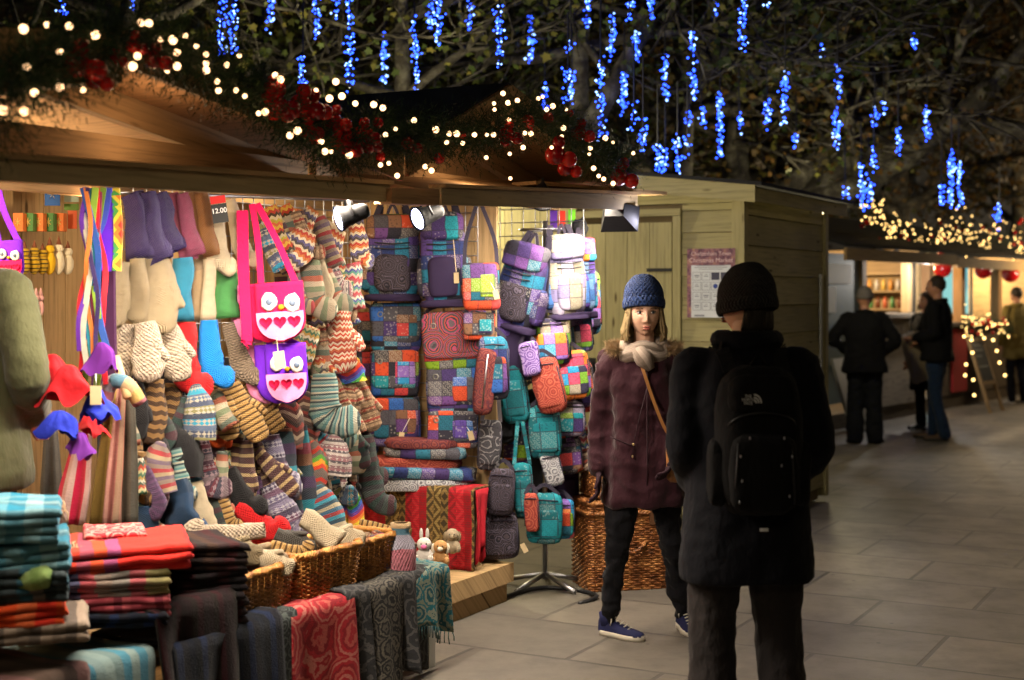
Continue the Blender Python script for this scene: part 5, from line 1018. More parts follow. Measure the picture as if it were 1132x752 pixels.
p,s=S2(500,455,.6); messenger(p,s,54,40,0,0,'dark patchwork messenger bag with a blue panel, bottom of the middle column',P2,P2,-14,pocket=LBLUE)
p,s=S2(400,346,-.6); messenger(p,s,28,42,0,0,'grey green patchwork bag half hidden behind the zigzag mittens',P3_,P3_,lock=False)
p,s=S2(401,390,-.4); messenger(p,s,30,50,0,0,'purple and moss patchwork bag half hidden behind the brown mittens',P5,P3_,lock=False)
p,s=S2(404,445,-.6); messenger(p,s,30,56,0,0,'teal and purple patchwork bag half hidden behind the dark socks',P5,P1,lock=False)
p,s=S2(531,292,1.6); messenger(p,s,40,50,-8,2,'small green grey and orange shoulder bag hung on long straps, with a card tag',P3_,P3_,-12,st=56,lock=False,pocket=GREENC)
p,s=S2(530,346,.9); messenger(p,s,34,30,-8,0,'lime and violet patchwork purse just under the green shoulder bag',P3_,P1,lock=False)
p,s=S2(540,385,1.2); t=thing('narrow_bag','long narrow reddish brown bag at the right edge of the end wall','bag',p,'patchwork bags on the end wall'); m=MB(); pillow(m,IM(p,0,6),(0,0,-.17),.11,.34,.07,.4); m.build('bag_body',REDBR,t); m=MB(); m.tube([IM(p,0,6)@Vector((0,-.037,-.03)),IM(p,0,6)@Vector((0,-.037,-.3))],.004,5); m.build('zip',METAL,t)
# ---- bag rack outside
RK=Vector((.18,7.78,0)); t=thing('bag_rack','chrome revolving stand carrying the teal and patchwork bags','display rack',RK)
m=MB(); m.tube([RK+Vector((0,0,.04)),RK+Vector((0,0,2.0))],.014,8); m.build('pole',METAL,t)
m=MB(); 
for k in range(5): a=k*1.257+.3; m.tube([RK+Vector((0,0,.07)),RK+Vector((.27*math.cos(a),.27*math.sin(a),.015))],.014,6)
m.build('foot',METAL,t)
for z in (1.95,1.42,.98): m=MB(); m.tube([RK+Vector((.14*math.cos(a*.524),.14*math.sin(a*.524),z)) for a in range(13)],.006,6,False); m.tube([RK+Vector((-.14,0,z)),RK+Vector((.14,0,z))],.005,5); m.tube([RK+Vector((0,-.14,z)),RK+Vector((0,.14,z))],.005,5); m.build('ring',METAL,t)
G='bags on the revolving rack'
def rk(x,y,Y): p=atY(x,y,Y); return p,Y/F
def simple(x,y,wp,hp,Y,yaw,tilt,mt,label,st=0,front=None,name='shoulder_bag',dp=.08,e=.4,side=None,tg=None):
    p,s=rk(x,y,Y); w=wp*s;h=hp*s; t=thing(name,label,'bag',p,G); M=IM(p,yaw,-tilt)
    m=MB(); pillow(m,M,(0,0,-h*.5),w,h,dp,e); m.build('bag_body',mt,t)
    m=MB(); m.tube([M@Vector((-w*.4,-dp*.45,-h*.14)),M@Vector((0,-dp*.53,-h*.12)),M@Vector((w*.4,-dp*.45,-h*.14))],.0035,5); m.tube([M@Vector((-w*.46,-dp*.3,-h*.2)),M@Vector((-w*.47,-dp*.3,-h*.85))],.004,5); m.tube([M@Vector((w*.46,-dp*.3,-h*.2)),M@Vector((w*.47,-dp*.3,-h*.85))],.004,5); m.build('zip_and_piping',STRAPM,t)
    if front: m=MB(); pillow(m,M,(w*.02,-dp*.42,-h*.60),w*.8,h*.58,.03,.3); m.build('front_pocket',front,t)
    m=MB(); strap(m,M,[(-w*.4,0,-h*.04),(-w*.15,.01,.03+st*s*.6),(0,.01,.04+st*s),(w*.15,.01,.03+st*s*.6),(w*.4,0,-h*.04)],.02); m.build('strap',side or STRAPM,t)
    if tg: m=MB(); m.smooth=False; m.box((w*.2,-dp*.6,-h*.9),(.026,.002,.05),M@Matrix.Rotation(R(tg),4,'Y')); m.build('swing_tag',TAGM,t)
    return t
p,s=rk(588,268,7.45); backpack(p,s,58,100,-30,-14,'tilted dark blue backpack with a lime pocket at the top of the rack',P5,PAIS,P2,P5,grp=G)
p,s=rk(622,258,7.6); backpack(p,s,46,96,14,4,'pale grey and white patch backpack, brightly lit at the top of the rack',WHITEC,WHITEC,WHITEC,LBLUE,grp=G)
p,s=rk(641,262,7.8); backpack(p,s,30,90,20,2,'blue patterned backpack edge behind the pale one',LBLUE,LBLUE,P4,P5,grp=G)
simple(607,352,44,52,7.55,8,4,P4,'bright patch bag in pink orange and blue under the pale backpack',0,P4)
simple(641,345,24,44,7.8,0,6,LBLUE,'pale blue small bag at the right side of the rack',0,P4)
simple(569,356,34,66,7.5,-10,6,VIOL,'dark violet soft bag hanging under the tilted backpack',0,None,dp=.1)
simple(583,378,22,38,7.42,-4,10,rosette('lilac_paisley',[CW('8a70b0'),CW('5a3c84'),CW('a890c8')],sc=18,rings=5),'small lilac paisley bag in front of the violet one')
simple(563,400,32,68,7.5,-12,8,TEALB,'slim teal quilted bag left of the coral one',0,TEALB)
simple(599,396,34,62,7.45,-16,14,CORAL,'coral paisley bag slanting right',0,CORAL)
simple(629,388,40,54,7.6,6,6,P4,'floral bag in red pink and lime right of the coral bag',0,P4)
simple(600,448,36,58,7.5,-8,4,TEALB,'teal quilted bag below the coral one',0,TEALB)
simple(630,444,34,38,7.65,4,0,WHITEC,'small cream and teal patch bag on the right, fourth row',0,P1)
simple(543,464,26,56,7.35,6,-4,GREYS,'grey tote with white swirls and dots and a wide grey strap',60,GREYS,'swirl_tote',.05,side=plain('grey_strap',CW('66626a'),.8))
simple(625,484,34,40,7.7,4,6,P3_,'lime and blue patch purse on the right, fifth row',0,P3_)
simple(606,500,22,38,7.5,0,14,SILV,'small silver patterned pouch in the middle of the rack')
simple(556,518,30,52,7.35,-4,-4,PAIS,'black pouch with a rose paisley print and a zip',0,MAND if False else PAIS,tg=None)
simple(577,512,22,60,7.45,-6,3,TEALB,'narrow teal bag on a long teal strap',58,TEALB,side=TEALB)
simple(602,545,40,56,7.45,-8,0,TEALB,'wide teal bag, lowest of the teal ones',0,TEALB)
simple(587,545,16,42,7.38,-8,3,CORAL,'thin grey and coral purse overlapping the wide teal bag')
simple(621,552,28,44,7.55,8,0,P4,'coral and lime patch purse at the bottom right of the rack',0,P1)
simple(551,568,44,50,7.4,0,2,PAIS,'large black bag with a floral swirl near the ground, with a card tag',0,PAIS,tg=-25)
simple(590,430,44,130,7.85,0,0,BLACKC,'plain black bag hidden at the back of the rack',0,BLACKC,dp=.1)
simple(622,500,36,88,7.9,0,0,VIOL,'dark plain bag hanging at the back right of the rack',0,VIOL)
p,s=rk(642,462,7.75); m=MB(); g_hat(m,IM(p,0,0),26*s,34*s); tag(m.build('knitted_hat',KN['zig4']),'upper pastel wavy hat at the right edge of the rack','hat'); p,s=rk(644,490,7.75); m=MB(); g_hat(m,IM(p,0,0),28*s,30*s); tag(m.build('knitted_hat',KN['wavy']),'lower brown wavy hat above the wicker hampers','hat')
for i,(x,y) in enumerate(((627,262),(641,252))): 
    p,s=rk(x,y,7.9); m=MB(); m.ball(p,(.045,.04,.05),16,10,bump=.5,seed=i); tag(m.build('fluffy_pompom',BLACKC),('left','right')[i]+' black fluffy pompom on the hooks above the pale backpack','pompom')
for i,(x,y,c,lb) in enumerate(((612,242,CW('6030a0'),'violet'),(621,243,CW('d03020'),'red'),(632,242,CW('60b020'),'green'))):
    p,s=rk(x,y,7.95); m=MB(); strap(m,IM(p),[(0,0,.05),(0,0,-.06)],.04,.012); tag(m.build('felt_tab',plain('tab%d'%i,c,.8)),lb+' felt tab hanging on the wire grid above the pale backpack','felt tab')
simple(560,318,30,60,7.5,6,-4,P1,'patchwork bag at the left edge of the rack, under the long straps',0,P5)
simple(545,372,34,70,7.25,-4,2,P5,'dark blue violet bag at the left side of the rack above the grey tote',0,P2)
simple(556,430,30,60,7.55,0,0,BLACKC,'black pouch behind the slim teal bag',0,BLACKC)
simple(640,400,30,56,7.75,10,4,P1,'patch bag at the far right of the rack beside the floral one',0,P2)
simple(650,300,26,70,7.95,12,2,P4,'bright patch bag at the top right end of the grid panel',0,P4)
simple(615,440,34,56,7.7,6,6,MAND,'orange brown mandala bag behind the cream and teal one',0,P3_)
simple(572,455,34,60,7.65,-8,-2,P2,'dark patch bag behind the two teal quilted ones',0,P1)
# folded bags on the rug table
FB=[(462,541,118,12,SILV,'silver patterned folded bag at the bottom of the pile'),(470,529,112,13,P5,'blue and violet folded bag second from the bottom of the pile'),(462,517,96,12,CORAL,'rust coloured folded bag in the middle of the pile'),(470,506,92,12,P2,'dark folded bag with a rust end near the top of the pile'),(466,495,80,10,REDBR,'plum folded bag on top of the pile')]
for x,y,wp,hp,mt,lb in FB:
    p=atS(x,y,6.26); s=p.y/F; m=MB(); pillow(m,IM(p,rnd(-6,6),rnd(-3,3)),(0,0,hp*s*.5),wp*s,hp*s*1.15,.18,.3,28,10); tag(m.build('folded_bag',mt),lb,'folded bag','pile of folded bags on the rug table')
p=atS(424,528,6.26); m=MB(); pillow(m,IM(p,0,0),(0,0,0),.18,.07,.2,.4); tag(m.build('folded_cloth',SILV),'silver grey folded cloth at the left end of the rug table','folded cloth')
# ================================================================== LOW TABLE, BASKETS, BLANKETS
random.seed(33)
TZ=.43
lt=thing('display_table','long low table in front of the woollens stall carrying baskets and blankets','table',L(4,3.4,0))
part(lt,'tabletop',W_STALL,lambda m:m.lb(2.2,5.24,3.19,3.74,TZ-.03,TZ))
WHP=plain('white_leg',(.55,.55,.52),.5)
for s,w,z in ((5.17,3.21,0),(3.7,3.21,0),(2.3,3.21,0),(5.17,3.68,.18),(3.7,3.68,.18)): part(lt,'leg',WHP,lambda m:m.lb(s,s+.05,w,w+.05,z,TZ-.03))
def cloth(x0,x1,hem0,hem1,mt,label,back=.25,wav=.03,fr=14,name='draped_blanket',w=3.155,fringe=0,lift=.012,seed=0,z0=None,grp='blankets draped over the low table edge'):
    p0=atW(x0,700,w); p1=atW(x1,700,w); s0=sOf(p0); s1=sOf(p1); z0=TZ+lift if z0 is None else z0
    h0=z0-atW(x0,hem0,w).z; h1=z0-atW(x1,hem1,w).z; m=MB()
    def fn(u,v):
        s=s0+(s1-s0)*u; drop=h0+(h1-h0)*u; tot=back+drop; d=v*tot
        r=.03
        if d<back-r: ww=w+back-d; z=z0
        elif d<back+r: q=(d-back+r)/(2*r)*1.5708; ww=w+r-r*math.sin(q)*1.0; z=z0-r*(1-math.cos(q))
        else: ww=w; z=z0-(d-back)
        dn=max(0,(z0-z))/max(.2,drop)
        ww-= wav*dn*(math.sin(s*fr*2+seed)+.5*math.sin(s*fr*4.3+seed*2))+.015*dn
        s2=s+.02*dn*math.sin(s*fr*3+seed)
        z+=.01*noise.noise(Vector((s*7,d*6,seed)))*1.5
        return L(s2,ww,max(z,.012))
    m.grid(fn,40,26,False,None,us=abs(s1-s0),vs=back+max(h0,h1),uo=seed)
    o=m.build(name,mt); md=o.modifiers.new('thick','SOLIDIFY'); md.thickness=.012; md.offset=1
    tag(o,label,'blanket',grp)
    if fringe:
        f=MB()
        for k in range(fringe):
            q=fn((k+.5)/fringe,1.0); e=q+Vector((rnd(-.008,.008),rnd(-.008,.008),-rnd(.03,.055))); e.z=max(e.z,.005); f.tube([q,q.lerp(e,.5)+Vector((rnd(-.004,.004),0,0)),e],.0022,4)
        WL[o.name]=o.location.copy(); f.build('fringe',mt,o)
    return o
B_TEAL=rosette('teal_blanket',[CW('1c6a78'),CW('7c8474'),CW('15525e'),CW('8a9080')],sc=10,rings=2.6,fuzz=.35); B_GREY=rosette('grey_rosette',[CW('1c1a1c'),CW('5c564e'),CW('1c1a1c'),CW('6c665c')],sc=13,rings=2.2,fuzz=.5); B_GREY2=rosette('grey_diamond',[CW('26262a'),CW('4c4a4a'),CW('222224')],sc=14,rings=3,fuzz=.4)
B_RED=rosette('red_pink_blanket',[CW('a81c28'),CW('b86a60'),CW('a01824'),CW('b05048'),CW('8a1420')],sc=6,rings=3.0,fuzz=.35); B_BLK=rosette('speckled_black',[CW('1e2224'),CW('4a5250'),CW('16181a')],sc=22,rings=3,fuzz=.4); B_RED2=plain('dark_red_wool',CW('8a101c'),.95,bump=.7)
cloth(452,497,690,700,B_TEAL,'teal and sage blanket at the right end of the low table',.28,.02,10,fringe=22,lift=.016,seed=1)
cloth(440,478,745,735,B_GREY2,'dark grey shaggy blanket next to the teal one',.30,.035,12,lift=.03,seed=2.3)
cloth(398,452,770,755,B_GREY,'charcoal blanket with grey rosettes',.30,.03,9,lift=.020,seed=4.1)
cloth(383,408,800,780,B_GREY2,'slim dark blanket between the rosettes and the red one',.26,.03,14,lift=.035,seed=3.1)
cloth(322,392,860,830,B_RED,'red and salmon patterned blanket draped in the middle',.22,.03,8,lift=.024,seed=5.2)
cloth(286,330,900,860,B_BLK,'black speckled blanket left of the red one',.22,.03,11,lift=.018,seed=6.6)
cloth(240,295,900,900,B_BLK,'black and grey flecked blanket beside the dark hanging cloth',.22,.03,9,lift=.03,seed=7.7)
NAVYC=plaid('navy_cloth',CW('0c1220'),[CW('0c1220'),CW('0a0c10'),CW('122040'),CW('141218')],per=.12,fuzz=.3)
cloth(190,312,900,900,NAVYC,'very dark navy cloth hanging over the near edge',.35,.05,7,lift=.05,seed=8.8,w=3.12)
cloth(172,262,800,860,plaid('maroon_cloth',CW('24080e'),[CW('2c0810'),CW('100a0c'),CW('1a0a10'),CW('181812')],per=.1,fuzz=.3),'dark maroon cloth hanging from under the folded blankets',.42,.035,9,seed=9.4,w=3.135,z0=.60)
cloth(-90,100,900,900,plaid('brown_pink',CW('4a3a32'),[CW('4a3a32'),CW('584840'),CW('3a2c28'),CW('6a4848')],per=.2,fuzz=.35),'brown blanket with a pink edge at the bottom left corner',.4,.03,6,lift=.08,seed=10.4,w=3.10)
AQW=plaid('aqua_white',CW('6c96a0'),[CW('125c78'),CW('6c7470'),CW('788078'),CW('5c645e'),CW('1a6480'),CW('788078')],per=.22,fuzz=.3)
cloth(-30,172,820,870,AQW,'pale blue and grey striped blanket arching over the bottom left',.45,.03,8,lift=.06,seed=11.9,w=3.13)
# baskets
WICK=NT('wicker',.55,.35); WICK.col(WICK.ramp(WICK.noise(WICK.obj(),22,4,.6),[(.3,CW('5a3416')),(.5,CW('a06a30')),(.7,CW('c08c48'))])); WICK=WICK.mat
WICKR=NT('red_wicker',.5,.4); WICKR.col(WICKR.ramp(WICKR.noise(WICKR.obj(),18,4,.6),[(.3,CW('3c1e0c')),(.5,CW('7e4c26')),(.7,CW('b07c48'))])); WICKR=WICKR.mat
def rrect(t,a,b,r):
    # perimeter param 0..1 of a rounded rectangle half sizes a,b
    segs=[2*(a-r),math.pi*r/2,2*(b-r),math.pi*r/2]*2; tot=sum(segs); d=(t%1)*tot; c=[(-(a-r),-b,1,0),(a-r,-b,0,0),(a,-(b-r),0,1),(a,b-r,0,0),(a-r,b,-1,0),(-(a-r),b,0,0),(-a,b-r,0,-1),(-a,-(b-r),0,0)]
    cen=[None,(a-r,-(b-r),-90),None,(a-r,b-r,0),None,(-(a-r),b-r,90),None,(-(a-r),-(b-r),180)]
    for i,sg in enumerate(segs):
        if d<=sg or i==7:
            if i%2==0: x,y,dx,dy=c[i]; return (x+dx*d,y+dy*d,(dy,-dx))
            cx,cy,a0=cen[i]; q=R(a0)+d/r; return (cx+r*math.cos(q),cy+r*math.sin(q),(math.cos(q),math.sin(q)))
        d-=sg
CR=[.05]
def weave(m,M,a,b,r,z0,z1,flare,rows,stakes,rod=.0045,amp=.006):
    r=CR[0]
    n=stakes*2
    for j in range(rows):
        z=z0+(z1-z0)*(j+.5)/rows; f=1+flare*(j/rows); pts=[]
        for k in range(n+1):
            x,y,nn=rrect(k/n,a*f,b*f,r); o=amp*math.cos(math.pi*k/1.0+math.pi*j) if k%1==0 else 0
            o=amp*(1 if (k//1+j)%2==0 else -1); pts.append(M@Vector((x+nn[0]*o,y+nn[1]*o,z+rnd(-.0012,.0012))))
        m.tube(pts,rod*rnd(.85,1.15),5,False)
def basket(name,label,M,a,b,h,flare=.12,rows=20,stakes=34,mt=None,rim=True,cat='basket',grp=None,org=None,inner=True):
    mt=mt or WICK; t=thing(name,label,cat,org,grp)
    m=MB(); weave(m,M,a,b,.05,.0,h,flare,rows,stakes,rod=h/rows*.56,amp=.0055); m.build('woven_side',mt,t)
    m=MB()
    for k in range(stakes):
        x,y,nn=rrect((k*2+.5)/(stakes*2),a,b,.05); x1,y1,_=rrect((k*2+.5)/(stakes*2),a*(1+flare),b*(1+flare),.05); m.tube([M@Vector((x,y,0)),M@Vector((x1,y1,h+.004))],.0045,5)
    m.build('stakes',mt,t)
    if rim:
        m=MB(); n=90
        for ph in (0,2.09,4.19):
            pts=[]
            for k in range(n+1):
                x,y,nn=rrect(k/n,a*(1+flare),b*(1+flare),.05); q=k/n*math.pi*2*26+ph; pts.append(M@Vector((x+nn[0]*.009*math.cos(q),y+nn[1]*.009*math.cos(q),h+.009*math.sin(q))))
            m.tube(pts,.008,5,False)
        m.build('plaited_rim',mt,t)
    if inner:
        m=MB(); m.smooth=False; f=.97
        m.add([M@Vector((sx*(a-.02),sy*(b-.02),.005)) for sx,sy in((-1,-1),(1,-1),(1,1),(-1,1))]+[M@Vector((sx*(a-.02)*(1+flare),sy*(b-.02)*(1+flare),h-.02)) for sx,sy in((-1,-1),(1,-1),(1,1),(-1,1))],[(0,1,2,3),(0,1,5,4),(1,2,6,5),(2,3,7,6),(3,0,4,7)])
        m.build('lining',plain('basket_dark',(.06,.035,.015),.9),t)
    return t
def RM(s,w,z,dy=0): return Matrix.Translation(L(s,w,z))@Matrix.Rotation(math.pi/2-TH+R(dy),4,'Z')
BK=[(4.08,3.36,.185,.12,.165,'left wicker basket of woollens, nearest the red folded blankets'),(4.50,3.36,.18,.12,.175,'middle wicker basket holding the beige rolled sock'),(4.85,3.37,.135,.11,.165,'smallest wicker basket at the right, beside the striped bottle cosy')]
for s,w,a,b,h,lb in BK: basket('wicker_basket',lb,RM(s,w,TZ+.008,rnd(-5,5)),a,b,h,org=L(s,w,TZ),grp='wicker baskets on the low table',stakes=int((a+b)*100))
def lay(x,y,w,wp,hp,typ,k,yaw,ang,label,side=1,roll=0):
    p=atW(x,y,w); s=p.y/F; M=Matrix.Translation(p)@Matrix.Rotation(R(yaw),4,'Z')@Matrix.Rotation(R(-ang),4,'Y')@Matrix.Rotation(R(roll),4,'X')
    m=MB(); a=(m,M,wp*s,hp*s) if typ=='warmer' else (m,M,wp*s,hp*s,side); GF[typ](*a); nm,ct=NM[typ]
    return tag(m.build(nm,K(k),at=p),label,ct,'woollens lying in the baskets')
lay(292,586,3.40,26,76,'sock','cable',0,-82,'grey cream cable sock lying across the left basket',-1); lay(255,616,3.42,30,62,'mitt','oat',0,84,'beige mitten lying in the left end of the left basket')
lay(276,612,3.34,24,50,'mitt','cream',0,70,'cream mitten heaped in the left basket'); lay(306,590,3.45,22,44,'mitt','dgrey',10,64,'charcoal mitten in the left basket'); lay(300,602,3.40,16,40,'sock','tanrib',0,76,'brown rolled sock at the right end of the left basket')
lay(322,600,3.42,16,30,'mitt','fairb',0,20,'blue patterned mitten squeezed between the two bigger baskets'); lay(335,572,3.40,30,50,'warmer','cream',0,52,'rolled beige leg warmer standing open in the middle basket'); lay(356,590,3.38,24,46,'mitt','cream',0,80,'cream mitten lying in the middle basket'); lay(352,600,3.42,26,52,'mitt','oat',0,86,'oatmeal mitten heaped in the middle basket'); lay(382,590,3.44,18,34,'sock','brred',0,70,'flecked brown mitten at the right end of the middle basket')
lay(398,578,3.46,12,58,'warmer','tanrib',0,78,'narrow tan roll lying over the smallest basket'); lay(404,596,3.42,22,40,'mitt','redst',0,60,'red striped sock in the smallest basket'); lay(392,600,3.40,24,44,'mitt','mauve',0,80,'mauve mitten in the smallest basket')
lay(415,592,3.30,18,56,'sock','redst',0,12,'dark striped sock hanging from the smallest basket'); lay(238,606,3.45,30,50,'mitt','taupe',0,80,'taupe mitten at the left of the left basket')
# bottle cosy, soft toys
p=atW(443,644,3.235); s=p.y/F; t=thing('bottle_cosy','striped knitted bottle cosy with a narrow neck','bottle cosy',p)
m=MB(); prof=[(.36,0),(.46,.03),(.5,.2),(.5,.5),(.44,.7),(.30,.80),(.26,.86),(.33,.92),(.34,1.0),(.22,1.0)]
m.grid(lambda u,v:(lambda q:p+Vector((q[0]*34*s*math.cos(6.2832*u),q[0]*34*s*.8*math.sin(6.2832*u),q[1]*66*s)))(prof[int(round(v*9))]),20,9,True,None,us=.2,vs=.2,capa=True); m.build('cosy',KN['bottle'],t)
def toy(x,y,w,c1,c2,label,ears):
    p=atW(x,y,w); s=p.y/F; t=thing('soft_toy',label,'soft toy',p,'soft toys beside the baskets'); f1=plain('toyfur_'+ears,c1,.95,bump=1,bsc=150); f2=plain('toyface_'+ears,c2,.95,bump=1,bsc=150)
    m=MB(); m.ball(p+Vector((0,0,.03)),(.04,.035,.04),14,10,bump=.1); m.ball(p+Vector((0,-.01,.085)),(.034,.03,.032),14,10); 
    for sx in(-1,1): m.ball(p+Vector((sx*.03,-.025,.02)),(.014,.014,.02),8,6)
    m.build('body',f1,t); m=MB(); m.ball(p+Vector((0,-.035,.078)),(.015,.012,.012),10,6)
    m.build('muzzle',f2,t); m=MB()
    for sx in(-1,1):
        if ears=='long': m.ball(p+Vector((sx*.014,0,.13)),(.009,.006,.028),8,6)
        else: m.ball(p+Vector((sx*.033,-.005,.075)),(.012,.01,.026),8,6)
    m.build('ears',f1 if ears=='long' else f2,t); m=MB()
    for sx in(-1,1): m.ball(p+Vector((sx*.012,-.040,.092)),.0035,6,4)
    m.build('eyes',BLACKM,t)
toy(469,622,3.45,CW('c8c0b8'),CW('e070a0'),'small white soft toy rabbit with a pink muzzle','long'); toy(487,624,3.50,CW('b88a58'),CW('d8ccb8'),'small brown and white soft toy dog right of the rabbit','flop'); toy(500,610,3.62,CW('a09078'),CW('8a7a60'),'greyish soft toy tucked against the red rug','mid')
lay(455,600,3.35,22,44,'mitt','tweed',0,-10,'tweed mitten between the bottle cosy and the soft toys')
# rug table
def rugmat():
    t=NT('kilim',.9,.15); u,v,uvv=t.uv()
    band=t.cramp(t.m('FRACT',t.m('DIVIDE',u,.26)),[CW('b01828'),CW('a01420'),CW('8a7040'),CW('50401e'),CW('7a6438'),CW('b01c28')])
    du=t.m('ABSOLUTE',t.m('SUBTRACT',t.m('FRACT',t.m('DIVIDE',u,.13)),.5)); dv=t.m('ABSOLUTE',t.m('SUBTRACT',t.m('FRACT',t.m('DIVIDE',v,.17)),.5))
    dd=t.m('FRACT',t.m('MULTIPLY',t.m('ADD',du,dv),3.2)); dia=t.m('LESS_THAN',dd,.5)
    c=t.mix(t.m('MULTIPLY',dia,.85),band,t.cramp(t.m('FRACT',t.m('DIVIDE',u,.26)),[CW('c83038'),CW('902028'),CW('2c2a1c'),CW('9a8450'),CW('242418'),CW('801820')]))
    lin=t.m('GREATER_THAN',t.m('SINE',t.m('MULTIPLY',v,420.0)),.3); c=t.mix(t.m('MULTIPLY',lin,.35),c,(.04,.03,.02))
    fz=t.noise(uvv,150,3); c=t.mix(t.m('MULTIPLY',fz,.4),c,(.03,.01,.01)); t.bump(t.m('ADD',fz,lin),.5,.004); return t.col(c)
KIL=rugmat()
rt=thing('rug_table','low table under the red kilim rug, at the end wall of the bag stall','table',L(6.2,4.1,.2))
part(rt,'tabletop',W_STALL,lambda m:m.lb(6.21,6.38,3.62,4.95,.56,.60))
for s,w in ((6.215,3.64),(6.215,4.88),(6.32,3.64),(6.32,4.88)): part(rt,'leg',W_STALL,lambda m:m.lb(s,s+.05,w,w+.05,.2,.56))
m=MB()
def rf(u,v):
    w=4.98-(4.98-3.58)*u; d=v*.57
    if d<.16: s=6.36-d; z=.612
    else: s=6.19-(.020*math.sin(u*17)+.012*math.sin(u*41+d*8))*(d-.16)/.4; z=max(.205,.612-(d-.16))
    return L(s,w,z)
m.grid(rf,50,24,False,None,us=1.4,vs=.72); o=m.build('kilim_rug',KIL); md=o.modifiers.new('thick','SOLIDIFY'); md.thickness=.008; tag(o,'red and tan kilim rug with diamonds draped over the low table','rug')
m=MB(); m.grid(lambda u,v:L(6.20+.12*u-.03*v*u,3.575-.022*math.sin(u*11+v*2)*v,.612-(.33+.05*math.sin(u*9))*v),16,10,False,None,us=.3,vs=.4); o=m.build('red_cloth',plain('red_rug_edge',CW('a81828'),.9,bump=.6)); md=o.modifiers.new('thick','SOLIDIFY'); md.thickness=.008; tag(o,'red cloth edge hanging round the right side of the rug table','cloth')
# folded blankets in stacks
def folded(x,y,w,wp,hp,dep,mt,label,yaw=18,tilt=0,layers=2,grp='folded blankets stacked at the near corner'):
    p=atW(x,y,w); s=p.y/F; W=wp*s; H=hp*s; m=MB(); M=IM(p,yaw,-tilt)
    layers=max(2,min(4,int(H/.022)))
    for k in range(layers):
        hh=H/layers; rr=hh*.52; Wk=W*rnd(.96,1.02); yo=rnd(-.008,.008); sd=rnd(0,50); zc=hh*(k+.5); ox=rnd(-.006,.006)
        def fn(u,v):
            d=u*(2*dep+2*math.pi*rr)
            if d<dep: y,z=dep/2-d,rr
            elif d<dep+math.pi*rr: a=(d-dep)/rr; y,z=-dep/2-rr*math.sin(a),rr*math.cos(a)
            elif d<2*dep+math.pi*rr: y,z=-dep/2+(d-dep-math.pi*rr),-rr
            else: a=(d-2*dep-math.pi*rr)/rr; y,z=dep/2+rr*math.sin(a),-rr*math.cos(a)
            x=(v-.5)*Wk; ed=min(v,1-v); k_=min(1,ed/.025)**.5
            n1=noise.noise(Vector((x*9+sd,y*9,k))); n2=noise.noise(Vector((x*30+sd,y*20,k+5)))
            return Vector((x+ox+.006*n1,y+yo+.012*n1+.004*n2,zc+z*(.35+.65*k_)*(1+.15*n2)+.010*n1*(k+1)/layers-.006*(1-k_)))
        m.grid(fn,44,36,True,M,us=2*dep,vs=Wk,capa=True,capb=True,uvf=None)
    # stripes must run across the fold: swap u and v
    m.uv=[[(b,a) for a,b in q] for q in m.uv]
    return tag(m.build('folded_blanket',mt),label,'folded blanket',grp)
BL_R=plaid('red_blanket',CW('c83028'),[CW('c8402c'),CW('7a4a60'),CW('c0502c'),CW('6a4878'),CW('d83028'),CW('d83028'),CW('d83028'),CW('d83028'),CW('d83028'),CW('c02828')],per=.42,fuzz=.2)
BL_M=plaid('mixed_blanket',CW('8a7468'),[CW('3c5080'),CW('b83a50'),CW('8a7a70'),CW('7a7874'),CW('a8384c'),CW('8a8450'),CW('9a9458')],per=.36,fuzz=.3); BL_P=plaid('pink_blanket',CW('a84450'),[CW('a84450'),CW('b05058'),CW('5a2430'),CW('b85a60'),CW('a04450')],per=.13,fuzz=.3)
folded(118,684,3.36,128,16,.32,NAVYC,'dark navy folded blanket at the bottom of the red topped stack'); folded(124,674,3.36,122,23,.30,BL_P,'dusty pink folded blanket with a ragged fringe, fourth from the top')
folded(126,651,3.36,112,13,.30,BL_M,'grey pink and blue folded blanket, third from the top'); folded(127,638,3.36,116,14,.30,BL_M,'blue red and olive folded blanket just under the red one',layers=2); folded(140,623,3.36,136,26,.34,BL_R,'bright red folded blanket with an orange and violet end, on top of the stack',tilt=2)
folded(128,597,3.5,66,13,.2,rosette('red_stars',[CW('b83038'),CW('c89088'),CW('b03038')],sc=22,rings=3),'red blanket with pale stars behind the bright red one')
DKM=plaid('dark_mix',CW('2a1a1c'),[CW('2a1a1c'),CW('3a1418'),CW('201c1c'),CW('3c2a20')],per=.15,fuzz=.3)
folded(218,690,3.34,80,34,.34,DKM,'dark maroon folded blanket right of the stack, lowest',yaw=30); folded(214,656,3.34,84,34,.34,plaid('dark_b',CW('1c1418'),[CW('1c1418'),CW('301418'),CW('181818')],per=.12),'blackish folded blanket right of the stack, middle',yaw=30,layers=3); folded(214,622,3.34,86,28,.34,DKM,'dark folded blanket right of the bright red one',yaw=30,tilt=-6)
TE=plaid('aqua_blanket',CW('2a8aa8'),[CW('14708f'),CW('14708f'),CW('7c9ca0'),CW('16607a'),CW('94a4a0'),CW('3a4448')],per=.30,fuzz=.25,pu=.7); BR=plaid('beige_brown',CW('7a6c60'),[CW('7a6c60'),CW('4c4440'),CW('9a8878')],per=.1,fuzz=.35)
ORB=plaid('orange_red',CW('c83c20'),[CW('c82c20'),CW('c8481c'),CW('d06a3c')],per=.16,fuzz=.25)
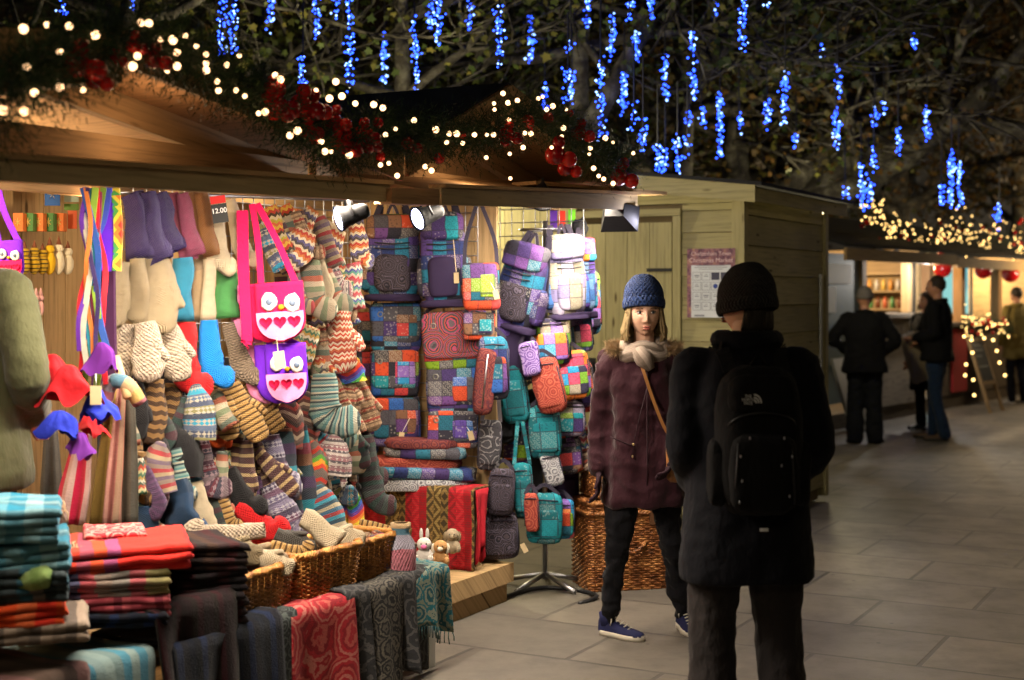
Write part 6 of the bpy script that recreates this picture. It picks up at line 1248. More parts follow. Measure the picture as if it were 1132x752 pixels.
folded(20,700,3.34,150,22,.34,BR,'brown grey folded blanket at the bottom of the aqua stack',layers=2); folded(26,683,3.32,90,26,.3,ORB,'orange red folded blanket below the green roll'); folded(14,656,3.36,120,34,.32,plaid('slate_mix',CW('3a4448'),[CW('3a4448'),CW('2a5a6c'),CW('7a7068'),CW('202a2c')],per=.14,fuzz=.35),'slate and beige folded blanket behind the green roll',layers=2)
folded(24,624,3.36,104,30,.32,TE,'aqua and white folded blanket, second from the top of the left stack',tilt=4); folded(8,592,3.38,112,38,.32,TE,'bright aqua folded blanket on top of the left stack',tilt=-2)
p=atW(40,642,3.20); m=MB(); m.tube([p+Vector((-.05,0,-.012)),p+Vector((-.02,0,0)),p+Vector((.03,0,.012)),p+Vector((.045,0,.012))],[.018,.032,.034,.02],12,us=.2); m.tube([p+Vector((-.048,0,-.012)),p+Vector((-.09,-.01,-.03))],[.015,.004],8); tag(m.build('rolled_scarf',knit('green_roll',[CW('7a9a50'),CW('8ca860')],per=.05)),'pale green rolled scarf tied with a band','scarf')
for i,(x,y) in enumerate(((70,612),(78,606),(60,560),(84,622))):
    p=atW(x,y,3.42+.02*i); m=MB()
    for k in range(26): a=p+Vector((rnd(-.03,.03),rnd(-.03,.03),rnd(-.01,.02))); m.tube([a,a+Vector((rnd(-.02,.02),-.01,-.02)),a+Vector((rnd(-.03,.03),-.02,-.05))],.003,4)
    tag(m.build('fringe_tuft',plain('fringe_beige',CW('a08468'),.95)),('beige fringe tuft between the aqua stack and the red one','beige fringe tuft just above the dusty pink blanket','pinkish fringe tuft at the edge of the top aqua blanket','beige fringe tuft beside the blue red and olive blanket')[i],'fringe')
# shelves with toys and cards at the back left
sh=thing('shelf_unit','pine shelves with cards and yellow toys at the back of the woollens stall','shelves',L(3.7,5.1,.18))
for y in (262,304,378,440): 
    p=atW(45,y,4.95); part(sh,'shelf',wood('shelf_pine',(.55,.42,.24)) if y>262 else plain('white_shelf',(.6,.58,.55),.5),lambda m:m.lb(2.9,4.35,4.93,5.2,p.z-.035,p.z))
part(sh,'upright',W_LIGHT,lambda m:(m.lb(4.32,4.35,4.95,5.2,.18,2.0),m.lb(2.9,2.93,4.95,5.2,.18,2.0)))
part(sh,'crate_front',W_LIGHT,lambda m:[m.lb(3.2+.16*k,3.33+.16*k,4.9,4.92,.5,1.05) for k in range(7)])
ysoft=plain('yellow_plush',CW('d8b020'),.9,bump=.6); wsoft=plain('white_plush',CW('d8d0b8'),.9,bump=.6); bstr=knit('yellow_black_rings',[CW('d8b020'),CW('d8b020'),CW('3a3010')],per=.02)
for i,(x,yy,mt,lb) in enumerate(((27,303,bstr,'yellow soft toy with dark rings, leftmost on the shelf'),(38,303,bstr,'yellow ringed soft toy, second on the shelf'),(47,303,bstr,'yellow ringed soft toy, third on the shelf'),(55,303,ysoft,'yellow soft toy with a pointed brown hat'),(65,303,wsoft,'cream soft toy with long legs and a pointed hat'),(75,303,wsoft,'cream and brown soft toy, rightmost on the shelf'))):
    p=atW(x,yy,4.93); s=p.y/F; m=MB(); hh=(31,32,29,35,36,31)[i]*s; m.ball(p+Vector((0,0,hh*.35)),(6.5*s,6*s,hh*.38),12,10,bump=.1,uvs=2); m.ball(p+Vector((0,0,hh*.78)),(5.4*s,5*s,5.4*s),10,8)
    t=thing('soft_toy',lb,'soft toy',p,'soft toys on the back shelf'); m.build('body',mt,t); m=MB(); m.tube([p+Vector((0,0,hh*.9)),p+Vector((0,0,hh*1.18))],[3.2*s,.3*s],8); m.build('hat',plain('toy_hat',CW('7a4a34'),.9),t)
for i,x in enumerate((28,34,40,45)):
    p=atW(x,348,4.9); m=MB(); m.ball(p+Vector((0,0,.03)),(.016,.014,.035),10,8); m.ball(p+Vector((0,0,.075)),.016,8,6); m.tube([p+Vector((0,0,.085)),p+Vector((0,0,.12))],[.012,.002],6); tag(m.build('gnome_figure',plain('white_pinkish',CW('d8a8a8'),.8)),'small white and red figure hanging under the toy shelf, '+('first','second','third','fourth')[i]+' from the left','figure','small hanging figures')
for i,(x,y,w_,h_,c,lb) in enumerate(((58,215,17,25,CW('14509a'),'blue card with a silver star pinned above the shelf'),(79,208,16,10,CW('b83828'),'small red card at the top right of the shelf'),(79,219,16,9,CW('a8c0b0'),'pale green card under the small red one'),(79,229,16,7,CW('5a8030'),'green strip card, lowest of the small ones'),(80,243,10,20,CW('c85a30'),'orange and blue card beside the paper garlands'))):
    p=atW(x,y,4.9); s=p.y/F; t=thing('card',lb,'card',p,'cards at the back shelf'); m=MB(); m.smooth=False; m.box((0,0,0),(w_*s,.004,h_*s),IM(p)); m.build('sheet',plain('cardc%d'%i,c,.6,bump=0),t)
    if i==0: m=MB(); [m.tube([p+Vector((0,-.004,0)),p+Vector((.022*math.cos(k*1.047),-.004,.022*math.sin(k*1.047)-.0))],.0022,4) for k in range(6)]; m.build('star',METAL,t)
for k in range(5):
    x=22+k*11.2; c=(CW('c86a28'),CW('3c7030'))[k%2]; p=atW(x,246,4.9); s=p.y/F; t=thing('gift_box',('orange','green')[k%2]+' printed gift box in the row under the blue card, '+('first','second','third','fourth','fifth')[k]+' from the left','box',p,'row of printed gift boxes')
    m=MB(); m.smooth=False; m.box((0,0,0),(10.6*s,.05,20*s),IM(p)); m.build('box_body',plain('giftc%d'%(k%2),c,.6,bump=0),t)
    m=MB(); [m.tube([p+Vector((0,-.028,0)),p+Vector((.013*math.cos(j*1.047+.5),-.028,.02*math.sin(j*1.047+.5)))],.002,4) for j in range(6)]; m.build('printed_star',plain('gift_star',CW('c8b060'),.5,bump=0),t)
# hampers
CR[0]=.028
HB=fl(676,655)+Vector((.06,.22,0)); HM=Matrix.Translation(HB)@Matrix.Rotation(R(14),4,'Z')
def hamper(z,a,b,h,label):
    M=HM@Matrix.Translation((0,0,z)); t=basket('wicker_hamper',label,M,a,b,h,0.0,int(h/.0125),int((a+b)*66),WICKR,False,'hamper','stacked wicker hampers',HB+Vector((0,0,z)),False)
    m=MB()
    for ph in (0,2.09,4.19):
        for zz in (h,h+.055):
            pts=[]
            for k in range(81):
                x,y,nn=rrect(k/80,a+.012,b+.012,.03); q=k/80*6.283*24+ph; pts.append(M@Vector((x+nn[0]*.009*math.cos(q),y+nn[1]*.009*math.cos(q),zz+.009*math.sin(q))))
            m.tube(pts,.008,5,False)
    weave(m,M,a+.008,b+.008,.05,h+.012,h+.045,0,3,int((a+b)*66),.006,.005)
    for j in range(22): y=-b+2*b*(j+.5)/22; m.tube([M@Vector((-a,y,h+.055)),M@Vector((a,y,h+.055+.004*(j%2)))],.012,5)
    m.build('lid',WICKR,t); m=MB()
    for ph in(0,3.14): m.tube([M@Vector((-.09+.18*k/12,-b-.035*math.sin(k/12*3.14)-.012+.006*math.cos(k*1.5+ph),h*.62-.05*math.sin(k/12*3.14)+.006*math.sin(k*1.5+ph))) for k in range(13)],.007,5)
    m.build('handle',WICKR,t); m=MB()
    for sx in(-1,1): m.smooth=False; m.box((sx*a*.55,-b-.02,h-.0),(.03,.012,.13),M)
    m.build('leather_strap',plain('leather',(.10,.045,.02),.5),t)
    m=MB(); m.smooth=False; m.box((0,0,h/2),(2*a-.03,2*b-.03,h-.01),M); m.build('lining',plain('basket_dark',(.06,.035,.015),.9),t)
hamper(.0,.225,.17,.42,'lower and larger wicker hamper behind the woman with the blue hat'); hamper(.50,.19,.15,.30,'upper wicker hamper stacked on the larger one')
m=MB(); q=fl(640,668); m.tube(catmull([q,q+Vector((.1,.12,0.015)),q+Vector((.0,.3,.01)),q+Vector((-.2,.35,.012)),q+Vector((-.4,.1,.012))],5),.012,6); tag(m.build('power_cable',BLACKM),'black power cable coiled on the ground under the bag rack','cable')
# ================================================================== PEOPLE
random.seed(44)
def remesh(m,name,mt,parent,M,vox,sm=4,fold=.0,fs=(6,6,2.2),extra=None,seed=0,mid=None):
    me=bpy.data.meshes.new('tmp'); me.from_pydata(m.v,[],m.f); o=bpy.data.objects.new('tmp',me)
    r=o.modifiers.new('r','REMESH'); r.mode='VOXEL'; r.voxel_size=vox; r.use_smooth_shade=True
    s=o.modifiers.new('s','SMOOTH'); s.factor=.6; s.iterations=sm
    e=evalmesh(o); bpy.data.objects.remove(o)
    pl=parent_loc(parent)
    n=len(e.vertices); co=np.empty(n*3,dtype=np.float32); nn=np.empty(n*3,dtype=np.float32); e.vertices.foreach_get('co',co); e.vertices.foreach_get('normal',nn)
    co=co.reshape(-1,3); nn=nn.reshape(-1,3)
    if fold:
        q=np.empty((n,1),dtype=np.float32)
        for i,c in enumerate(co.tolist()):
            w1=noise.noise(Vector((c[0]*fs[0]+seed,c[1]*fs[1],c[2]*fs[2]+seed))); w2=noise.noise(Vector((c[0]*fs[0]*2.3+seed,c[1]*fs[1]*2.3,c[2]*fs[2]*2.6))); w3=noise.noise(Vector((c[0]*9+c[2]*7+seed,c[1]*9,c[2]*16)))
            q[i,0]=1.3*w1+.8*w2-1.0*abs(w3)+.3
        co=co+nn*q*fold
    e.vertices.foreach_set('co',co.reshape(-1)); e.transform(Matrix.Translation(-pl)@M)
    if extra: 
        import bmesh
        bm=bmesh.new(); bm.from_mesh(e); em=bpy.data.meshes.new('x'); em.from_pydata([tuple((M@Vector(v))-pl) for v in extra.v],[],extra.f)
        em.polygons.foreach_set('use_smooth',[True]*len(em.polygons)); bm.from_mesh(em); bm.to_mesh(e); bm.free()
    e.materials.clear(); e.materials.append(mt)
    for p_ in e.polygons: p_.use_smooth=True
    q=bpy.data.objects.new(name,e); COL.objects.link(q); q.parent=parent; WL[q.name]=pl.copy(); return q
def limb(m,pts,seg=12):
    P=catmull([Vector(p[:3]) for p in pts],4); r=[]
    for i in range(len(pts)-1): r+= [pts[i][3]+(pts[i+1][3]-pts[i][3])*k/4 for k in range(4)]
    r.append(pts[-1][3]); m.tube(P,r,seg); m.ball(P[0],r[0]*.99,10,8); m.ball(P[-1],r[-1]*.99,10,8)
def rings(m,rg,seg=24):
    Z=[r[0] for r in rg]
    def fn(u,v):
        t=v*(len(rg)-1); i=min(int(t),len(rg)-2); f=t-i; f=f*f*(3-2*f) if False else f; a=rg[i];b=rg[i+1]; q=[a[k]+(b[k]-a[k])*f for k in range(5)]; an=2*math.pi*u
        c=math.cos(an);s_=math.sin(an); return Vector((q[1]+math.copysign(abs(c)**.85,c)*q[3],q[2]+math.copysign(abs(s_)**.85,s_)*q[4],q[0]))
    m.grid(fn,seg,(len(rg)-1)*3,True,None,capa=True,capb=True)
HR=[96,80]
def headmesh(m,HMx,fem=False):
    def g(x,s): return math.exp(-(x/s)**2)
    def fn(u,v):
        a=2*math.pi*u; b=math.pi*(v-.5)*.998; x=math.cos(b)*math.sin(a); y=-math.cos(b)*math.cos(a); z=math.sin(b)
        X=x*.076; Y=y*.095; Zz=z*.113
        if z<0: X*=1-(.30 if fem else .22)*(-z)**1.4; 
        if z<0 and y>0: Y*=1-.30*(-z)
        if z<-.2 and y<0: Y*=1-.05*(-z)
        if y<0:
            fr=min(1,-y*1.6)
            d=0
            for sx in(-1,1):
                d-=.010*g(X-sx*.031,.015)*g(Zz-.006,.011); d+=.004*g(X-sx*.030,.02)*g(Zz-.026,.008); d+=.004*g(X-sx*.038,.018)*g(Zz+.03,.018)
                d+=.006*g(X-sx*.012,.006)*g(Zz+.036,.007)
            nb=.020 if fem else .024
            if Zz>-.045: d+=nb*g(X,.0095)*min(1,max(0,(.022-Zz)/.055))*(1 if Zz>-.036 else max(0,(Zz+.047)/.011))
            d+=.0065*g(X,.019)*g(Zz+.060,.0055)+.006*g(X,.017)*g(Zz+.071,.006)-.003*g(X,.02)*g(Zz+.0655,.0025); d-=.003*g(X,.02)*g(Zz+.082,.006); d+=.008*g(X,.02)*g(Zz+.100,.014)
            Y-=d*fr
        return HMx@Vector((X,Y,Zz))
    m.grid(fn,HR[0],HR[1],True,None,capa=True,capb=True)
    for sx in(-1,1): m.ball((sx*.074,.008,-.008),(.008,.016,.030),10,8,HMx)
def hand(m,wr,dr,out,th,sc=1,curl=.35):
    wr=Vector(wr); d=Vector(dr).normalized(); o=Vector(out).normalized(); n=d.cross(o).normalized(); o=n.cross(d).normalized()
    # palm
    for k in range(4): 
        a=wr+o*(-.027+.018*k)*sc; m.tube([wr+o*(-.012+.008*k)*sc,a+d*.045*sc,a+d*.085*sc],[.014*sc,.014*sc,.0115*sc],8); m.ball(a+d*.085*sc,.0115*sc,8,6)
        ln=(.060,.072,.078,.070)[k]*sc; q=a+d*.085*sc; p1=q+(d+n*curl*.5).normalized()*ln*.45; p2=p1+(d+n*curl*1.6).normalized()*ln*.32; p3=p2+(d+n*curl*2.6).normalized()*ln*.23
        m.tube([q,p1,p2,p3],[.0100*sc,.0095*sc,.0085*sc,.0068*sc],8); m.ball(p3,.0068*sc,8,6)
    s=o*th; q=wr+d*.02*sc+s*.02*sc; p1=q+(d*.7+s*.8)*.035*sc; p2=p1+(d*.95+s*.25+n*.2)*.03*sc; p3=p2+(d+n*.4)*.022*sc
    m.tube([q,p1,p2,p3],[.0135*sc,.012*sc,.010*sc,.0075*sc],8); m.ball(p3,.0075*sc,8,6)
def shoe(m,m2,p,yaw,sc=1,M=None,high=False):
    A=M@Matrix.Translation(p)@Matrix.Rotation(R(yaw),4,'Z')@Matrix.Scale(sc,4)
    rg=[(-.075,.028,.075),(-.06,.036,.085),(-.02,.038,.082),(.03,.038,.068),(.08,.045,.055),(.13,.046,.047),(.165,.038,.04),(.188,.018,.03)]
    def up(u,v):
        t=v*7; i=min(int(t),6); f=t-i; a=rg[i];b=rg[i+1]; y=a[0]+(b[0]-a[0])*f; w=a[1]+(b[1]-a[1])*f; h=a[2]+(b[2]-a[2])*f; an=math.pi*u
        return Vector((math.cos(an)*w,-y,.022+math.sin(an)**.8*(h-.02)))
    m.grid(up,14,21,False,A); m.ball((0,.072,.055),(.028,.010,.036),10,8,A)
    m.tube([A@Vector((0,.034,.05)),A@Vector((0,.038,.115 if high else .10))],[.036*sc,.039*sc],12)
    def so(u,v):
        an=2*math.pi*u; t=(1-math.cos(an))/2; y=-.078+.27*t; tt=(y+.075)/.263*7; i=max(0,min(int(tt),6)); f=max(0,min(1,tt-i)); w=rg[i][1]+(rg[i+1][1]-rg[i][1])*f+.004
        sx=1 if math.sin(an)>=0 else -1; w*=min(1,abs(math.sin(an))*2.2+.0); return Vector((sx*w,-y,.001+.025*v))
    m2.grid(so,40,2,True,A,capa=True,capb=True)
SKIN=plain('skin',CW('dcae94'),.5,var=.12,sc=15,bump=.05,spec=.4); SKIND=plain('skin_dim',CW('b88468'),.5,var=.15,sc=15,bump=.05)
LIP=plain('lips',CW('a0584e'),.4,bump=0,var=.1); BROW=plain('brow',CW('6a4a30'),.9); EYEW=plain('eye_white',(.7,.68,.65),.2,bump=0,var=0); IRIS=plain('iris',(.02,.025,.03),.1,bump=0,var=0)
def figure(label,base,yaw,H,coat,trou,shoemat,hem=.70,legs=None,arms=None,head=(0,0,0),skin=SKIN,vox=.012,bulk=1.0,coatrings=None,fold=.012,handmat=None,hands=(True,True),sole=None,shoes=((-.11,.0,0,-8),(.11,0,0,8)),collar=True,hdz=0,cat='person',hs=1.0,shirt=None,trous=(.105,.088,.066,.062,.066)):
    k=H/1.75; t=thing('person',label,cat,base); M=Matrix.Translation(base)@Matrix.Rotation(R(yaw),4,'Z')@Matrix.Scale(k,4)
    legs=legs or [[(-.09,0,.90),(-.10,-.02,.49),(-.11,.03,.09)],[(.09,0,.90),(.10,-.02,.49),(.11,.03,.09)]]
    arms=arms or [[(-.185,.0,1.41),(-.25,.03,1.13),(-.25,-.05,.89)],[(.185,0,1.41),(.25,.03,1.13),(.25,-.05,.89)]]
    HMx=Matrix.Translation((head[0] and 0 or 0,-.015,1.628+hdz))@Matrix.Rotation(R(head[2]),4,'Z')@Matrix.Rotation(R(head[0]),4,'X')@Matrix.Rotation(R(head[1]),4,'Y')@Matrix.Scale(hs,4)
    # body
    m=MB(); rings(m,[(.86,0,0,.13,.09),(1.0,0,0,.13,.09),(1.2,0,0,.14,.10),(1.36,0,.01,.15,.09),(1.45,0,.02,.09,.06)])
    limb(m,[(0,.03,1.42,.06),(0,.01,1.50,.052),(0,-.005,1.58,.05)])
    for i,(lg,ar) in enumerate(zip(legs,arms)):
        limb(m,[(*lg[0],.06),(*lg[1],.030),(*lg[2],.022)]); limb(m,[(*ar[0],.045),(*ar[1],.038),(*ar[2],.028)])
        dr=Vector(ar[2])-Vector(ar[1])
        if not handmat: hand(m,ar[2],dr+Vector((0,-.02,-.02)) if len(ar)<4 else ar[3],(0,-1,0),1 if i==0 else 1,1.0)
    hm=MB(); headmesh(hm,HMx,fem=handmat is not None)
    remesh(m,'body',skin,t,M,min(vox,.008),2,extra=hm)
    fh=M@HMx
    e=MB(); e2=MB(); e3=MB()
    for sx in(-1,1):
        e4=MB()
        e.ball((sx*.031,-.0755,.006),(.0130,.012,.0076),12,8,fh); e2.ball((sx*.031,-.0862,.006),(.0066,.003,.0066),10,6,fh)
        e4.tube([fh@Vector((sx*.017,-.091,.024)),fh@Vector((sx*.032,-.092,.0285)),fh@Vector((sx*.047,-.083,.023))],.0026*k,5)
        e4.tube([fh@Vector((sx*.018,-.0862,.010)),fh@Vector((sx*.031,-.0885,.0145)),fh@Vector((sx*.045,-.081,.010))],.0014*k,4); e4.build('eyebrow',BROW,t)
    ey=e.build('eyes',EYEW,t); e2.build('iris',IRIS,ey)
    e3.ball((0,-.0985,-.061),(.020,.004,.0042),14,6,fh); e3.ball((0,-.0975,-.0705),(.018,.0045,.0050),14,6,fh); e3.build('lips',LIP,t)
    if handmat:
        for i,ar in enumerate(arms):
            m=MB(); dr=Vector(ar[2])-Vector(ar[1]); hand(m,ar[2],dr+Vector((0,-.04,-.03)),(0,-1,0),1,1.08,.5); limb(m,[(*(Vector(ar[2])-dr.normalized()*.05),.034),(*ar[2],.03)]); remesh(m,'glove',handmat,t,M,.004,1)
    # trousers
    m=MB(); rings(m,[(.80,0,0,.15,.10),(.92,0,0,.165,.115),(1.02,0,0,.15,.11)])
    for lg in legs:
        a,b,c=[Vector(q) for q in lg]; limb(m,[(*a,trous[0]),(*a.lerp(b,.5),trous[1]),(*b,trous[2]),(*b.lerp(c,.5),trous[3]),(*(c+Vector((0,0,-.02))),trous[4])])
    remesh(m,'trousers',trou,t,M,vox,3,fold*.8,(9,9,7),seed=3)
    # coat
    m=MB(); B=bulk
    rings(m,coatrings or [(hem,0,0,.215*B,.165*B),(hem+.04,0,0,.215*B,.165*B),(.95,0,0,.195*B,.15*B),(1.10,0,0,.18*B,.135*B),(1.30,0,0,.195*B,.14*B),(1.40,0,.005,.17*B,.115*B),(1.47,0,.01,.10*B,.085*B)])
    for i,ar in enumerate(arms):
        a,b,c=[Vector(q) for q in ar[:3]]; limb(m,[(a.x*.70,a.y,a.z+.005,.062*B),(*a,.068*B),(*a.lerp(b,.5),.064*B),(*b,.062*B),(*b.lerp(c,.6),.055*B),(*(c-(c-b).normalized()*.02),.050*B)])
    ct=remesh(m,'coat',coat,t,M,vox,4,fold,seed=1)
    if collar:
        m=MB(); m.tube([Vector((.082*math.cos(a),.01+.075*math.sin(a),1.475+.012*math.sin(a))) for a in [math.pi*(-.38)+math.pi*1.76*q/16 for q in range(17)]],.028,8); remesh(m,'collar',coat,t,M,.007,2,.004)
    for i,(x,y,z,ya) in enumerate(shoes):
        m=MB();m2=MB(); shoe(m,m2,(x,y,z),ya,1.0,M,high=sole is not None); s_=m.build('shoe',shoemat,t); m2.build('sole',sole or plain('black_sole',(.02,.02,.02),.7),s_)
    return t,M,HMx
def beanie(t,M,HMx,mt,h=.20,w=.088,slouch=.0,name='beanie',low=.02,back=.0,rib=True):
    m=MB(); A=M@HMx@Matrix.Rotation(R(-10+back),4,'X')
    def fn(u,v):
        a=2*math.pi*u; b=v*math.pi/2; r=math.cos(b)**.62; z=low+h*math.sin(b)**1.0*.72; bul=1+.10*math.sin(min(1,v*1.6)*math.pi)
        return Vector((math.cos(a)*w*r*bul,.006+math.sin(a)*(w+.020)*r*bul+slouch*v,z*(1)+0))
    m.grid(fn,36,14,True,A,us=.6,vs=.26,capb=True)
    def fb(u,v):
        a=2*math.pi*u; q=2*math.pi*v; return Vector((math.cos(a)*(w+.004+.007*math.cos(q)),.006+math.sin(a)*(w+.024+.007*math.cos(q)),low+.012+.026*math.sin(q)))
    m.grid(fb,36,8,True,A,us=.6,vs=.1); o=m.build(name,mt,t); return o
def strandhair(t,M,HMx,mt,n,zend,front,rx=.078,seed=1,name='hair'):
    random.seed(seed); m=MB(); A=M@HMx
    for k in range(n):
        a=R(rnd(front,180))*random.choice((-1,1)); x=math.sin(a);y=-math.cos(a); z0=rnd(.0,.05)
        wb_=rnd(-.006,.006); p=[Vector((x*rx*.98,y*.092,z0)),Vector((x*(rx+.010)+wb_,y*.098+.0,-.04)),Vector((x*(rx+.018)*rnd(.9,1.12),y*.095,-.09)),Vector((x*(rx+.012)*rnd(.8,1.25),y*.09-.005,zend*rnd(.8,1.12)))]
        m.tube([A@q for q in catmull(p,3)],[.0065]*6+[.006,.0055,.004,.0015][:4],5,True)
    return m.build(name,mt,t)
# --- woman in the burgundy coat
BURG=clothm('burgundy_cloth',CW('30121c'),fold=.018); BLKT=clothm('black_leggings',(.008,.008,.011),fold=.02,sheen=.03)
NAVYS=plain('navy_canvas',CW('1c2048'),.8); WS=plain('white_rubber',CW('c8c0b0'),.5,bump=0,var=.1)
wb=atY(712,706,6.62); wb.z=0
wl=[[(-.080,.0,.90),(-.135,-.03,.50),(-.175,.045,.10)],[(.085,.0,.90),(.13,.05,.50),(.205,.22,.10)]]
wa=[[(-.170,.0,1.375),(-.215,.02,1.10),(-.225,-.05,.84)],[(.170,0,1.375),(.235,-.02,1.10),(.14,-.17,.93)]]
w_,WM,WH=figure('woman in a burgundy coat, grey scarf and knitted blue hat, facing the camera',wb,-4,1.625,BURG,BLKT,NAVYS,hem=.665,legs=wl,arms=wa,head=(2,0,6),hs=1.06,vox=.010,handmat=plain('burgundy_glove',CW('2c1420'),.85,bump=.5),sole=WS,shoes=((-.155,.03,0,52),(.215,.20,0,12)),collar=False,trous=(.10,.085,.062,.056,.042),fold=.02,
  coatrings=[(.665,0,0,.205,.15),(.70,0,0,.21,.155),(.92,0,0,.20,.145),(1.08,0,0,.172,.125),(1.28,0,-.005,.178,.13),(1.38,0,.0,.155,.105),(1.45,0,.01,.09,.08)])
BLUEK=knit('blue_cable_hat',[CW('1c3262'),CW('223c74')],per=.06,zig=.6,zw=.03,stitch=.02,bumps=1.2); beanie(w_,WM,WH,BLUEK,.215,.091,.016,low=.032,back=0)
BLOND=plain('blonde_hair',CW('ae9468'),.5,bump=.3,sc=60,var=.9); strandhair(w_,WM,WH,BLOND,300,-.125,60)
SCARF=plaid('grey_scarf',CW('8c7c70'),[CW('8c7c70'),CW('a09084'),CW('74665c')],per=.05,fuzz=.2)
m=MB()
for j,(r,z,y0) in enumerate(((.088,1.462,0),(.098,1.435,-.01))):
    m.tube([WM@Vector((r*math.cos(a*.2094),y0+.9*r*math.sin(a*.2094),z+.012*math.sin(a*.63+j)-.018*(math.sin(a*.2094)<-.3))) for a in range(31)],.036,10,False,us=.2)
m.tube([WM@Vector(q) for q in ((-.03,-.10,1.44),(.0,-.135,1.40),(.03,-.14,1.35))],[.035,.045,.02],10,us=.2); m.build('scarf',SCARF,w_)
FUR=plain('hood_fur',CW('a88a64'),.95,var=.8,sc=30); m=MB(); m.smooth=False
for k in range(5200):
    a=R(rnd(-42,222)); c=Vector((.165*math.cos(a),.0+.12*math.sin(a),1.452+.02*math.sin(a))); d=Vector((rnd(-1,1),rnd(-1,1),rnd(-.9,1))).normalized(); e=c+d*rnd(.025,.062)+Vector((math.cos(a),math.sin(a),0))*.008; s=d.cross(Vector((rnd(-1,1),rnd(-1,1),1))).normalized()*.0016
    m.add([WM@(c-s),WM@(c+s),WM@e],[(0,1,2)])
m.build('fur_trim',FUR,w_)
m=MB(); m.tube([WM@Vector((.19*math.cos(R(a)),.05+.12*math.sin(R(a)),1.40)) for a in range(-10,200,15)],.045,10); m.build('hood',BURG,w_)
ST=plain('coat_seam',CW('2c141e'),.7); m=MB(); m.tube([WM@Vector((.012,-.150,z+.0)) for z in (1.36,1.2,1.05,.9,.72)],.004,5); m.tube([WM@Vector((-.17+.03*i,-.145+.0*i,1.02-.012*i)) for i in range(5)],.003,5); m.tube([WM@Vector((.02,-.150,1.30)),WM@Vector((-.05,-.150,1.02)),WM@Vector((-.06,-.158,.93))],.0018,4); m.build('seams_and_cord',ST,w_)
m=MB(); m.ball((-.055,-.160,.985),(.007,.004,.007),8,6,WM); m.ball((-.06,-.160,.925),(.005,.005,.008),8,6,WM); m.build('brass_button',plain('brass',(.6,.45,.2),.3,.9,bump=0),w_)
for i,(x,y,ya) in enumerate(((-.155,.03,52),(.215,.20,12))):
    A=WM@Matrix.Translation((x,y,0))@Matrix.Rotation(R(ya),4,'Z'); m=MB()
    for q in range(5): yy=-.01-.024*q; z=.094-.0095*q; m.tube([A@Vector((-.018,yy,z-.006)),A@Vector((0,yy-.006,z+.002)),A@Vector((.018,yy,z-.006))],.0032,5)
    m.tube([A@Vector((-.02,-.005,.098)),A@Vector((-.04,-.02,.08)),A@Vector((-.035,-.01,.06))],.003,5); m.build('laces',WS,w_)
hb=WM@Vector((.20,-.14,.90)); t=thing('handbag','small tan leather handbag on a long strap, held at the hip of the woman','handbag',hb); LEA=plain('tan_leather',CW('9a6838'),.45,bump=.2)
m=MB(); pillow(m,Matrix.Translation(hb)@Matrix.Rotation(R(40),4,'Z'),(0,0,0),.22,.18,.07,.3); m.build('bag_body',LEA,t); m=MB(); pillow(m,Matrix.Translation(hb)@Matrix.Rotation(R(40),4,'Z'),(0,-.03,.03),.22,.12,.03,.3); m.build('flap',LEA,t)
m=MB(); sp=[(-.04,-.105,1.44),(-.005,-.150,1.34),(.035,-.155,1.22),(.09,-.155,1.08),(.15,-.15,.98)]; sp=[WM@Vector(q) for q in sp]; P=catmull(sp,4)
for a,b in zip(P[:-1],P[1:]): m.bar(a,b,.014,.005,(0,-1,0))
m.build('strap',LEA,t)
# --- man seen from behind with the rucksack
DARKN=clothm('navy_black_wool',(.0045,.005,.009),fold=.014,sheen=.02); GREYT=clothm('brown_grey_trousers',CW('2c2829'),fold=.02,sheen=.05); SHB=plain('black_leather',(.015,.013,.012),.4)
mb_=Vector(((825-CX)/F*4.85,4.85,0))
ml=[[(-.10,0,.90),(-.12,-.04,.49),(-.13,.06,.09)],[(.10,0,.90),(.115,-.03,.49),(.12,.04,.09)]]
ma=[[(-.20,.0,1.40),(-.245,.06,1.13),(-.18,-.12,.98)],[(.20,0,1.40),(.235,.05,1.13),(.17,-.13,.97)]]
# facing away: yaw 180 so his left arm appears at screen left
mn,MM,MH=figure('man seen from behind in a long black coat and dark wool hat, wearing a rucksack',mb_,180,1.685,DARKN,GREYT,SHB,hem=.66,legs=ml,arms=ma,head=(-3,0,38),bulk=1.02,vox=.011,skin=SKIN,fold=.008,trous=(.115,.10,.088,.088,.092),hands=(True,True),
  coatrings=[(.66,0,0,.235,.18),(.70,0,0,.235,.18),(.92,0,0,.22,.17),(1.10,0,0,.205,.155),(1.28,0,0,.21,.15),(1.38,0,.0,.18,.125),(1.45,0,.01,.13,.10),(1.49,0,.01,.09,.085)])
BRK=knit('dark_brown_beanie',[CW('181214'),CW('1e1618')],per=.03,bumps=1,stitch=.012); beanie(mn,MM,MH,BRK,.225,.090,.020,low=-.02,back=22)
m=MB(); m.tube([MM@Vector((.095*math.cos(R(a)),.015+.08*math.sin(R(a)),1.50)) for a in range(-50,231,14)],.034,10); m.build('collar',DARKN,mn)
strandhair(mn,MM,MH,plain('dark_hair',(.02,.014,.01),.6),60,-.055,125,.070,3)
RP=clothm('black_nylon',(.005,.005,.006),.85,fold=.015,sheen=0); rp=MM@Vector((0,.22,.96)); t=thing('rucksack','black rucksack with a white dome shaped logo on the back of the man','rucksack',rp)
BM=MM@Matrix.Translation((.0,.245,0))@Matrix.Rotation(math.pi,4,'Z')@Matrix.Diagonal((.86,1,1,1))   # local -y = towards the viewer... flipped below
m=MB(); pillow(m,BM,(0,0,1.17),.33,.50,.20,.5,28,20); m.build('bag_body',RP,t)
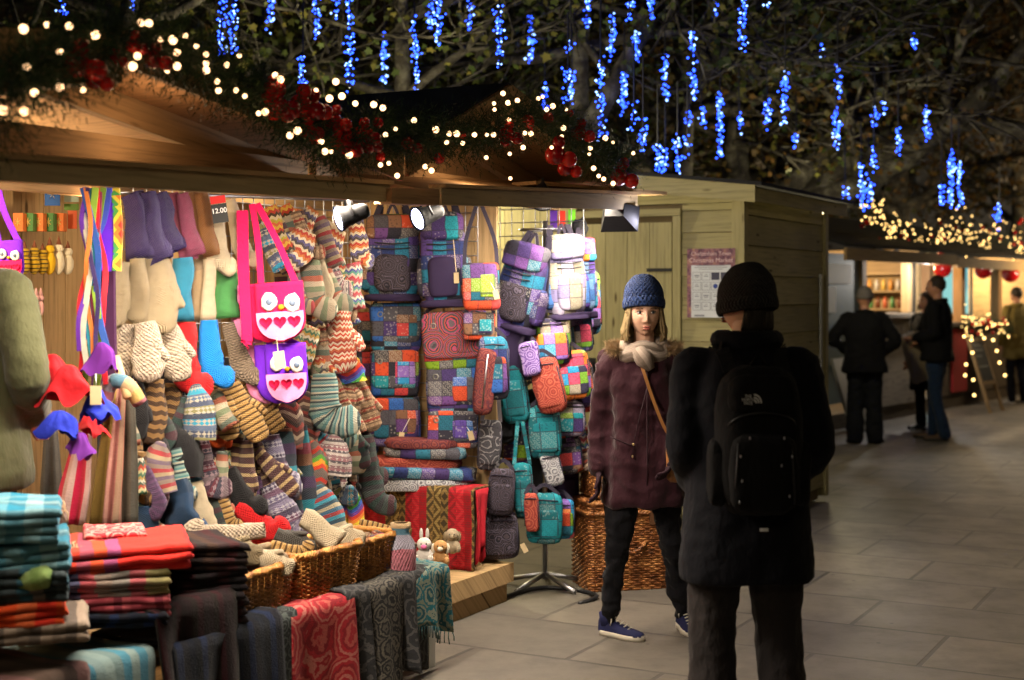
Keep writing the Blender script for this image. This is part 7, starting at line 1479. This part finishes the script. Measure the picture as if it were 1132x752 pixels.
m=MB(); pillow(m,BM,(0,-.095,1.07),.26,.26,.08,.45,24,14); m.build('front_pocket',RP,t)
m=MB(); pillow(m,BM,(0,-.075,1.33),.27,.13,.07,.5,24,12); m.build('top_pocket',RP,t)
for sx in(-1,1): m=MB(); pillow(m,BM,(sx*.165,0,1.06),.07,.22,.12,.5); m.build('side_pocket',RP,t)
for sx in (-1,1): m=MB(); strap(m,BM,[(sx*.10,.06,1.40),(sx*.12,.15,1.47),(sx*.14,.26,1.45)],.055,.012); m.build('shoulder_strap',RP,t)
m=MB(); m.tube([BM@Vector((-.03,0,1.42)),BM@Vector((0,-.0,1.46)),BM@Vector((.03,0,1.42))],.006,5); m.build('carry_loop',RP,t)
m=MB()
for sx in(-1,1): m.tube([BM@Vector((sx*.115,-.115,.97)),BM@Vector((sx*.11,-.13,1.05)),BM@Vector((sx*.10,-.125,1.17))],.004,5)
m.tube([BM@Vector((.13*math.cos(a*.2618),-.075-.035*math.sin(a*.2618),1.22+.05*math.sin(a*.2618))) for a in range(13)],.0035,5); m.build('zip',BLACKM,t)
SV=plain('silver_fleck',(.35,.35,.38),.3,.6,bump=0)
for x,z in ((-.095,1.13),(-.09,1.05),(-.10,.98),(.06,1.10),(.09,1.0),(-.06,1.19),(.07,1.19),(.10,1.13)): m=MB(); m.ball((x,-.145,z),(.004,.003,.006),6,4,BM); m.build('buckle',SV,t)
LG=plain('logo_white',(.62,.62,.62),.6,bump=0,var=.05); LT=BM@Matrix.Translation((-.045,-.122,1.315))@Matrix.Rotation(R(90),4,'X')@Matrix.Scale(1.35,4)
m=MB(); m.smooth=False
def arc(cx,cy,r0,r1,a0,a1,n=10):
    P=[]; 
    for i in range(n+1): a=R(a0+(a1-a0)*i/n); P+=[Vector((cx+r0*math.cos(a),cy+r0*math.sin(a),0)),Vector((cx+r1*math.cos(a),cy+r1*math.sin(a),0))]
    m.add(P,[(2*i,2*i+1,2*i+3,2*i+2) for i in range(n)],None,LT)
for r0,r1 in ((.0045,.0085),(.0115,.0155),(.0185,.0225)): arc(.003,-.009,r0,r1,0,90)
m.build('logo_dome',LG,t)
for i,s_ in enumerate(('THE','NORTH','FACE')): text(s_,.0105,LT@Matrix.Translation((-.013,.0075-.0085*i,0)),LG,t,'logo_lettering')
m=MB(); m.smooth=False; m.box((0,-.112,.885),(.032,.003,.010),BM); m.build('lower_label',LG,t)
# --- person in the olive coat inside the stall at the left edge
OLV=clothm('olive_coat',CW('44442c'),fold=.014)
ob=Vector(((-40-CX)/F*4.9,4.9,.18)); 
figure('person in an olive green coat at the left edge, by the shelves',ob,160,1.78,OLV,BLKT,SHB,hem=.745,bulk=1.12,skin=SKIND,arms=[[(-.20,.0,1.40),(-.29,.03,1.12),(-.16,-.17,.98)],[(.20,0,1.40),(.29,.03,1.13),(.16,-.17,.98)]],fold=.010)
HR[:]=[48,40]
# --- distant people
BLKJ=clothm('black_jacket',(.006,.006,.007),sheen=.02); DJ=clothm('dark_jeans',CW('1c1e22'),sheen=0); BJ=clothm('blue_jeans',CW('22344e')); GRH=plain('grey_cap',CW('6a6460'),.9); DH=plain('short_dark_hair',(.03,.02,.014),.7)
p1=fl(956,490); f1,M1,H1=figure('man in a black jacket and grey knitted cap, back turned, at the jar hut',p1,168,1.66,BLKJ,DJ,SHB,hem=.80,bulk=1.18,arms=[[(-.20,.0,1.40),(-.34,.06,1.16),(-.20,-.12,1.02)],[(.20,0,1.40),(.36,.04,1.18),(.20,-.14,1.04)]],vox=.014,trous=(.115,.10,.095,.095,.098),skin=SKIND,shoes=((-.11,0,0,-30),(.11,0,0,20)))
beanie(f1,M1,H1,GRH,.18,.086,.0,low=.02,back=6)
p2=fl(1036,486); f2,M2,H2=figure('man in a dark jacket and blue jeans standing side on by the jar hut counter',p2,-118,1.80,BLKJ,BJ,plain('brown_shoe',CW('5a4430'),.6),hem=.84,bulk=1.06,legs=[[(-.09,0,.90),(-.10,-.05,.49),(-.10,-.06,.09)],[(.09,0,.90),(.10,-.0,.49),(.11,.10,.09)]],arms=[[(-.19,.0,1.41),(-.24,.02,1.14),(-.12,-.20,1.05)],[(.19,0,1.41),(.24,.02,1.14),(.10,-.22,1.08)]],vox=.014,shoes=((-.10,-.09,0,-6),(.11,.07,0,10)),skin=SKIND)
m=MB(); A=M2@H2; m.ball((0,.018,.030),(.082,.092,.098),16,12,A,bump=.12); m.build('hair',DH,f2)
p3=atY(1024,325,16.8); p3.z=0; f3,M3,H3=figure('person in dark clothes half hidden behind the man in jeans, at the counter',p3,-60,1.62,BLKJ,BLKT,SHB,hem=.5,vox=.016,skin=SKIND)
strandhair(f3,M3,H3,DH,70,-.10,60,.08,9)
m=MB(); A=M3@H3; m.ball((0,.012,.030),(.082,.095,.10),16,12,A); m.build('hair_top',DH,f3)
bg=atY(1012,395,15.9); t=thing('paper_bag','white paper carrier bag held between the two men','paper bag',bg); m=MB(); m.smooth=False; A=IM(bg,20,-18); m.box((0,0,0),(.20,.10,.56),A); m.build('bag_body',plain('bag_paper',CW('a89880'),.7),t)
m=MB(); 
for y in(-.05,.05): m.tube([A@Vector((-.06,y,.28)),A@Vector((-.04,y,.38)),A@Vector((.04,y,.38)),A@Vector((.06,y,.28))],.005,5)
m.build('handles',plain('cord',CW('7a6a50'),.8),t)
p4=fl(1124,446); f4,M4,H4=figure('person in a mustard coat and white shoes at the right edge',p4,200,1.70,plain('mustard_coat',CW('7a6a34'),.85),BLKT,WS,hem=.68,vox=.016,skin=SKIND,sole=WS)
m=MB(); A=M4@H4; m.ball((0,.012,.030),(.082,.095,.10),16,12,A); m.build('hair',DH,f4)
# ================================================================== LIGHT, WORLD, CAMERA
random.seed(55)
# assumed tube lights, unseen behind the shutter edges, added to light the goods
BAT=emis('batten_tube',(1.0,.85,.65),5)
def batten(x0,y0,x1,y1,w,label,en,tgt,col=(1,.86,.68)):
    A=atW(x0,y0,w);B=atW(x1,y1,w); c=(A+B)/2; t=thing('assumed_batten_light',label,'lamp',c,'assumed tube lights under the stall roofs')
    m=MB(); m.tube([A,B],.011,8); m.build('tube',BAT,t); m=MB(); m.smooth=False; m.bar(A+Vector((0,0,.022)),B+Vector((0,0,.022)),.035,.016); m.build('fitting',plain('white_fitting',(.7,.7,.7),.5),t)
    l=area_lamp(c-Vector((0,0,.015)),tgt,en,col,(A-B).length,.05)
    d=(Vector(tgt)-c).normalized(); X=(B-A).normalized(); Z=-(d-X*d.dot(X)).normalized(); Y=Z.cross(X)
    l.rotation_euler=Matrix((X,Y,Z)).transposed().to_euler()
batten(120,196,400,209,3.09,'assumed tube light behind the shutter edge of the woollens stall',84,L(4.3,3.40,0))
batten(-130,182,60,190,3.09,'assumed tube light at the left end of the woollens stall',12,L(3.0,3.7,.3))
batten(500,216.5,690,222,3.09,'assumed tube light behind the shutter edge of the bag stall',74,L(6.0,3.35,0))
bulb_lamp(None,L(3.6,4.5,1.98),60,(1,.75,.45),.05); bulb_lamp(None,L(4.5,4.5,2.0),4,(1,.6,.3),.05); bulb_lamp(None,L(5.7,4.4,2.0),7,(1,.72,.42),.05)  # assumed bulbs under the stall roofs, bare lights without fittings
bulb_lamp(None,L(3.6,3.3,2.14),1.7,(1,.62,.34),.05); bulb_lamp(None,L(5.7,3.3,2.2),2,(1,.62,.34),.05)
bulb_lamp(None,L(6.85,2.95,1.98),5,(.85,.82,1),.05,'rack_light')  # assumed lamp over the bag rack, a bare light without fitting
def added_street_lamp(x,y,h,en,col,label):  # lamps added out of view for their light on ground and huts
    b=Vector((x,y,0)); t=thing('added_street_lamp',label,'added lamp',b,'lamps added out of view'); m=MB(); m.tube([b,b+Vector((0,0,.8)),b+Vector((0,0,h))],[.09,.06,.04],10); m.build('post',BLACKM,t)
    m=MB(); m.tube([b+Vector((0,0,h)),b+Vector((0,0,h+.1)),b+Vector((0,0,h+.35)),b+Vector((0,0,h+.5))],[.10,.22,.16,.03],12); m.build('lantern',LAMPG,t)
    bulb_lamp(None,b+Vector((0,0,h-.15)),en,col,.18,'added_street_light')
added_street_lamp(6.2,6.8,3.6,42,(1,.72,.38),'assumed street lamp added out of view at right to brighten the hut front')  # added out of view to brighten the hut front and nearby ground
added_street_lamp(12.5,27.5,3.8,480,(1,.72,.40),'assumed street lamp out of view at right, lighting the ground by the far huts')  # assumed source of the warm ground by the far huts, out of view
added_street_lamp(-.3,-3.0,4.0,130,(1,.80,.45),'unseen fill lamp added behind the camera to brighten the stall fronts')  # added out of view to brighten beam fronts, hut gable and faces
# assumed work light added for cold spill between the closed hut and far huts
gl=atY(860,300,15.0); gl.z=2.3; g2=thing('assumed_work_light','assumed white work light on a pole in the gap beyond the closed hut','lamp',Vector((gl.x,gl.y,0)))
m=MB(); m.tube([Vector((gl.x,gl.y,0)),Vector((gl.x,gl.y,2.2))],.025,8); m.build('pole',BLACKM,g2); m=MB(); m.smooth=False; m.box((gl.x,gl.y,2.27),(.16,.10,.12)); m.build('lamp_head',METAL,g2)
ld=bpy.data.lights.new('assumed_work_beam','SPOT'); ld.energy=70; ld.color=(.72,.84,1); ld.spot_size=R(80); ld.spot_blend=.5; ld.shadow_soft_size=.08
o=bpy.data.objects.new('assumed_work_beam',ld); COL.objects.link(o); o.location=(gl.x+.1,gl.y-.12,2.3); o.rotation_euler=(Vector((6.5,11.5,0))-o.location).to_track_quat('-Z','Y').to_euler()
W=bpy.data.worlds.new('World'); SC.world=W; W.use_nodes=True; nt=W.node_tree; bgd=nt.nodes['Background']
sk=nt.nodes.new('ShaderNodeTexSky'); sk.sky_type='NISHITA'; sk.sun_disc=False; sk.sun_elevation=R(-4.0); sk.sun_rotation=R(200); sk.altitude=50
nt.links.new(sk.outputs[0],bgd.inputs[0]); bgd.inputs[1].default_value=.28
ml_=bpy.data.lights.new('moon','SUN'); ml_.energy=.02; ml_.color=(.7,.8,1); ml_.angle=R(.5); mo=bpy.data.objects.new('moon',ml_); COL.objects.link(mo); mo.rotation_euler=(R(50),0,R(200))
cam=bpy.data.cameras.new('camera'); co=bpy.data.objects.new('camera',cam); COL.objects.link(co); co.location=(0,0,EYE); co.rotation_euler=(R(90),0,0)
cam.sensor_width=36; cam.lens=F/1132*36; cam.shift_y=-(376-HZ)/1132; cam.clip_end=400; cam.clip_start=.05
cam.dof.use_dof=True; cam.dof.focus_distance=6.3; cam.dof.aperture_fstop=2.2
SC.camera=co
vs=SC.view_settings; vs.view_transform='Standard'; vs.look='None'; vs.gamma=1; vs.exposure=0.3; vs.use_curve_mapping=False
cy=SC.cycles; cy.use_denoising=True; cy.sample_clamp_indirect=4; cy.sample_clamp_direct=0; cy.max_bounces=5; cy.diffuse_bounces=3; cy.glossy_bounces=2; cy.transmission_bounces=2; cy.transparent_max_bounces=4; cy.caustics_reflective=False; cy.caustics_refractive=False; cy.use_light_tree=True
bpy.data.scenes.remove(TS)
